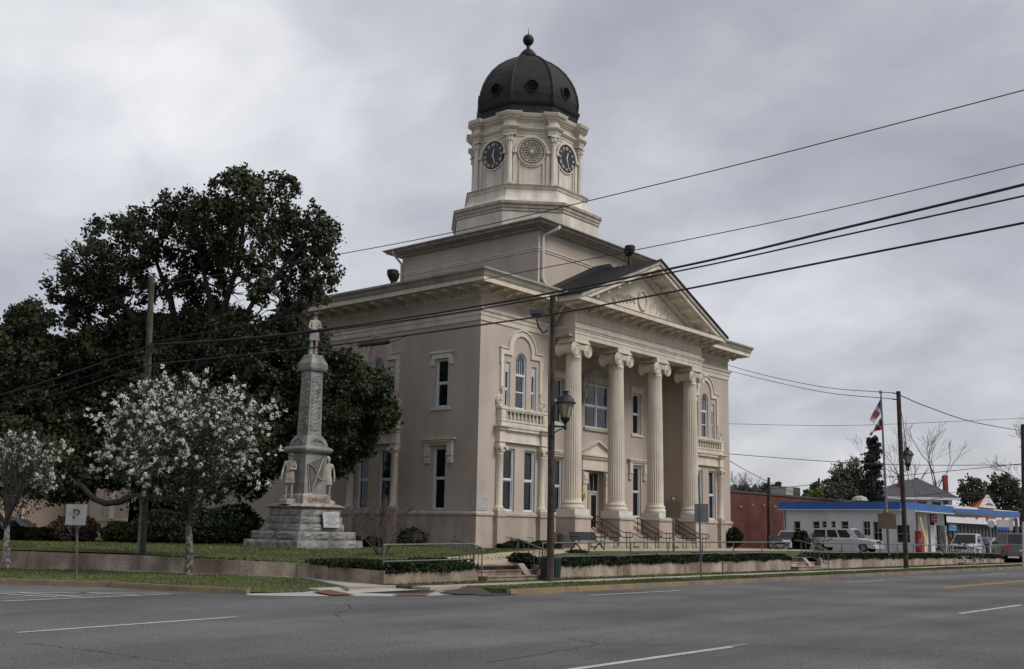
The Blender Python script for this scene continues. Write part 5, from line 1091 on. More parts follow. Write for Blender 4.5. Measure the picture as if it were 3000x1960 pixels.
# ------------------------------------------------------------------ STREET FURNITURE
def railing(label,xa,xb,y=21.25,zb=None,posts=None,h=.64,group='pipe railings on the retaining wall'):
    zb=zb or (lambda x: wz(x)+.03); t=thing('pipe_railing',label,'railing',((xa+xb)/2,y,zb((xa+xb)/2)),0,group)
    n=max(1,round((xb-xa)/2.55)); X=[xa+(xb-xa)*i/n for i in range(n+1)] if posts is None else posts
    for nm,dz in (('top_rail',h),('bottom_rail',.20)):
        q=MB(); q.tube([(x,y,zb(x)+dz) for x in X],.027 if dz>.3 else .023,8); q.build(nm,GALV,t,(0,0,0),smooth=True)
    for x in X: 
        q=MB(); q.tube([(x,y,zb(x)-.12),(x,y,zb(x)+h)],.026,8); q.lathe(x,y,[(.034,zb(x)+h-.05),(.036,zb(x)+h),(.02,zb(x)+h+.03)],8); q.build('post',GALV,t,(0,0,0),smooth=True)
    return t
ry=21.25; rx=lambda px,py: onY(px,py,ry).x
railing('short galvanised pipe rail on the wall left of the corner steps',rx(1124,1620),rx(1388,1620))
railing('long galvanised pipe rail on the wall in front of the portico',rx(1590,1610),rx(2309,1600))
railing('galvanised pipe rail on the wall behind the blue sign',rx(2403,1600),rx(2802,1600))
railing('last galvanised pipe rail at the right end of the wall',rx(2852,1600),rx(2940,1600))
def picket(label,x,ya,yb,za,zb_):
    t=thing('step_handrail',label,'handrail',(x,ya,za-.8),0,'picket handrails beside the wall steps')
    q=MB(); q.tube([(x,ya-.05,za-.10),(x,ya,za),(x,yb,zb_),(x,yb+.35,zb_+.0)],.026,7); q.build('handrail',GALV,t,(0,0,0),smooth=True)
    q=MB(); q.tube([(x,ya,za-.62),(x,yb,zb_-.62)],.018,6); q.build('lower_bar',GALV,t,(0,0,0))
    for i in range(7):
        u=i/6; y=ya+(yb-ya)*u; z=za+(zb_-za)*u; q=MB(); q.tube([(x,y,z-(.85 if i in (0,6) else .62)),(x,y,z)],.022 if i in (0,6) else .013,6); q.build('picket' if i not in (0,6) else 'post',GALV,t,(0,0,0))
    return t
picket('galvanised picket handrail on the right of the corner steps',s1b+.02,WY-.55,WY+.75,.98,1.36)
picket('galvanised picket handrail on the left of the corner steps at the short rail',s1a+.02,WY-.1,WY+.8,1.1,1.3)
picket('galvanised picket handrail at the steps by the blue sign',s2b-.4,WY-.55,WY+.75,1.02,1.42)
picket('galvanised picket handrail at the farthest wall steps',s3b-.3,WY-.55,WY+.75,.98,1.36)
# handrails of the portico stairs: loop ended brown pipes
for gi,(xa,xb) in enumerate(((49.95,52.62),(54.38,57.0),(58.85,61.4))):
    for k in range(3):
        x=xa+.05+(xb-xa-.1)*k/2
        t=thing('stair_handrail',['left','middle','right'][gi]+' portico stair handrail, '+['leftmost','middle one','rightmost'][k]+' of its three','handrail',(x,35.1,GZ),0,'brown handrails on the portico stairs')
        y0,y1=34.62,37.0; zt,zb2=1.66,1.36
        q=MB(); q.tube([(x,y1+.2,2.56),(x,y1,2.56),(x,35.25,zt),(x,34.75,zt),(x,34.62,zt-.05),(x,34.56,(zt+zb2)/2),(x,34.62,zb2+.05),(x,34.75,zb2),(x,35.25,zb2),(x,y1,2.26),(x,y1+.2,2.26)],.030,7); q.build('rail_loop',BROWNRAIL,t,(0,0,0),smooth=True)
        for y,zz_,zg in ((34.78,zt,GZ-.05),(35.02,zt,GZ-.05),(36.75,2.45,1.5),(37.1,2.56,1.55)): q=MB(); q.tube([(x,y,zg),(x,y,zz_)],.026,6); q.build('post',BROWNRAIL,t,(0,0,0))
        q=MB(); q.tube([(x,34.78,GZ+.1),(x,35.02,GZ+.1)],.018,5); q.build('cross_bar',BROWNRAIL,t,(0,0,0))
def bench(label,x,y,rot,w=2.0,group='dark slatted park benches'):
    t=thing('park_bench',label,'bench',(x,y,lz(x,y)+.03 if y<31 else .735),rot,group)
    def pt(n,q,m=DARK): o=q.mesh(n,m); ob=bpy.data.objects.new(n,o); C.objects.link(ob); ob.parent=t; return ob
    a=w/2
    q=MB()
    for i in range(9): z=.46+.045*0; y_=-.24+i*.055; q.box(-a,a,y_-.024,y_+.024,.43+(.01 if i in(0,8) else 0),.45)
    pt('seat',q,plain('bench_slat_metal',(.016,.016,.018),.6,.0))
    q=MB()
    for i in range(9): q.box(-a,a,.24+i*.014,.26+i*.014,.47+i*.044,.512+i*.044)
    q.tube([(-a,.36,.88),(a,.36,.88)],.022,6); pt('backrest',q,MATS['bench_slat_metal'])
    for s in (-1,1):
        q=MB(); X=s*(a-.12); q.tube([(X,-.3,.0),(X,-.24,.12),(X,-.12,.24),(X,0,.30),(X,.12,.24),(X,.24,.12),(X,.30,0)],.035,6); q.tube([(X,-.24,.42),(X,0,.30),(X,.26,.44)],.03,6)
        q.box(X-.03,X+.03,-.36,-.24,0,.03); q.box(X-.03,X+.03,.24,.36,0,.03); pt('leg',q)
        q=MB(); X=s*(a-.02); q.tube([(X,-.26,.43),(X,-.30,.6),(X,-.2,.66),(X,.1,.66),(X,.32,.62)],.022,6); pt('armrest',q)
    return t
bench('dark metal bench standing in front of the left pedestal of the portico',45.35,32.6,0,2.3)
pb=ground(2286,1611,.72); bench('dark metal bench on the grass right of the courthouse, before the brick wall',pb.x,pb.y,R(8),2.7)
p=ground(1648,1612,.70); t=thing('litter_bin','brown oval litter bin on a post left of the near bench','bin',p)
q=MB(); q.tube([(p.x,p.y,p.z),(p.x,p.y,p.z+.42)],.06,8); q.build('post',GALV,t,(0,0,0)); q=MB(); q.lathe(p.x,p.y,[(.22,p.z+.40),(.28,p.z+.44),(.29,p.z+.80),(.24,p.z+.86),(.05,p.z+.88)],16); q.build('drum',plain('bin_brown',(.055,.048,.045),.6),t,(0,0,0),smooth=True)
# trash receptacle behind the pole
TC=ground(1614,1703,.14); TC=Vector((TC.x+.42,TC.y+.34,.13)); t=thing('trash_can','dark green slatted trash can behind the brown utility pole','trash can',TC)
GRN=plain('dark_green_slats',(.018,.035,.035),.5); q=MB(); q.lathe(TC.x,TC.y,[(.26,.16),(.29,.84),(.29,.86),(.25,.86),(.2,.75),(.02,.74)],20); q.build('liner',plain('dark_liner',(.008,.012,.013),.6),t,(0,0,0))
for i in range(20):
    a=i*PI/10; q=MB(); c,s=math.cos(a),math.sin(a); q.poly([(TC.x+.285*c-.03*s,TC.y+.285*s+.03*c,.15),(TC.x+.285*c+.03*s,TC.y+.285*s-.03*c,.15),(TC.x+.315*c+.03*s,TC.y+.315*s-.03*c,.84),(TC.x+.315*c-.03*s,TC.y+.315*s+.03*c,.84)],(.018*c,.018*s,0)); q.build('slat',GRN,t,(0,0,0))
for z in (.2,.82): q=MB(); q.tube([(TC.x+.325*math.cos(a),TC.y+.325*math.sin(a),z) for a in [k*2*PI/20 for k in range(21)]],.02,5); q.build('hoop',GRN,t,(0,0,0))
# utility poles
def lantern(parent,p,arm):   # p: top of lantern base; arm: start point at the pole
    q=MB(); q.tube([arm,(p[0],p[1],arm[2]+.02)],.026,6); q.tube([(arm[0],arm[1],arm[2]-.22),((arm[0]+p[0])/2,(arm[1]+p[1])/2,arm[2]-.1),(p[0],p[1],arm[2])],.02,6); q.tube([(arm[0],arm[1],arm[2]-.28),(arm[0],arm[1],arm[2]+.12)],.05,6); q.lathe(p[0],p[1],[(.02,arm[2]-.1),(.05,arm[2]-.03),(.04,arm[2]+.08),(.07,arm[2]+.14),(.13,arm[2]+.2),(.15,arm[2]+.28)],10); q.build('lamp_arm',DARK,parent,(0,0,0))
    z=arm[2]+.28
    q=MB(); q.lathe(p[0],p[1],[(.115,z),(.25,z+.42)],6); l_=q.build('lamp_glass',mat('frosted_lamp_glass',(.33,.30,.235),(.27,.24,.18),5,.4),parent,(0,0,0))
    for i in range(6): a=i*PI/3; q=MB(); q.tube([(p[0]+.12*math.cos(a),p[1]+.12*math.sin(a),z),(p[0]+.257*math.cos(a),p[1]+.257*math.sin(a),z+.43)],.012,4); q.build('glazing_bar',DARK,l_,'local' if False else (0,0,0))
    q=MB(); q.lathe(p[0],p[1],[(.31,z+.42),(.32,z+.44),(.27,z+.5),(.22,z+.60),(.16,z+.66),(.09,z+.70),(.09,z+.76),(.12,z+.78),(.1,z+.8),(.04,z+.82)],12); q.build('lamp_cap',DARK,parent,(0,0,0))
def pole(label,base,top,r0,r1,m,name='utility_pole',seg=12):
    t=thing(name,label,'utility pole',base); b=Vector(base); tp=Vector(top)
    q=MB(); q.tube([b+Vector((0,0,-.2)),b.lerp(tp,.33)+Vector((.02,0,0)),b.lerp(tp,.66)+Vector((-.02,.01,0)),tp],r0,seg,r1=r1); q.build('shaft',m,t,(0,0,0),smooth=True); return t
MPB=ground(1611,1704,.14); MPT=at(1620,866,MPB.dot(_f)+.3-EYE.dot(_f)+.0) if False else None
def dep(v): return (Vector(v)-EYE).dot(_f)
dM=dep(MPB); MPT=at(1620,866,dM+.2); mp=pole('dark brown leaning wooden utility pole with a lantern, in front of the portico','' or MPB,MPT,.115,.092,WOOD)
q=MB(); q.tube([at(1611,925,dM-.05),at(1610,1050,dM-.10),at(1609,1244,dM-.12)],.022,6); q.build('conduit',GALV,mp,(0,0,0))
lp=at(1656,1240,dM); lantern(mp,(lp.x,lp.y),tuple(at(1618,1250,dM-.03)))
t=mp; q=MB(); a=at(1606,968,dM); q.tube([a,at(1592,976,dM),at(1577,958,dM),at(1572,935,dM)],.022,6); q.tube([at(1606,960,dM),at(1590,974,dM+.03),at(1574,945,dM)],.012,4); q.build('floodlight_bracket',DARK,t,(0,0,0))
q=MB(); c=at(1572,920,dM); q.frus(0,0,-.11,.10,.12,.10,.21,.16); q.box(-.2,.2,-.165,-.155,-.02,.09); o=q.build('floodlight',plain('floodlight_grey',(.05,.05,.055),.5),t,(c.x,c.y,c.z),R(-50))
for (x,y,s) in ((1612,1050,1),(1603,1205,-1),(1622,1345,1),(1616,1165,-1)): a=at(x,y,dM-.09); b=a+_rt*(.22*s if s>0 else -.10); q=MB(); q.tube([a,b],.008,4); q.build('step_bolt',DARK,t,(0,0,0))
LPB=ground(415,1671,.14); dL=dep(LPB); LPT=at(445,808,dL+.2); lp_=pole('greenish grey wooden utility pole rising through the dark tree at the left',LPB,LPT,.115,.09,WOOD2)
q=MB(); q.tube([at(402,1668,dL-.12),at(417,1440,dL-.12)],.052,8); q.build('cable_guard',mat('green_guard',(.16,.19,.165),(.13,.155,.135),3,.6),lp_,(0,0,0))
q=MB(); q.tube([at(446,1005,dL-.1),at(446,1035,dL-.1)],.07,6); q.box(0,.0001,0,.0001,0,.0001); q.build('cable_clamp',DARK,lp_,(0,0,0))
RPB=ground(2655,1665,.14); dR=dep(RPB); RPT=at(2632,1146,dR); rp_=pole('brown wooden utility pole with a lantern beside the flagpole',RPB,RPT,.125,.11,WOOD)
lp=at(2661,1370,dR); a=at(2640,1374,dR); z=a.z; lantern(rp_,(lp.x,lp.y),(a.x,a.y,z))
for y in (1152,1170): a=at(2632,y,dR); q=MB(); q.tube([a,a-_rt*.28],.03,5); q.build('insulator',DARK,rp_,(0,0,0))
FPB=at(2252,1605,104); FP2=pole('thin dark utility pole in front of the brick wall',(FPB.x,FPB.y,.3),at(2252,1399,104),.17,.13,WOOD)
b=at(2400,1560,130); pole('distant dark utility pole above the brick building roof',(b.x,b.y,.3),at(2399,1401,130),.16,.13,WOOD)
b=at(3000,1600,92); t=pole('wooden utility pole at the right edge by the bare tree',(b.x,b.y,.3),at(2996,1243,92),.17,.15,WOOD)
b=at(2886,1560,150); pole('distant grey pole behind the orange gabled store',(b.x,b.y,.3),at(2884,1408,150),.16,.13,WOOD2)
# wires
def cat_(pts,n=14):
    P=[at(*p) for p in pts]; P=[P[0]*2-P[1]]+P+[P[-1]*2-P[-2]]; out_=[]
    for i in range(1,len(P)-2):
        p0,p1,p2,p3=P[i-1:i+3]
        for k in range(n):
            t=k/n; out_.append(.5*((2*p1)+(p2-p0)*t+(2*p0-5*p1+4*p2-p3)*t*t+(3*p1-p0-3*p2+p3)*t**3))
    out_.append(P[-2])
    if pts[-1][0]>=3300: out_.append(out_[-1]+(out_[-1]-out_[-2]).normalized()*26+Vector((0,0,1.2)))
    return out_
WIRE=plain('black_cable',(.012,.012,.013),.6)
def wire(label,pts,r,name='overhead_wire',grp='overhead wires'):
    q=MB(); q.tube(cat_(pts),r,5); o=q.build(name,WIRE); tag(o,label,'wire',grp); return o
idp=lambda x,xa,da,xb,db: 1/((1/da)+((1/db)-(1/da))*(x-xa)/(xb-xa))
dd=lambda x: idp(x,445,dL,1620,dM) if x<1620 else idp(x,1620,dM,3300,20)
dA=lambda x: idp(x,445,dL,3300,20)
W=lambda L_,f: [(x,y,f(x)) for x,y in L_]
wire('topmost thin wire crossing the tower base from the left pole',W([(445,839),(965,750),(1340,678),(1718,590),(2230,465),(3000,264),(3300,182)],dA),.0125)
wire('second thin wire passing just over the portico roof',W([(445,1003),(1110,877),(1422,818),(1870,731),(2400,622),(3000,480),(3300,405)],dA),.011)
wire('upper thick black cable across the pediment',W([(445,1010),(820,981),(1380,901),(2000,780),(2470,669),(3000,541),(3300,463)],dd),.033)
wire('lower twin of the thick cable across the pediment',W([(445,1013),(820,985),(1380,910),(2000,792),(2470,690),(3000,574),(3300,505)],dd),.022)
wire('lowest thick cable running in front of the capitals',W([(445,1068),(820,1029),(1060,1001),(1480,942),(1620,921),(2000,849),(2470,757),(3000,653),(3300,590)],dd),.027)
q=MB(); q.tube([at(1050,1013,dd(1060)),at(1063,1010,dd(1060)),at(1128,1003,dd(1128)),at(1142,1000,dd(1140))],.075,10); o=q.build('splice_case',WIRE); tag(o,'black cylindrical splice case hanging on the lowest cable before the arched window','splice case')
wire('looping slack cable by the splice case',[(980,965,dd(980)),(1000,985,dd(980)),(1016,1003,dd(1010)),(1030,1010,dd(1030)),(1060,1011,dd(1060)),(1150,1000,dd(1150)),(1192,984,dd(1190))],.012)
for a,b,l_,r_ in (((445,1010),[(300,1062),(120,1122),(-80,1180)],'thick cable leaving the left pole towards the left edge, upper one',.03),((445,1068),[(330,1100),(180,1150),(-80,1212)],'thick cable leaving the left pole towards the left edge, lower one',.024),((445,842),[(300,882),(100,945),(-80,985)],'thin wire leaving the top of the left pole towards the left edge',.012),((445,1040),[(300,1090),(120,1140),(-80,1196)],'middle thin cable leaving the left pole towards the left edge',.012)):
    wire(l_,[(a[0],a[1],dL)]+[(x,y,dL+ (445-x)*.004) for x,y in b],r_)
for l_,pts,r_ in (('thin wire from behind the courthouse corner to the top of the right pole',[(2120,1066,80),(2240,1099,76),(2420,1135,68),(2630,1152,dR)],.02),('second thin wire below it reaching the right pole',[(2120,1082,80),(2240,1112,76),(2420,1150,68),(2630,1170,dR)],.02),('sagging wire from the right pole to the right edge',[(2634,1157,dR),(2720,1193,60),(2850,1236,72),(2996,1263,92)],.028),
  ('faint far wire across the sky right of the courthouse',[(2100,1241,150),(2500,1246,150),(3020,1224,150)],.03),('far wire behind the flagpole',[(2100,1327,110),(2400,1350,110),(2660,1362,110),(3020,1362,110)],.035),('far wire rising to the right edge pole',[(2230,1435,104),(2600,1398,104),(3010,1357,92)],.03),
  ('far wire slanting down to the thin pole by the brick wall',[(2120,1340,100),(2180,1375,102),(2252,1412,104),(2340,1450,100)],.03),('low far wire before the white house',[(2580,1462,120),(2700,1452,118),(2800,1443,116),(3020,1457,112)],.03),('lower far wire before the white house',[(2580,1478,120),(2700,1468,118),(2800,1455,116),(3020,1462,112)],.028),('guy line hanging beside the right pole',[(2635,1182,dR),(2645,1230,dR),(2652,1290,dR),(2657,1320,dR)],.012)):
    wire(l_,pts,r_)
a=onY(2726,1645,21.1); b=onY(2695,1514,24.5); q=MB(); q.tube([a,a.lerp(b,.98)],.05,7); o=q.build('guy_wire_guard',mat('yellow_guard',(.55,.33,.03),(.45,.27,.03),3,.5)); tag(o,'slanting yellow guy wire guard right of the brown pole','guy guard')
wire('thin guy wire above the yellow guard',[(2695,1514,dep(b)),(2660,1330,dep(b)-2),(2634,1160,dR)],.012)
# signs
def sign(name,label,base,top,m): t=thing(name,label,'sign',base); q=MB(); q.tube([Vector(base)-Vector((0,0,.1)),top],.032,8); q.build('post',GALV,t,(0,0,0)); return t
SB=ground(224,1694,.12); dS=dep(SB); t=sign('traffic_sign','faded square no parking sign with a broken letter P by the left kerb',SB,at(227,1500,dS),GALV)
fr=math.atan2(SB.x,SB.y)+R(6); q=MB(); q.box(-.26,.26,-.012,.0,-.275,.275); c=at(223,1508,dS-.06); pl_=q.build('sign_plate',mat('faded_sign_white',(.25,.25,.255),(.20,.20,.205),5,.6),t,(c.x,c.y,c.z),-fr)
for nm,(a,b,c_,d) in (('border',(-.29,.29,.295,.31)),('border',(-.29,.29,-.31,-.295)),('border',(-.31,-.295,-.31,.31)),('border',(.295,.31,-.31,.31))): q=MB(); q.box(a,b,-.016,-.012,c_,d); q.build(nm,DARK,pl_,'local')
tm=textmesh('P',.38,.004,'letter',BLK); o=link('letter',tm,pl_,'local'); o.location=(0,-.017,0)
q=MB(); q.poly([(-.15,-.022,.045),(-.11,-.022,.075),(.06,-.022,-.045),(.03,-.022,-.075)],(0,-.001,0)); q.build('worn_slash',MATS['faded_sign_white'],pl_,'local')
SB=ground(2054,1689,.15); dS=dep(SB); t=sign('traffic_sign','back of a plain grey rectangular sign in front of the portico right side',SB,at(2047,1392,dS),GALV)
q=MB(); q.box(-.25,.25,-.01,.0,-.32,.32); c=at(2055,1503,dS+.05); q.build('sign_plate',mat('bare_aluminium',(.20,.205,.215),(.17,.175,.18),4,.5,metal=.3),t,(c.x,c.y,c.z),-math.atan2(SB.x,SB.y)-R(8))
b=ground(2118,1684,.15); q=MB(); q.tube([b-Vector((0,0,.1)),at(2117,1648,dep(b))],.03,8); q.lathe(*at(2117,1648,dep(b)).xy,[(.04,at(2117,1648,dep(b)).z-.05),(.045,at(2117,1648,dep(b)).z+.01)],8); tag(q.build('short_post',GALV),'short bare galvanised post right of the grey sign back','post')
b=ground(2420,1662,.16); t=thing('blue_sign','small blue rectangular sign low against the wall','sign',b); q=MB(); q.tube([b-Vector((0,0,.1)),b+Vector((0,0,.42))],.035,6); q.build('post',DARK,t,(0,0,0)); q=MB(); q.box(b.x-.08,b.x+.42,b.y-.03,b.y,.40,.66); pl_=q.build('sign_plate',plain('blue_sign_paint',(.02,.06,.26),.5),t,(0,0,0))
for i in range(3): q=MB(); q.box(b.x+.06+i*.08,b.x+.11+i*.08,b.y-.034,b.y-.03,.50,.565); q.build('number_mark',plain('sign_white',(.5,.5,.52),.5),pl_,(0,0,0))
# historical markers
def marker(label,base,zt,w,h,rot,m):
    t=thing('historical_marker',label,'marker',base); q=MB(); q.tube([Vector(base)-Vector((0,0,.1)),(base[0],base[1],zt-h)],.06,8); q.build('post',GALV,t,(0,0,0))
    a=w/2; pts=[(-a,0,0),(a,0,0),(a,0,h*.74),(a*.55,0,h*.76),(a*.3,0,h*.84),(.18,0,h*.92),(.1,0,h),(-.1,0,h),(-.18,0,h*.92),(-a*.3,0,h*.84),(-a*.55,0,h*.76),(-a,0,h*.74)]
    q=MB(); q.poly(pts,(0,.05,0)); p=q.build('plate',m,t,(base[0],base[1],zt-h),rot)
    q=MB(); q.lathe(0,h*.86,[(.10,-.015),(.06,-.03),(.02,-.03)],12,axis='y'); q.build('seal',plain('seal_gold',(.26,.18,.10),.5),p,'local')
    q=MB()
    for i in range(9): q.box(-a*.85,a*(.85-.1*(i%3==2)),-.006,0,h*.66-i*h*.07,h*.66-i*h*.07+.025)
    q.build('raised_text',m,p,'local')
b=at(1974,1611,57); marker('old green bronze historical marker on a post in front of the third column',(b.x,b.y,.7),at(1974,1452,57).z,.98,1.18,R(-20),mat('verdigris_bronze',(.060,.044,.024),(.038,.037,.027),2.2,.6,metal=.2))
b=at(2604,1618,55.5); marker('golden brown historical marker with a crest partly behind the right utility pole',(b.x,b.y,.6),at(2604,1489,55.5).z,1.12,1.06,R(-30),mat('golden_bronze',(.070,.049,.026),(.045,.034,.02),2.5,.6,metal=.2))
# rooftop floodlights
def roofflood(label,p,z1):
    t=thing('roof_floodlight',label,'floodlight',p,0,'dark floodlights on the courthouse roof'); q=MB(); q.tube([Vector(p)-Vector((0,0,.3)),(p[0],p[1],z1)],.08,8); q.lathe(p[0],p[1],[(.14,p[2]-.1),(.14,p[2]+.15)],8); q.build('post',DARK,t,(0,0,0))
    for s in (-1,1): q=MB(); q.lathe(s*.3,0,[(.05,-.42),(.22,-.36),(.32,-.15),(.34,.1),(.30,.14)],12); o=q.build('lamp_head',DARK,t,(p[0],p[1],z1+.32),R(40)); 
roofflood('dark twin floodlight on the ridge of the portico roof',(XC,36.9,18.65),19.35)
roofflood('dark twin floodlight at the edge of the left roof',(41.25,43.55,15.45),15.75)
# flagpole with two limp flags
fb=ground(2603,1612,.65); dF=dep(fb); t=thing('flagpole','tall silver flagpole with two hanging flags left of the utility pole','flagpole',fb)
q=MB(); q.tube([fb,at(2581,1156,dF)],.13,10,r1=.07); q.build('shaft',mat('silver_pole',(.30,.31,.32),(.24,.25,.26),2,.4,metal=.5),t,(0,0,0),smooth=True)
q=MB(); tp=at(2580.5,1150,dF); q.lathe(tp.x,tp.y,[(.02,tp.z-.15),(.14,tp.z-.05),(.16,tp.z+.06),(.1,tp.z+.17),(.02,tp.z+.2)],12); q.build('ball',mat('gold_ball',(.35,.27,.14),rough=.4),t,(0,0,0),smooth=True)
FR=plain('flag_red',(.42,.03,.035),.8); FW=plain('flag_white',(.55,.55,.58),.8); FB=plain('flag_navy',(.03,.04,.12),.8)
def flag(label,corners,paint,name='flag'):
    # corners px: hoist top, hoist bottom, fly bottom, fly top ; paint(u,v)->0,1,2
    nu,nv=20,26; q=MB(); P=[]
    for j in range(nv+1):
        for i in range(nu+1):
            u,v=i/nu,j/nv; a=[Vector(c) for c in corners]; p=(a[0]*(1-v)+a[1]*v)*(1-u)+(a[3]*(1-v)+a[2]*v)*u; w_=dF+.25*math.sin(u*9+v*3)*(u**.5); x=p.x+math.sin(v*9+u*2)*2.0*u; P.append(at(x,p.y+math.sin(u*7)*1.5*u,w_))
    n=len(q.v); q.v+=[tuple(p) for p in P]
    for j in range(nv):
        for i in range(nu): a=j*(nu+1)+i; q.f.append((a,a+1,a+nu+2,a+nu+1)); q.m.append(paint((i+.5)/nu,(j+.5)/nv))
    o=q.build(name,[FR,FW,FB],None,smooth=True); tag(o,label,'flag'); return o
def us(u,v): 
    if u<.42 and v<.54: return 1 if (int(u*20)+int(v*26))%3==0 and int(v*26)%2 else 2
    return int(v*13)%2
flag('limp American flag with red and white stripes, upper of the two',[(2581,1166),(2583,1206),(2562,1240),(2546,1228)],us)
def st(u,v):
    if u<.45: return 1 if abs(abs(u/.45-.5)*1.0-abs(v-.5))<.07 else 2
    return 1 if u>.86 else 0
flag('red and navy state flag with a white fly end, lower of the two',[(2580,1222),(2586,1258),(2566,1264),(2556,1262)],lambda u,v: (1 if abs(abs(u-.62)-abs(v-.45))<.06 and v<.55 else (2 if v<.62 and u<.55 else 0)))
o=flag('pale tail of the lower flag with a red tip hanging at its left',[(2560,1262),(2556,1274),(2549,1280),(2549,1266)],lambda u,v: 1 if u<.55 else 0,'flag')
# ------------------------------------------------------------------ RIGHT BACKGROUND
BR=thing('brick_building','long low red brick building with a flat roof beyond the courthouse','building',(115,56,.3))
mb=MB(); mb.box(90,146,50,64,-.3,5.75); mb.build('wall',BRICK,BR,(0,0,0)); mb=MB(); mb.box(89.9,146.1,49.9,64.1,5.72,5.92); mb.build('coping',plain('dark_coping',(.06,.05,.045),.8),BR,(0,0,0))
for px,y in ((2170,1484),(2204,1479),(2238,1480),(2270,1484)): p=onY(px,y,49.95); q=MB(); q.box(p.x-.25,p.x+.25,49.93,50.02,p.z-.12,p.z+.12); q.build('wall_vent',plain('vent_grey',(.16,.13,.12),.8),BR,(0,0,0))
p=onY(2303,1458,58); t=thing('rooftop_unit','white and dark boxy air unit on the roof of the brick building','air unit',(p.x,58,5.9)); w_=onY(2345,1458,58).x-p.x; z1=onY(2303,1425,58).z
mb=MB(); mb.box(p.x,p.x+w_*.5,58,60,5.9,z1); mb.build('casing',plain('unit_white',(.34,.33,.32),.6),t,(0,0,0)); mb=MB(); mb.box(p.x+w_*.5,p.x+w_,58,60,5.9,z1); mb.build('grille',plain('unit_dark',(.06,.06,.06),.6),t,(0,0,0))
GS=thing('service_station','white service station with a bright blue roof fascia','building',(98,40,.4))
SWH=mat('station_white',(.66,.66,.67),(.57,.57,.58),.8,.7,.1,8,streak=(.8,(.88,.88,.88))); BLU=mat('station_blue',(.030,.125,.37),(.026,.10,.30),.8,.5,streak=(.6,(.85,.85,.88)))
SX=94.2
def gsu(x,y): v=onX(x,y,SX); return (45.0-v.y,v.z)
D5=lambda x,y:(2050+x*.21008,1380+y*.21008); D6=lambda x,y:(2500+x*.238,1350+y*.238)
def hole(a,b): (u0,z1),(u1,z0)=gsu(*a),gsu(*b); return (u0,u1,z0,z1)
H=[hole(D5(1310,700),D5(1405,900)),hole(D5(1575,700),D5(1672,835)),hole(D5(1705,700),D5(1770,790)),hole(D5(1832,700),D5(1895,790)),hole(D5(1970,700),D5(2075,835)),hole(D5(2275,700),D5(2380,900)),hole(D6(240,750),D6(357,1015)),hole(D6(528,790),D6(700,1010))]
mb=MB(); wallpanel(mb,0,12.2,-.1,4.1,H,dep=.4); mb.build('wall',SWH,GS,(SX,45,0),SIDE)
for i,h in enumerate(H):
    q=MB(); a,b,c,d=h; fw_=.05; yy=.2
    for r_ in ((a,a+fw_,c,d),(b-fw_,b,c,d),(a+fw_,b-fw_,d-fw_,d),(a+fw_,b-fw_,c,c+fw_),(a+fw_,b-fw_,(c+d)/2-.03,(c+d)/2+.03)): q.box(r_[0],r_[1],yy-.04,yy+.04,r_[2],r_[3])
    if i>=5: q.box((a+b)/2-.03,(a+b)/2+.03,yy-.035,yy+.035,c,d)
    o=q.build('window',plain('station_frame',(.33,.33,.34),.6),GS,(SX,45,0),SIDE); q=MB(); q.box(a+fw_,b-fw_,yy,yy+.02,c+fw_,d-fw_); q.build('pane',GLASS,o,'local')
mb=MB(); mb.box(SX+.5,SX+13,38.0,44.8,-.1,4.0); mb.build('inner_wall',MATS['dark_inside'],GS,(0,0,0))
mb=MB(); mb.box(SX,SX+16,44.9,45.1,-.1,4.1); mb.build('end_wall',SWH,GS,(0,0,0))
mb=MB(); mb.box(SX-.5,SX+14.0,33.9,45.4,4.05,4.12); mb.build('soffit',SWH,GS,(0,0,0))
mb=MB(); mb.sweep([(SX-.3,45.4),(SX-.3,34.0),(108.3,34.0)],[(0,4.1),(.06,4.1),(.06,4.80),(0,4.80)]); mb.build('blue_fascia',BLU,GS,(0,0,0))
mb=MB(); mb.box(SX-.2,108.2,34.1,45.3,4.5,4.7); mb.build('roof',plain('flat_roof_grey',(.12,.12,.12),.9),GS,(0,0,0))
mb=MB(); mb.poly([(108.3,33.9,4.28),(131,33.9,4.30),(131,33.9,4.86),(108.3,33.9,4.62)],(0,-.08,0)); mb.build('canopy_fascia',BLU,GS,(0,0,0)); mb=MB(); mb.box(108.3,131,33.95,40,4.2,4.45); mb.build('canopy',SWH,GS,(0,0,0))
# the forecourt front wall with bay openings, facing the road
Yb=36.2; fx=lambda x,y: onY(x,y,Yb)
Z1=lambda x,y:(2620+x*.1672,1440+y*.1672)
for (a,b,nm,m) in ((Z1(410,400),Z1(600,920),'pier',SWH),(Z1(625,560),Z1(720,990),'pier',SWH),(Z1(600,400),Z1(920,570),'lintel',SWH),(Z1(880,560),Z1(940,980),'pier',SWH)):
    p=fx(*a); r_=fx(*b); q=MB(); q.box(p.x,r_.x,Yb,Yb+.5,min(r_.z,3.0) if nm=='lintel' else .3,4.1); q.build(nm,m,GS,(0,0,0))
p=fx(*Z1(700,570)); r_=fx(*Z1(890,900)); q=MB(); q.box(fx(*Z1(430,560)).x,fx(*Z1(900,900)).x,Yb+1.5,Yb+1.6,.3,4.1); q.build('dark_bay',MATS['dark_inside'],GS,(0,0,0))
p=fx(*Z1(625,400)); r_=fx(*Z1(740,545)); q=MB(); q.box(p.x,r_.x,Yb-.1,Yb-.04,r_.z,p.z-.02); o=q.build('wall_sign',plain('sign_red',(.36,.03,.04),.5),GS,(0,0,0))
for i in range(3): q=MB(); q.box(p.x+.15,r_.x-.2,Yb-.11,Yb-.1,r_.z+.25+i*.28,r_.z+.33+i*.28); q.build('sign_stripe',MATS['sign_white'],o,(0,0,0))
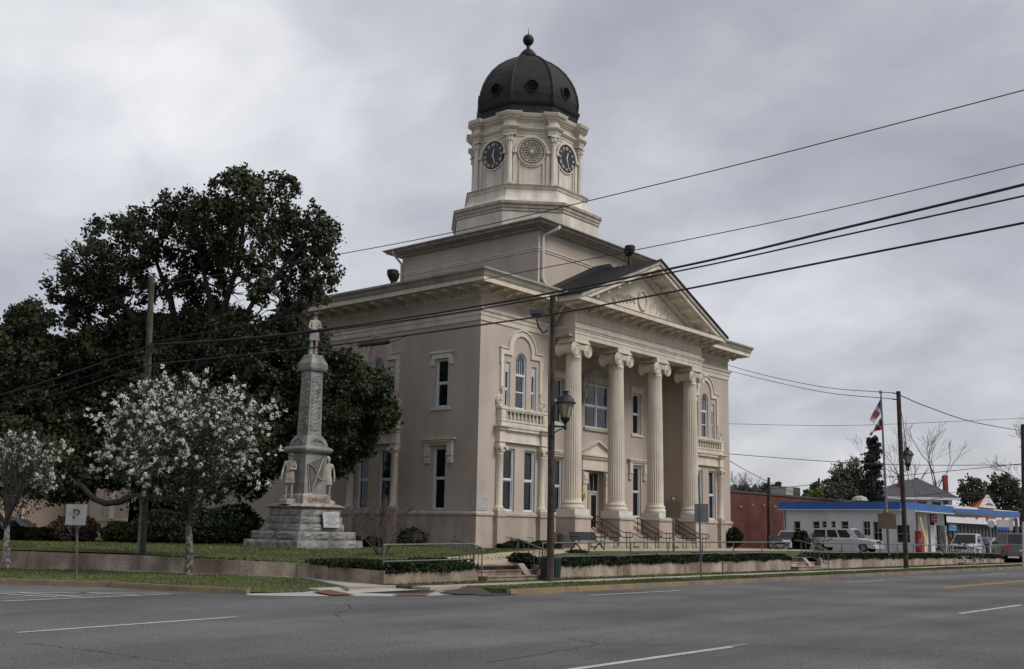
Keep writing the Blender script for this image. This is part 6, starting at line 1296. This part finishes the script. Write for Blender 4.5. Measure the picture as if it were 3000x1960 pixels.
q=MB(); c=fx(*Z1(1880,420)); q.box(c.x-.15,c.x+.15,34.5,34.8,.3,4.2); q.build('canopy_post',plain('post_grey',(.16,.17,.18),.6),GS,(0,0,0))
q=MB(); c=onY(2507+ -0,1470,40); 
c=onX(2519,1470,SX+3); q=MB(); q.lathe(c.x,c.y,[(.3,4.6),(.35,4.9),(.75,5.0),(.6,5.3),(.2,5.45)],10); q.build('roof_ventilator',plain('vent_cream',(.36,.34,.29),.6),GS,(0,0,0))
p=onX(*Z1(355,690),SX-2.2); r_=onX(*Z1(470,890),SX-2.2); t=thing('vending_machine','red drink vending machine with white lettering under the blue canopy','vending machine',(p.x,p.y,.35)); q=MB(); z1=p.z; q.box(SX-2.2,SX-1.4,r_.y,p.y,.35,z1); bd_=q.build('cabinet',plain('vending_red',(.30,.02,.02),.4),t,(0,0,0))
q=MB(); q.box(SX-2.22,SX-2.2,r_.y+.08,p.y-.35,.7,z1-.25); q.build('front_panel',plain('vending_panel',(.45,.10,.09),.4),bd_,(0,0,0)); 
tm=textmesh('Cola',.42,.01,'lettering',MATS['sign_white']); o=link('lettering',tm,bd_,'local'); o.location=Vector((SX-2.24,(p.y+r_.y)/2-.1,(.35+z1)/2))-Vector(WL[bd_.name]); o.rotation_euler=(R(-80),0,R(-90)) ; o.rotation_euler=(0,R(-70),R(-90))
# store
SY=42.0; sx_=lambda p: onY(p[0],p[1],SY)
ST=thing('store','white fronted convenience store with red logos and an orange gable','building',(118,SY+4,.4))
xa=sx_(Z1(915,600)).x; xb=sx_(Z1(2195,600)).x; zfb=sx_(Z1(940,540)).z; ztop=sx_(Z1(780,235)).z+.1
q=MB(); q.box(xa,xb,SY,SY+.4,zfb,ztop); q.build('fascia',SWH,ST,(0,0,0)); q=MB(); q.box(xa,xb,SY+1,SY+1.2,.3,zfb); q.build('shopfront',plain('dark_red_front',(.07,.022,.022),.5),ST,(0,0,0)); q=MB(); q.box(xa,xb,SY+.4,SY+12,zfb,ztop-.2); q.build('roof',SWH,ST,(0,0,0))
xw=xa+.6; i=0
while xw<xb-1.5:
    q=MB(); q.box(xw,xw+1.0,SY+.9,SY+1,.6,zfb-.25); w_=q.build('window',MATS['dark_inside'],ST,(0,0,0)); r_=random.Random(i)
    q=MB(); zq=r_.uniform(1,1.8); q.box(xw+.2,xw+.75,SY+.88,SY+.9,zq,zq+r_.uniform(.4,.9)); q.build('poster',[plain('poster_orange',(.40,.09,.03),.6),plain('poster_grey',(.22,.20,.20),.6),plain('poster_red',(.33,.03,.03),.6),plain('poster_blue',(.06,.12,.3),.6)][i%4],w_,(0,0,0)); xw+=1.5; i+=1
pa=sx_(Z1(1025,555)); pb_=sx_(Z1(1170,690)); q=MB(); q.box(pa.x,pb_.x,SY+.5,SY+.55,pb_.z,pa.z); o=q.build('poster',plain('poster_sky_blue',(.05,.22,.48),.5),ST,(0,0,0)); q=MB(); q.poly([(pa.x+.3,SY+.49,pa.z-.3),(pa.x+1.0,SY+.49,pa.z-.1),(pb_.x-.1,SY+.49,pb_.z+.5),(pb_.x-.8,SY+.49,pb_.z+.4)],(0,-.01,0)); q.build('poster_picture',MATS['sign_white'],o,(0,0,0))
LR=plain('logo_red',(.36,.02,.045),.5)
def logo(nm,pts,yo=-.05): q=MB(); q.poly([(lambda v:(v.x,SY+yo,v.z))(sx_(Z1(*p))) for p in pts],(0,.04,0)); return q.build(nm,LR,ST,(0,0,0))
logo('logo',[(1180,402),(1268,402),(1255,440),(1205,436),(1196,468)]); logo('logo',[(1395,402),(1490,402),(1478,460),(1450,484),(1415,460)]); logo('logo',[(1885,402),(1935,470),(1915,490),(1885,478)]); logo('logo',[(1600,470),(1640,474),(1634,525),(1606,518)]); lg=logo('logo',[(2045,425),(2118,412),(2127,505),(2060,515)])
for a,b in (((1410,430),(1475,440)),((2062,450),(2112,470)),((1895,440),(1922,462))): p=sx_(Z1(*a)); r_=sx_(Z1(*b)); q=MB(); q.box(p.x,r_.x,SY-.07,SY-.05,r_.z,p.z); q.build('logo_mark',MATS['sign_white'],ST,(0,0,0))
pa=sx_(Z1(1590,404)); pb_=sx_(Z1(1772,480)); q=MB(); q.box(pa.x,pb_.x,SY-.05,SY-.01,pb_.z,pa.z-.02); o=q.build('name_panel',LR,ST,(0,0,0)); tm=textmesh('JoyLon',(pa.z-pb_.z)*.95,.01,'lettering',MATS['sign_white'],1.5); t2=link('lettering',tm,o,'local'); t2.location=Vector(((pa.x+pb_.x)/2,SY-.07,(pa.z+pb_.z)/2-.05))-Vector(WL[o.name])
# orange gable on the store roof
g0=onY(*Z1(1530,275),SY-.5); g1=onY(*Z1(1650,60),SY-.5); g2=onY(*Z1(1798,292),SY-.5); gz=min(g0.z,g2.z)
q=MB(); q.poly([(g0.x,SY-.5,gz),(g2.x,SY-.5,gz),((g0.x+g2.x)/2,SY-.5,g1.z)],(0,.3,0)); o=q.build('gable_front',SWH,ST,(0,0,0))
q=MB(); mx_=(g0.x+g2.x)/2; q.poly([(g0.x+1.35,SY-.52,gz+.35),(g2.x-1.35,SY-.52,gz+.35),(mx_,SY-.52,g1.z-.9)],(0,-.02,0)); q.build('gable_emblem',LR,o,(0,0,0)); 
for i in range(3): q=MB(); q.box(mx_-.5+.12*i,mx_+.5-.12*i,SY-.55,SY-.54,gz+.6+i*.35,gz+.78+i*.35); q.build('emblem_letters',MATS['sign_white'],o,(0,0,0))
bl=onY(*Z1(1285,248),SY+4.0); br=(g2.x+1.5,SY+4.0,gz)
q=MB(); q.add([(g0.x-.15,SY-.52,gz),(mx_,SY-.52,g1.z+.1),(g2.x+.15,SY-.52,gz),(bl.x,SY+4,gz),br,(mx_,SY-.42,g1.z+.1)],[(0,1,3),(1,2,4),(1,4,3)]); q.build('gable_roof',mat('orange_roof',(.50,.10,.045),(.42,.085,.04),1,.7),ST,(0,0,0))
# signs in the lot
dq=86
for lab,P_,px,pm in (('white octagonal sign back on a grey post before the store',[(-.45,-.19),(-.19,-.45),(.19,-.45),(.45,-.19),(.45,.19),(.19,.45),(-.19,.45),(-.45,.19)],2905,1535),('white shield shaped sign back on a post right of the canopy post',[(-.42,-.55),(.35,-.6),(.5,.0),(.5,.62),(-.42,.62)],2963,1537)):
    b=at(px,1612,dq); c=at(px-1,pm,dq-.1); t=thing('lot_sign',lab,'sign',(b.x,b.y,.4)); q=MB(); q.tube([(b.x,b.y,.3),(b.x,b.y,c.z)],.05,6); q.build('post',MATS['post_grey'],t,(0,0,0)); q=MB(); q.poly([(u*(.62 if pm==1535 else .35),0,v*(.62 if pm==1535 else .8)) for u,v in P_],(0,.03,0)); q.build('sign_plate',plain('pale_sign_back',(.42,.43,.44),.6),t,(c.x,c.y,c.z),R(-60))
a=at(2918,1522,90); b=at(2960,1545,90); t=thing('banner','pale wide banner with a blue lower edge between the lot signs','banner',((a.x+b.x)/2,(a.y+b.y)/2,.4)); 
def quad(nm,p0,p1,z0,z1,m,par): q=MB(); d=Vector((p1.x-p0.x,p1.y-p0.y)).normalized(); q.poly([(p0.x,p0.y,z0),(p1.x,p1.y,z0),(p1.x,p1.y,z1),(p0.x,p0.y,z1)],(d.y*.04,-d.x*.04,0)); return q.build(nm,m,par,(0,0,0))
quad('sheet',a,b,b.z,a.z,MATS['pale_sign_back'],t); quad('blue_edge',a,b,b.z-.25,b.z-.005,BLU,t); quad('leg',a,a+(b-a)*.04,.3,b.z-.26,MATS['post_grey'],t); quad('leg',b-(b-a)*.04,b,.3,b.z-.26,MATS['post_grey'],t)
b=at(2997,1638,60); q=MB(); q.tube([(b.x,b.y,.2),at(2997,1530,60)],.06,8); tag(q.build('white_post',plain('white_post_paint',(.5,.5,.5),.6)),'slim white bollard post at the right edge of the lot','post')
# house
HD=160; hz=lambda x,y: at(x,y,HD)
HO=thing('house','white two storey house with a grey hip roof and three red chimneys','house',hz(2690,1570))
xr=_rt; xr=Vector((xr.x,xr.y,0)).normalized(); yr=Vector((-xr.y,xr.x,0)); O=hz(2690,1500); ez=hz(2690,1456).z; rz_=hz(2725,1404).z
def HP(u,v,z): p=O+xr*u+yr*v; return (p.x,p.y,z)
uL=(2567-2690)*HD/FPX; uR=(2816-2690)*HD/FPX; 
q=MB(); q.add([HP(uL+.8,.9,0),HP(uR-.9,.9,0),HP(uR-.9,11,0),HP(uL+.8,11,0),HP(uL+.8,.9,ez-.1),HP(uR-.9,.9,ez-.1),HP(uR-.9,11,ez-.1),HP(uL+.8,11,ez-.1)],[(0,1,5,4),(1,2,6,5),(2,3,7,6),(3,0,4,7)]); q.build('wall',plain('house_white',(.60,.60,.62),.7),HO,(0,0,0))
a_=(2707-2690)*HD/FPX; b_=(2747-2690)*HD/FPX
q=MB(); q.add([HP(uL,0,ez),HP(uR,0,ez),HP(uR,12,ez),HP(uL,12,ez),HP(a_,6,rz_+.3),HP(b_,6,rz_+.3)],[(0,1,5,4),(1,2,5),(2,3,4,5),(3,0,4)]); q.build('roof',mat('grey_shingle_roof',(.075,.078,.088),(.052,.054,.062),1.5,.9,speck=(6,(.85,.85,.85))),HO,(0,0,0))
q=MB(); q.add([HP(uL,0,ez-.35),HP(uR,0,ez-.35),HP(uR,0,ez),HP(uL,0,ez),HP(uL,.5,ez-.35),HP(uR,.5,ez-.35)],[(0,1,2,3),(0,1,5,4)]); q.build('eaves_board',MATS['house_white'],HO,(0,0,0))
for x0,x1,yt,yb,v in ((2661,2671,1389,1440,3),(2754,2763,1394,1425,9),(2803,2814,1391,1450,4)):
    u0_,u1_=(x0-2690)*HD/FPX,(x1-2690)*HD/FPX; zt=hz(x0,yt).z+.2; q=MB(); 
    for (du,z0,z1) in ((0,hz(x0,yb).z-1,zt-.35),(.09,zt-.35,zt-.15),(0,zt-.15,zt)): q.add([HP(u0_-du,v,z0),HP(u1_+du,v,z0),HP(u1_+du,v+.8,z0),HP(u0_-du,v+.8,z0),HP(u0_-du,v,z1),HP(u1_+du,v,z1),HP(u1_+du,v+.8,z1),HP(u0_-du,v+.8,z1)],[(0,1,5,4),(1,2,6,5),(2,3,7,6),(3,0,4,7),(4,5,6,7)])
    q.build('chimney',mat('chimney_brick',(.27,.05,.035),(.2,.04,.03),2,.9),HO,(0,0,0))
for px0,px1,y0_,y1_,nm in ((2642,2682,1468,1478,'porch_opening'),(2697,2723,1469,1478,'porch_opening'),(2738,2764,1470,1480,'window'),(2772,2786,1466,1480,'window')): 
    q=MB(); z0,z1=hz(px0,y1_).z,hz(px0,y0_).z; a,b=(px0-2690)*HD/FPX,(px1-2690)*HD/FPX; q.add([HP(a,.84,z0),HP(b,.84,z0),HP(b,.84,z1),HP(a,.84,z1)],[(0,1,2,3)]); q.build(nm,GLASS if nm=='window' else MATS['dark_inside'],HO,(0,0,0))
# ---- vehicles
def vehicle(name,label,cat,loc,rot,kind,col,L_=4.8,W_=1.85,H_=1.6,group=None):
    pm=plain('paint_'+name+'_'+kind+str(int(col[0]*100)),col,.3,spec=.6); t=thing(name,label,cat,loc,rot,group)
    def pt(n,q,m,par=None,smooth=False):
        me=q.mesh(n,m,smooth); o=bpy.data.objects.new(n,me); C.objects.link(o); o.parent=par or t; return o
    h=W_/2; f=L_/2; wr=.36 if kind!='sedan' else .32; belt=H_*.56; gc=.30
    ax1,ax2=f-.95,-f+(1.0 if kind!='pickup' else 1.15)
    if kind=='pickup': prof=[(-f,gc+.12),(-f,belt+.02),(-.35,belt+.04),(f-1.35,belt+.02),(f-.35,belt-.06),(f-.05,belt-.18),(f,gc+.2),(f-.05,gc)]
    elif kind=='sedan': prof=[(-f,gc+.2),(-f+.05,belt-.02),(-f+.6,belt+.03),(f-1.4,belt),(f-.4,belt-.12),(f-.05,belt-.25),(f,gc+.15),(f-.1,gc)]
    else: prof=[(-f,gc+.1),(-f-.0,belt),(-f+.2,belt+.03),(f-1.3,belt+.02),(f-.35,belt-.06),(f-.06,belt-.16),(f,gc+.2),(f-.05,gc)]
    def arch(c): return [(c+(wr+.07)*math.cos(a),wr+(wr+.07)*math.sin(a)) for a in [PI*k/8 for k in range(9)] if wr+(wr+.07)*math.sin(a)>gc-.02]
    low_=[(ax2-0,0)]; bottom=[(f-.05,gc)]+[(x,z) for x,z in arch(ax1)]+[(x,z) for x,z in arch(ax2)]+[(-f+.02,gc)]
    pts=prof[:-1]+bottom; rows=[(0,-h+.10),(1,-h+.0),(1,h-.0),(0,h-.10)]
    q=MB(); n=len(pts); V=[]
    cx_=0; 
    for k,y in ((.975,-h),(1,-h+.06),(1,h-.06),(.975,h)): V+=[(x*k,y,z if z<belt*.7 else z-(.05 if k<1 else 0)) for x,z in pts]
    F=[tuple(range(n)),tuple(3*n+i for i in range(n-1,-1,-1))]+[(r*n+i,r*n+(i+1)%n,(r+1)*n+(i+1)%n,(r+1)*n+i) for r in range(3) for i in range(n)]
    q.add(V,F); body=pt('body',q,pm)
    # greenhouse
    if kind=='pickup': g=[(-.55,belt),(-.42,H_-.04),(.75,H_),(1.45,belt)]; 
    elif kind=='sedan': g=[(-f+.75,belt),(-.85,H_-.03),(.55,H_),(1.35,belt-.02)]
    else: g=[(-f+.08,belt),(-f+.38,H_-.03),(.75,H_),(1.55,belt)]
    ti=.16; q=MB(); n=4; V=[(g[i][0],s*(h-.04-(ti if i in (1,2) else 0)),g[i][1]) for s in (-1,1) for i in range(4)]
    q.add(V,[(0,1,2,3),(7,6,5,4),(0,4,5,1),(1,5,6,2),(2,6,7,3)]); cab=pt('cabin',q,pm)
    gl=plain('vehicle_glass',(.012,.013,.015),.08,spec=.5)
    def side(s,u0,u1):
        def P(u,v):
            a=Vector((g[0][0]+(g[3][0]-g[0][0])*u,0,belt)); b=Vector((g[1][0]+(g[2][0]-g[1][0])*u,0,(g[1][1]+g[2][1])/2)); p=a.lerp(b,v); p.y=s*(h-.04-ti*v+.008); return p
        q=MB(); q.poly([P(u0,.12),P(u1,.12),P(u1,.86),P(u0,.86)],(0,-s*.01,0)); pt('side_window',q,gl)
    nw={'pickup':[(.06,.30),(.36,.84)],'sedan':[(.12,.46),(.5,.86)]}.get(kind,[(.05,.34),(.38,.6),(.64,.88)])
    for s in (-1,1):
        for a,b in nw: side(s,a,b)
    q=MB(); a,b=Vector((g[3][0],0,g[3][1])),Vector((g[2][0],0,g[2][1])); p0,p1=a.lerp(b,.08),a.lerp(b,.9); q.poly([(p0.x+.012,-h+.14,p0.z+.01),(p0.x+.012,h-.14,p0.z+.01),(p1.x+.012,h-.26,p1.z+.01),(p1.x+.012,-h+.26,p1.z+.01)],(-.01,0,0)); pt('windscreen',q,plain('windscreen_glass',(.05,.065,.07),.08,spec=.6) if kind=='suv' and col[0]>.3 else gl)
    a,b=Vector((g[0][0],0,g[0][1])),Vector((g[1][0],0,g[1][1])); p0,p1=a.lerp(b,.1),a.lerp(b,.88); q=MB(); q.poly([(p0.x-.012,-h+.16,p0.z+.01),(p0.x-.012,h-.16,p0.z+.01),(p1.x-.012,h-.26,p1.z+.01),(p1.x-.012,-h+.26,p1.z+.01)],(.01,0,0)); pt('rear_window',q,gl)
    ty=plain('tyre_rubber',(.015,.015,.016),.8); rm=plain('wheel_rim_metal',(.35,.35,.36),.4,.6)
    for x in (ax1,ax2):
        for s in (-1,1):
            q=MB(); q.lathe(x,wr,[(wr*.6,s*(h-.24)),(wr,s*(h-.22)),(wr,s*(h-.03)),(wr*.86,s*(h-.0)),(wr*.62,s*(h-.02))],20,axis='y'); w_=pt('wheel',q,ty); q=MB(); q.lathe(x,wr,[(wr*.62,s*(h-.04)),(wr*.58,s*(h+.005)),(wr*.3,s*(h-.03)),(wr*.1,s*(h+.0))],10,axis='y'); pt('rim',q,rm,w_)
    for s in (-1,1):
        q=MB(); q.box(f-.12,f+.012,s*(h-.28)-.17,s*(h-.28)+.17,belt-.34,belt-.16); pt('headlight',q,plain('headlight_glass',(.45,.45,.47),.2))
        q=MB(); q.box(f-.1,f+.015,s*(h-.07)-.05,s*(h-.07)+.05,belt-.33,belt-.2); pt('indicator',q,plain('indicator_orange',(.5,.14,.02),.3))
        q=MB(); q.box(-f-.012,-f+.14,s*(h-.10)-.09,s*(h-.10)+.095,belt-.32,belt+.02); pt('tail_light',q,plain('tail_light_red',(.38,.02,.02),.3))
        q=MB(); q.frus(.95 if kind!='sedan' else .8,s*(h+.10),belt+.02,belt+.2,.06,.09,.07,.1); pt('mirror',q,pm)
        for xx in ([-.45,.75] if kind!='pickup' else [.0,1.1]): q=MB(); q.box(xx-.12,xx+.08,s*(h+.0)-.012,s*(h+.0)+.012,belt-.14,belt-.11); pt('door_handle',q,pm)
    q=MB(); q.box(f-.06,f+.012,-h+.5,h-.5,belt-.36,belt-.16); gr=pt('grille',q,DARK); q=MB(); q.box(f-.08,f+.06,-h+.02,h-.02,gc+.02,gc+.24); pt('bumper',q,pm); q=MB(); q.box(-f-.06,-f+.08,-h+.02,h-.02,gc+.05,gc+.25); pt('bumper',q,plain('bumper_dark',(.09,.09,.09),.5))
    q=MB(); q.box(-f-.02,-f,-.16,.16,gc+.32,gc+.44); pt('number_plate',q,MATS['sign_white'])
    return t
VW=(.50,.50,.51)
cs_=at((2378+2577)/2,1614,89); vehicle('parked_suv','long white sport utility parked before the white service station','suv',(cs_.x,cs_.y,.44),R(-90),'suv',VW,5.7,2.0,1.92)
c=at(2330,1612,86); vehicle('parked_pickup','white truck nose showing left of the dark bush by the brick wall','truck',(c.x+2.2,c.y+1.2,.42),R(180),'pickup',(.44,.45,.47),4.9,1.85,1.65)
c=at(2845,1617,79); vehicle('parked_pickup','white pickup truck facing the road at the service station forecourt','truck',(c.x+1.6,c.y+.6,.30),R(183),'pickup',VW,5.2,1.9,1.78)
c=at(2925,1618,84); vehicle('parked_car','silver car with an open door behind the standing man','car',(c.x+1.5,c.y+.8,.32),R(150),'sedan',(.30,.30,.32),4.6,1.8,1.5)
q=MB(); p=at(2903,1600,81.5); 
c=ground(2958,1641,.34); vehicle('parked_minivan','dark grey green minivan seen from behind at the right edge','minivan',(c.x+2.9,c.y+.5,.30),R(27),'suv',(.10,.105,.095),5.0,1.95,1.85)
c=at(2995,1600,98); vehicle('parked_car','white car roof showing above the dark minivan','car',(c.x+1,c.y,.36),R(20),'suv',(.46,.46,.48),4.7,1.8,1.75)
c=at(30,1590,57); vehicle('parked_car','light grey wagon behind the hedge at the left edge','car',(c.x-.2,c.y,.34),R(-40),'suv',(.30,.34,.37),4.7,1.8,1.42)
# person by the car
p=at(2893,1618,80); PT=thing('person','man in a light blue shirt and jeans standing between the pickup and the car','person',(p.x,p.y,.32))
fg=figure(PT,(p.x,p.y,.32),R(60),plain('skin_tone',(.30,.17,.12),.6),1.78,'side',plain('brown_hair',(.05,.035,.03),.8),False,'hair')
q=MB(); q.lathe(0,0,[(.15,.95),(.19,1.05),(.20,1.25),(.21,1.4),(.12,1.52),(.07,1.55)],16); q.v=[(x*1.15,y*.8,z) for x,y,z in q.v]; 
for s in (-1,1): q.tube([(s*.19,0,1.45),(s*.27,.02,1.17),(s*.285,-.03,1.0)],.075,8)
q.build('shirt',plain('light_blue_shirt',(.25,.28,.37),.9),fg,'local'); q=MB()
for s in (-1,1): q.tube([(s*.08,0,1.0),(s*.10,-.03,.52),(s*.11,.01,.08)],.105,8,r1=.075)
q.lathe(0,0,[(.17,.86),(.18,.98),(.16,1.02)],12); q.build('jeans',plain('denim',(.03,.05,.12),.9),fg,'local')
# ------------------------------------------------------------------ background trees
def leaftree(name,label,px,py_base,d,blobs,m,lsz,dens,base_z=.3,tw=.3,group=None,limbs=True):
    b=at(px,py_base,d); t=thing(name,label,'tree',(b.x,b.y,base_z),0,group); A=[]; q=MB(); rn=random.Random(int(px))
    q.tube([(b.x,b.y,base_z-.3),at(px,py_base-30,d),at(blobs[0][0],blobs[0][1],d)],tw,7,r1=tw*.4); 
    for (x,y,r) in blobs:
        c=at(x,y,d+rn.uniform(-2,2)); R_=r*d/FPX; A.append(clump_pts(c,R_,int(dens*(r/40)**2*16)+10,16,R_*.17,flat=.9,shell=.3)); q.tube([at(px,py_base-40,d),c],tw*.35,5,r1=.03,cap=False)
    q.build('trunk',BARK,t,(0,0,0)); o=link('crown',leafmesh('crown',np.concatenate(A),lsz,m,1.0,bias=.3),t,(0,0,0)); return t
OLV=mat('olive_far_leaves',(.060,.062,.038),(.036,.040,.026),.5,.9); BRN=mat('budding_brown_leaves',(.135,.105,.07),(.09,.075,.045),.6,.9); DKG=mat('dark_conifer_needles',(.028,.038,.026),(.016,.022,.016),.8,.9); LIM=mat('lime_new_leaves',(.12,.17,.03),(.08,.12,.025),.6,.9); BLG=mat('far_pine_green',(.06,.075,.062),(.042,.055,.046),.3,.9)
leaftree('conifer_tree','tall narrow dark evergreen tree behind the flagpole',2556,1590,118,[(2556,1285,14),(2562,1305,18),(2552,1325,20),(2568,1322,14),(2556,1345,26),(2545,1365,20),(2568,1372,18),(2556,1395,24),(2545,1415,26),(2568,1425,24),(2556,1450,30),(2538,1455,24),(2575,1462,24)],DKG,.34,1.7,group='trees beyond the station')
leaftree('leafy_tree','broad olive brown tree left of the narrow evergreen',2490,1600,135,[(2490,1400,38),(2460,1420,38),(2520,1410,34),(2440,1450,40),(2490,1450,50),(2530,1460,40),(2420,1465,34)],OLV,.40,1.4,group='trees beyond the station')
leaftree('budding_tree','brownish budding tree rising behind the olive tree',2478,1600,150,[(2478,1375,34),(2500,1362,26),(2455,1388,28),(2520,1385,28),(2480,1400,36)],BRN,.30,.6,group='trees beyond the station')
leaftree('leafy_tree','small lime green tree above the brick building roof',2380,1600,128,[(2375,1456,22),(2395,1452,20),(2360,1462,14),(2405,1462,16)],LIM,.32,1.4,group='trees beyond the station')
for i,(px,py,r,lab) in enumerate(((2275,1428,15,'small pine over the brick roof left of the air unit'),(2385,1432,18,'dark pine over the brick roof right of the air unit'),(2420,1428,22,'larger dark pine left of the olive tree'),(2235,1440,20,'low brown tree over the brick roof by the thin pole'),(2170,1445,18,'low far tree beside the courthouse corner'))):
    leaftree('pine_tree',lab,px,1600,200+i*8,[(px,py,r),(px-r*.7,py+r*.7,r*.8),(px+r*.8,py+r*.6,r*.8),(px,py+r*1.3,r),(px+r*.4,py-r*.7,r*.5)],BLG if i!=3 else BRN,.5,1.8,group='trees beyond the brick building')
leaftree('leafy_tree','dark green tree right of the white house',2855,1600,175,[(2845,1425,30),(2870,1440,34),(2830,1450,26),(2900,1450,30),(2850,1470,40),(2885,1480,36)],OLV,.46,1.4,group='trees behind the store')
leaftree('leafy_tree','rounded dark green tree behind the orange gable',2945,1600,170,[(2930,1412,30),(2950,1425,34),(2915,1440,30),(2975,1445,34),(2940,1465,46),(2985,1480,40),(2900,1480,34),(3010,1460,40)],OLV,.46,1.5,group='trees behind the store')
leaftree('leafy_tree','low far dark tree seen between the store and right edge',2990,1600,165,[(2985,1525,34),(3010,1500,40),(2975,1555,30),(3010,1545,40)],OLV,.46,1.5,group='trees behind the store')
def baretree(label,px,pyb,d,ht,seed,lean=0,tr=.35,depth=6,sp=.5,n0=3,group='bare winter trees',L0=.30):
    b=at(px,pyb,d); b.z=.3; t=thing('bare_tree',label,'tree',b,0,group); q=MB(); rn=random.Random(seed); q.tube([b,b+Vector((0,0,ht*.22))],tr,7,r1=tr*.8,cap=False); p=b+Vector((0,0,ht*.22))
    q.build('trunk',TWIGG,t,(0,0,0)); q=MB()
    for i in range(n0): a=i*2*PI/n0+seed; dd_=xr*math.cos(a)*.45+yr*math.sin(a)*.45; branchtree(q,p,Vector((dd_.x,dd_.y,1)),ht*L0,tr*.52,depth,rn,sp,.08,shr=.72,taper=.66,minr=.015,nseg=3)
    q.build('branch',TWIGG,t,(0,0,0)); return t
baretree('tall bare tree rising behind the white house roof',2728,1600,180,19,3,tr=.36,depth=5)
baretree('bare tree behind the right utility pole left of the house',2645,1600,172,16,9,tr=.28,depth=5)
baretree('bare tree at the right edge behind the store',3110,1600,150,16,21,tr=.3)
baretree('fine twigged bare tree beside the courthouse right corner',2150,1600,190,11,5,tr=.2)
p=at(2330,1607,80); shrub('dark_bush','round dark evergreen bush before the white truck nose',(p.x,p.y,.45) and at(2348,1612,82) and Vector((at(2348,1612,82).x,at(2348,1612,82).y,.42)),(.75,.75,.78),2600,IVY,.16,'shrub')
p=at(2393,1608,80); b=Vector((p.x,p.y,.45)); t=thing('bare_shrub','bare twiggy shrub behind the white sport utility tail','shrub',b); q=MB(); rn=random.Random(4)
for i in range(9): a=i*.7; branchtree(q,b,Vector((math.cos(a)*.5,math.sin(a)*.5,1)),.7,.04,3,rn,.45,.08,shr=.66,minr=.012,nseg=2)
q.build('stem',TWIG,t,(0,0,0))
p=at(2787,1625,66); b=Vector((p.x,p.y,.45)); t=thing('bare_shrub','bare grey twiggy shrub left of the pickup front','shrub',b); q=MB(); rn=random.Random(14)
for i in range(10): a=i*.63; branchtree(q,b,Vector((math.cos(a)*.6,math.sin(a)*.6,1)),.75,.035,3,rn,.45,.08,shr=.64,minr=.010,nseg=2)
q.build('stem',TWIGG,t,(0,0,0))
# far wooded skyline, reads as one mass
pts=[]
for k in range(26000):
    a=random.uniform(R(-30),R(110)); d=random.uniform(380,460); h=6+5*math.sin(a*19)+3*math.sin(a*47); z=random.random()**.7*max(5,h+6); pts.append((math.sin(a)*d,math.cos(a)*d,z))
stufftag(link('far_woods',leafmesh('far_woods',pts,3.2,BLG,1.0,bias=.2)),'distant low wood along the horizon','woods')
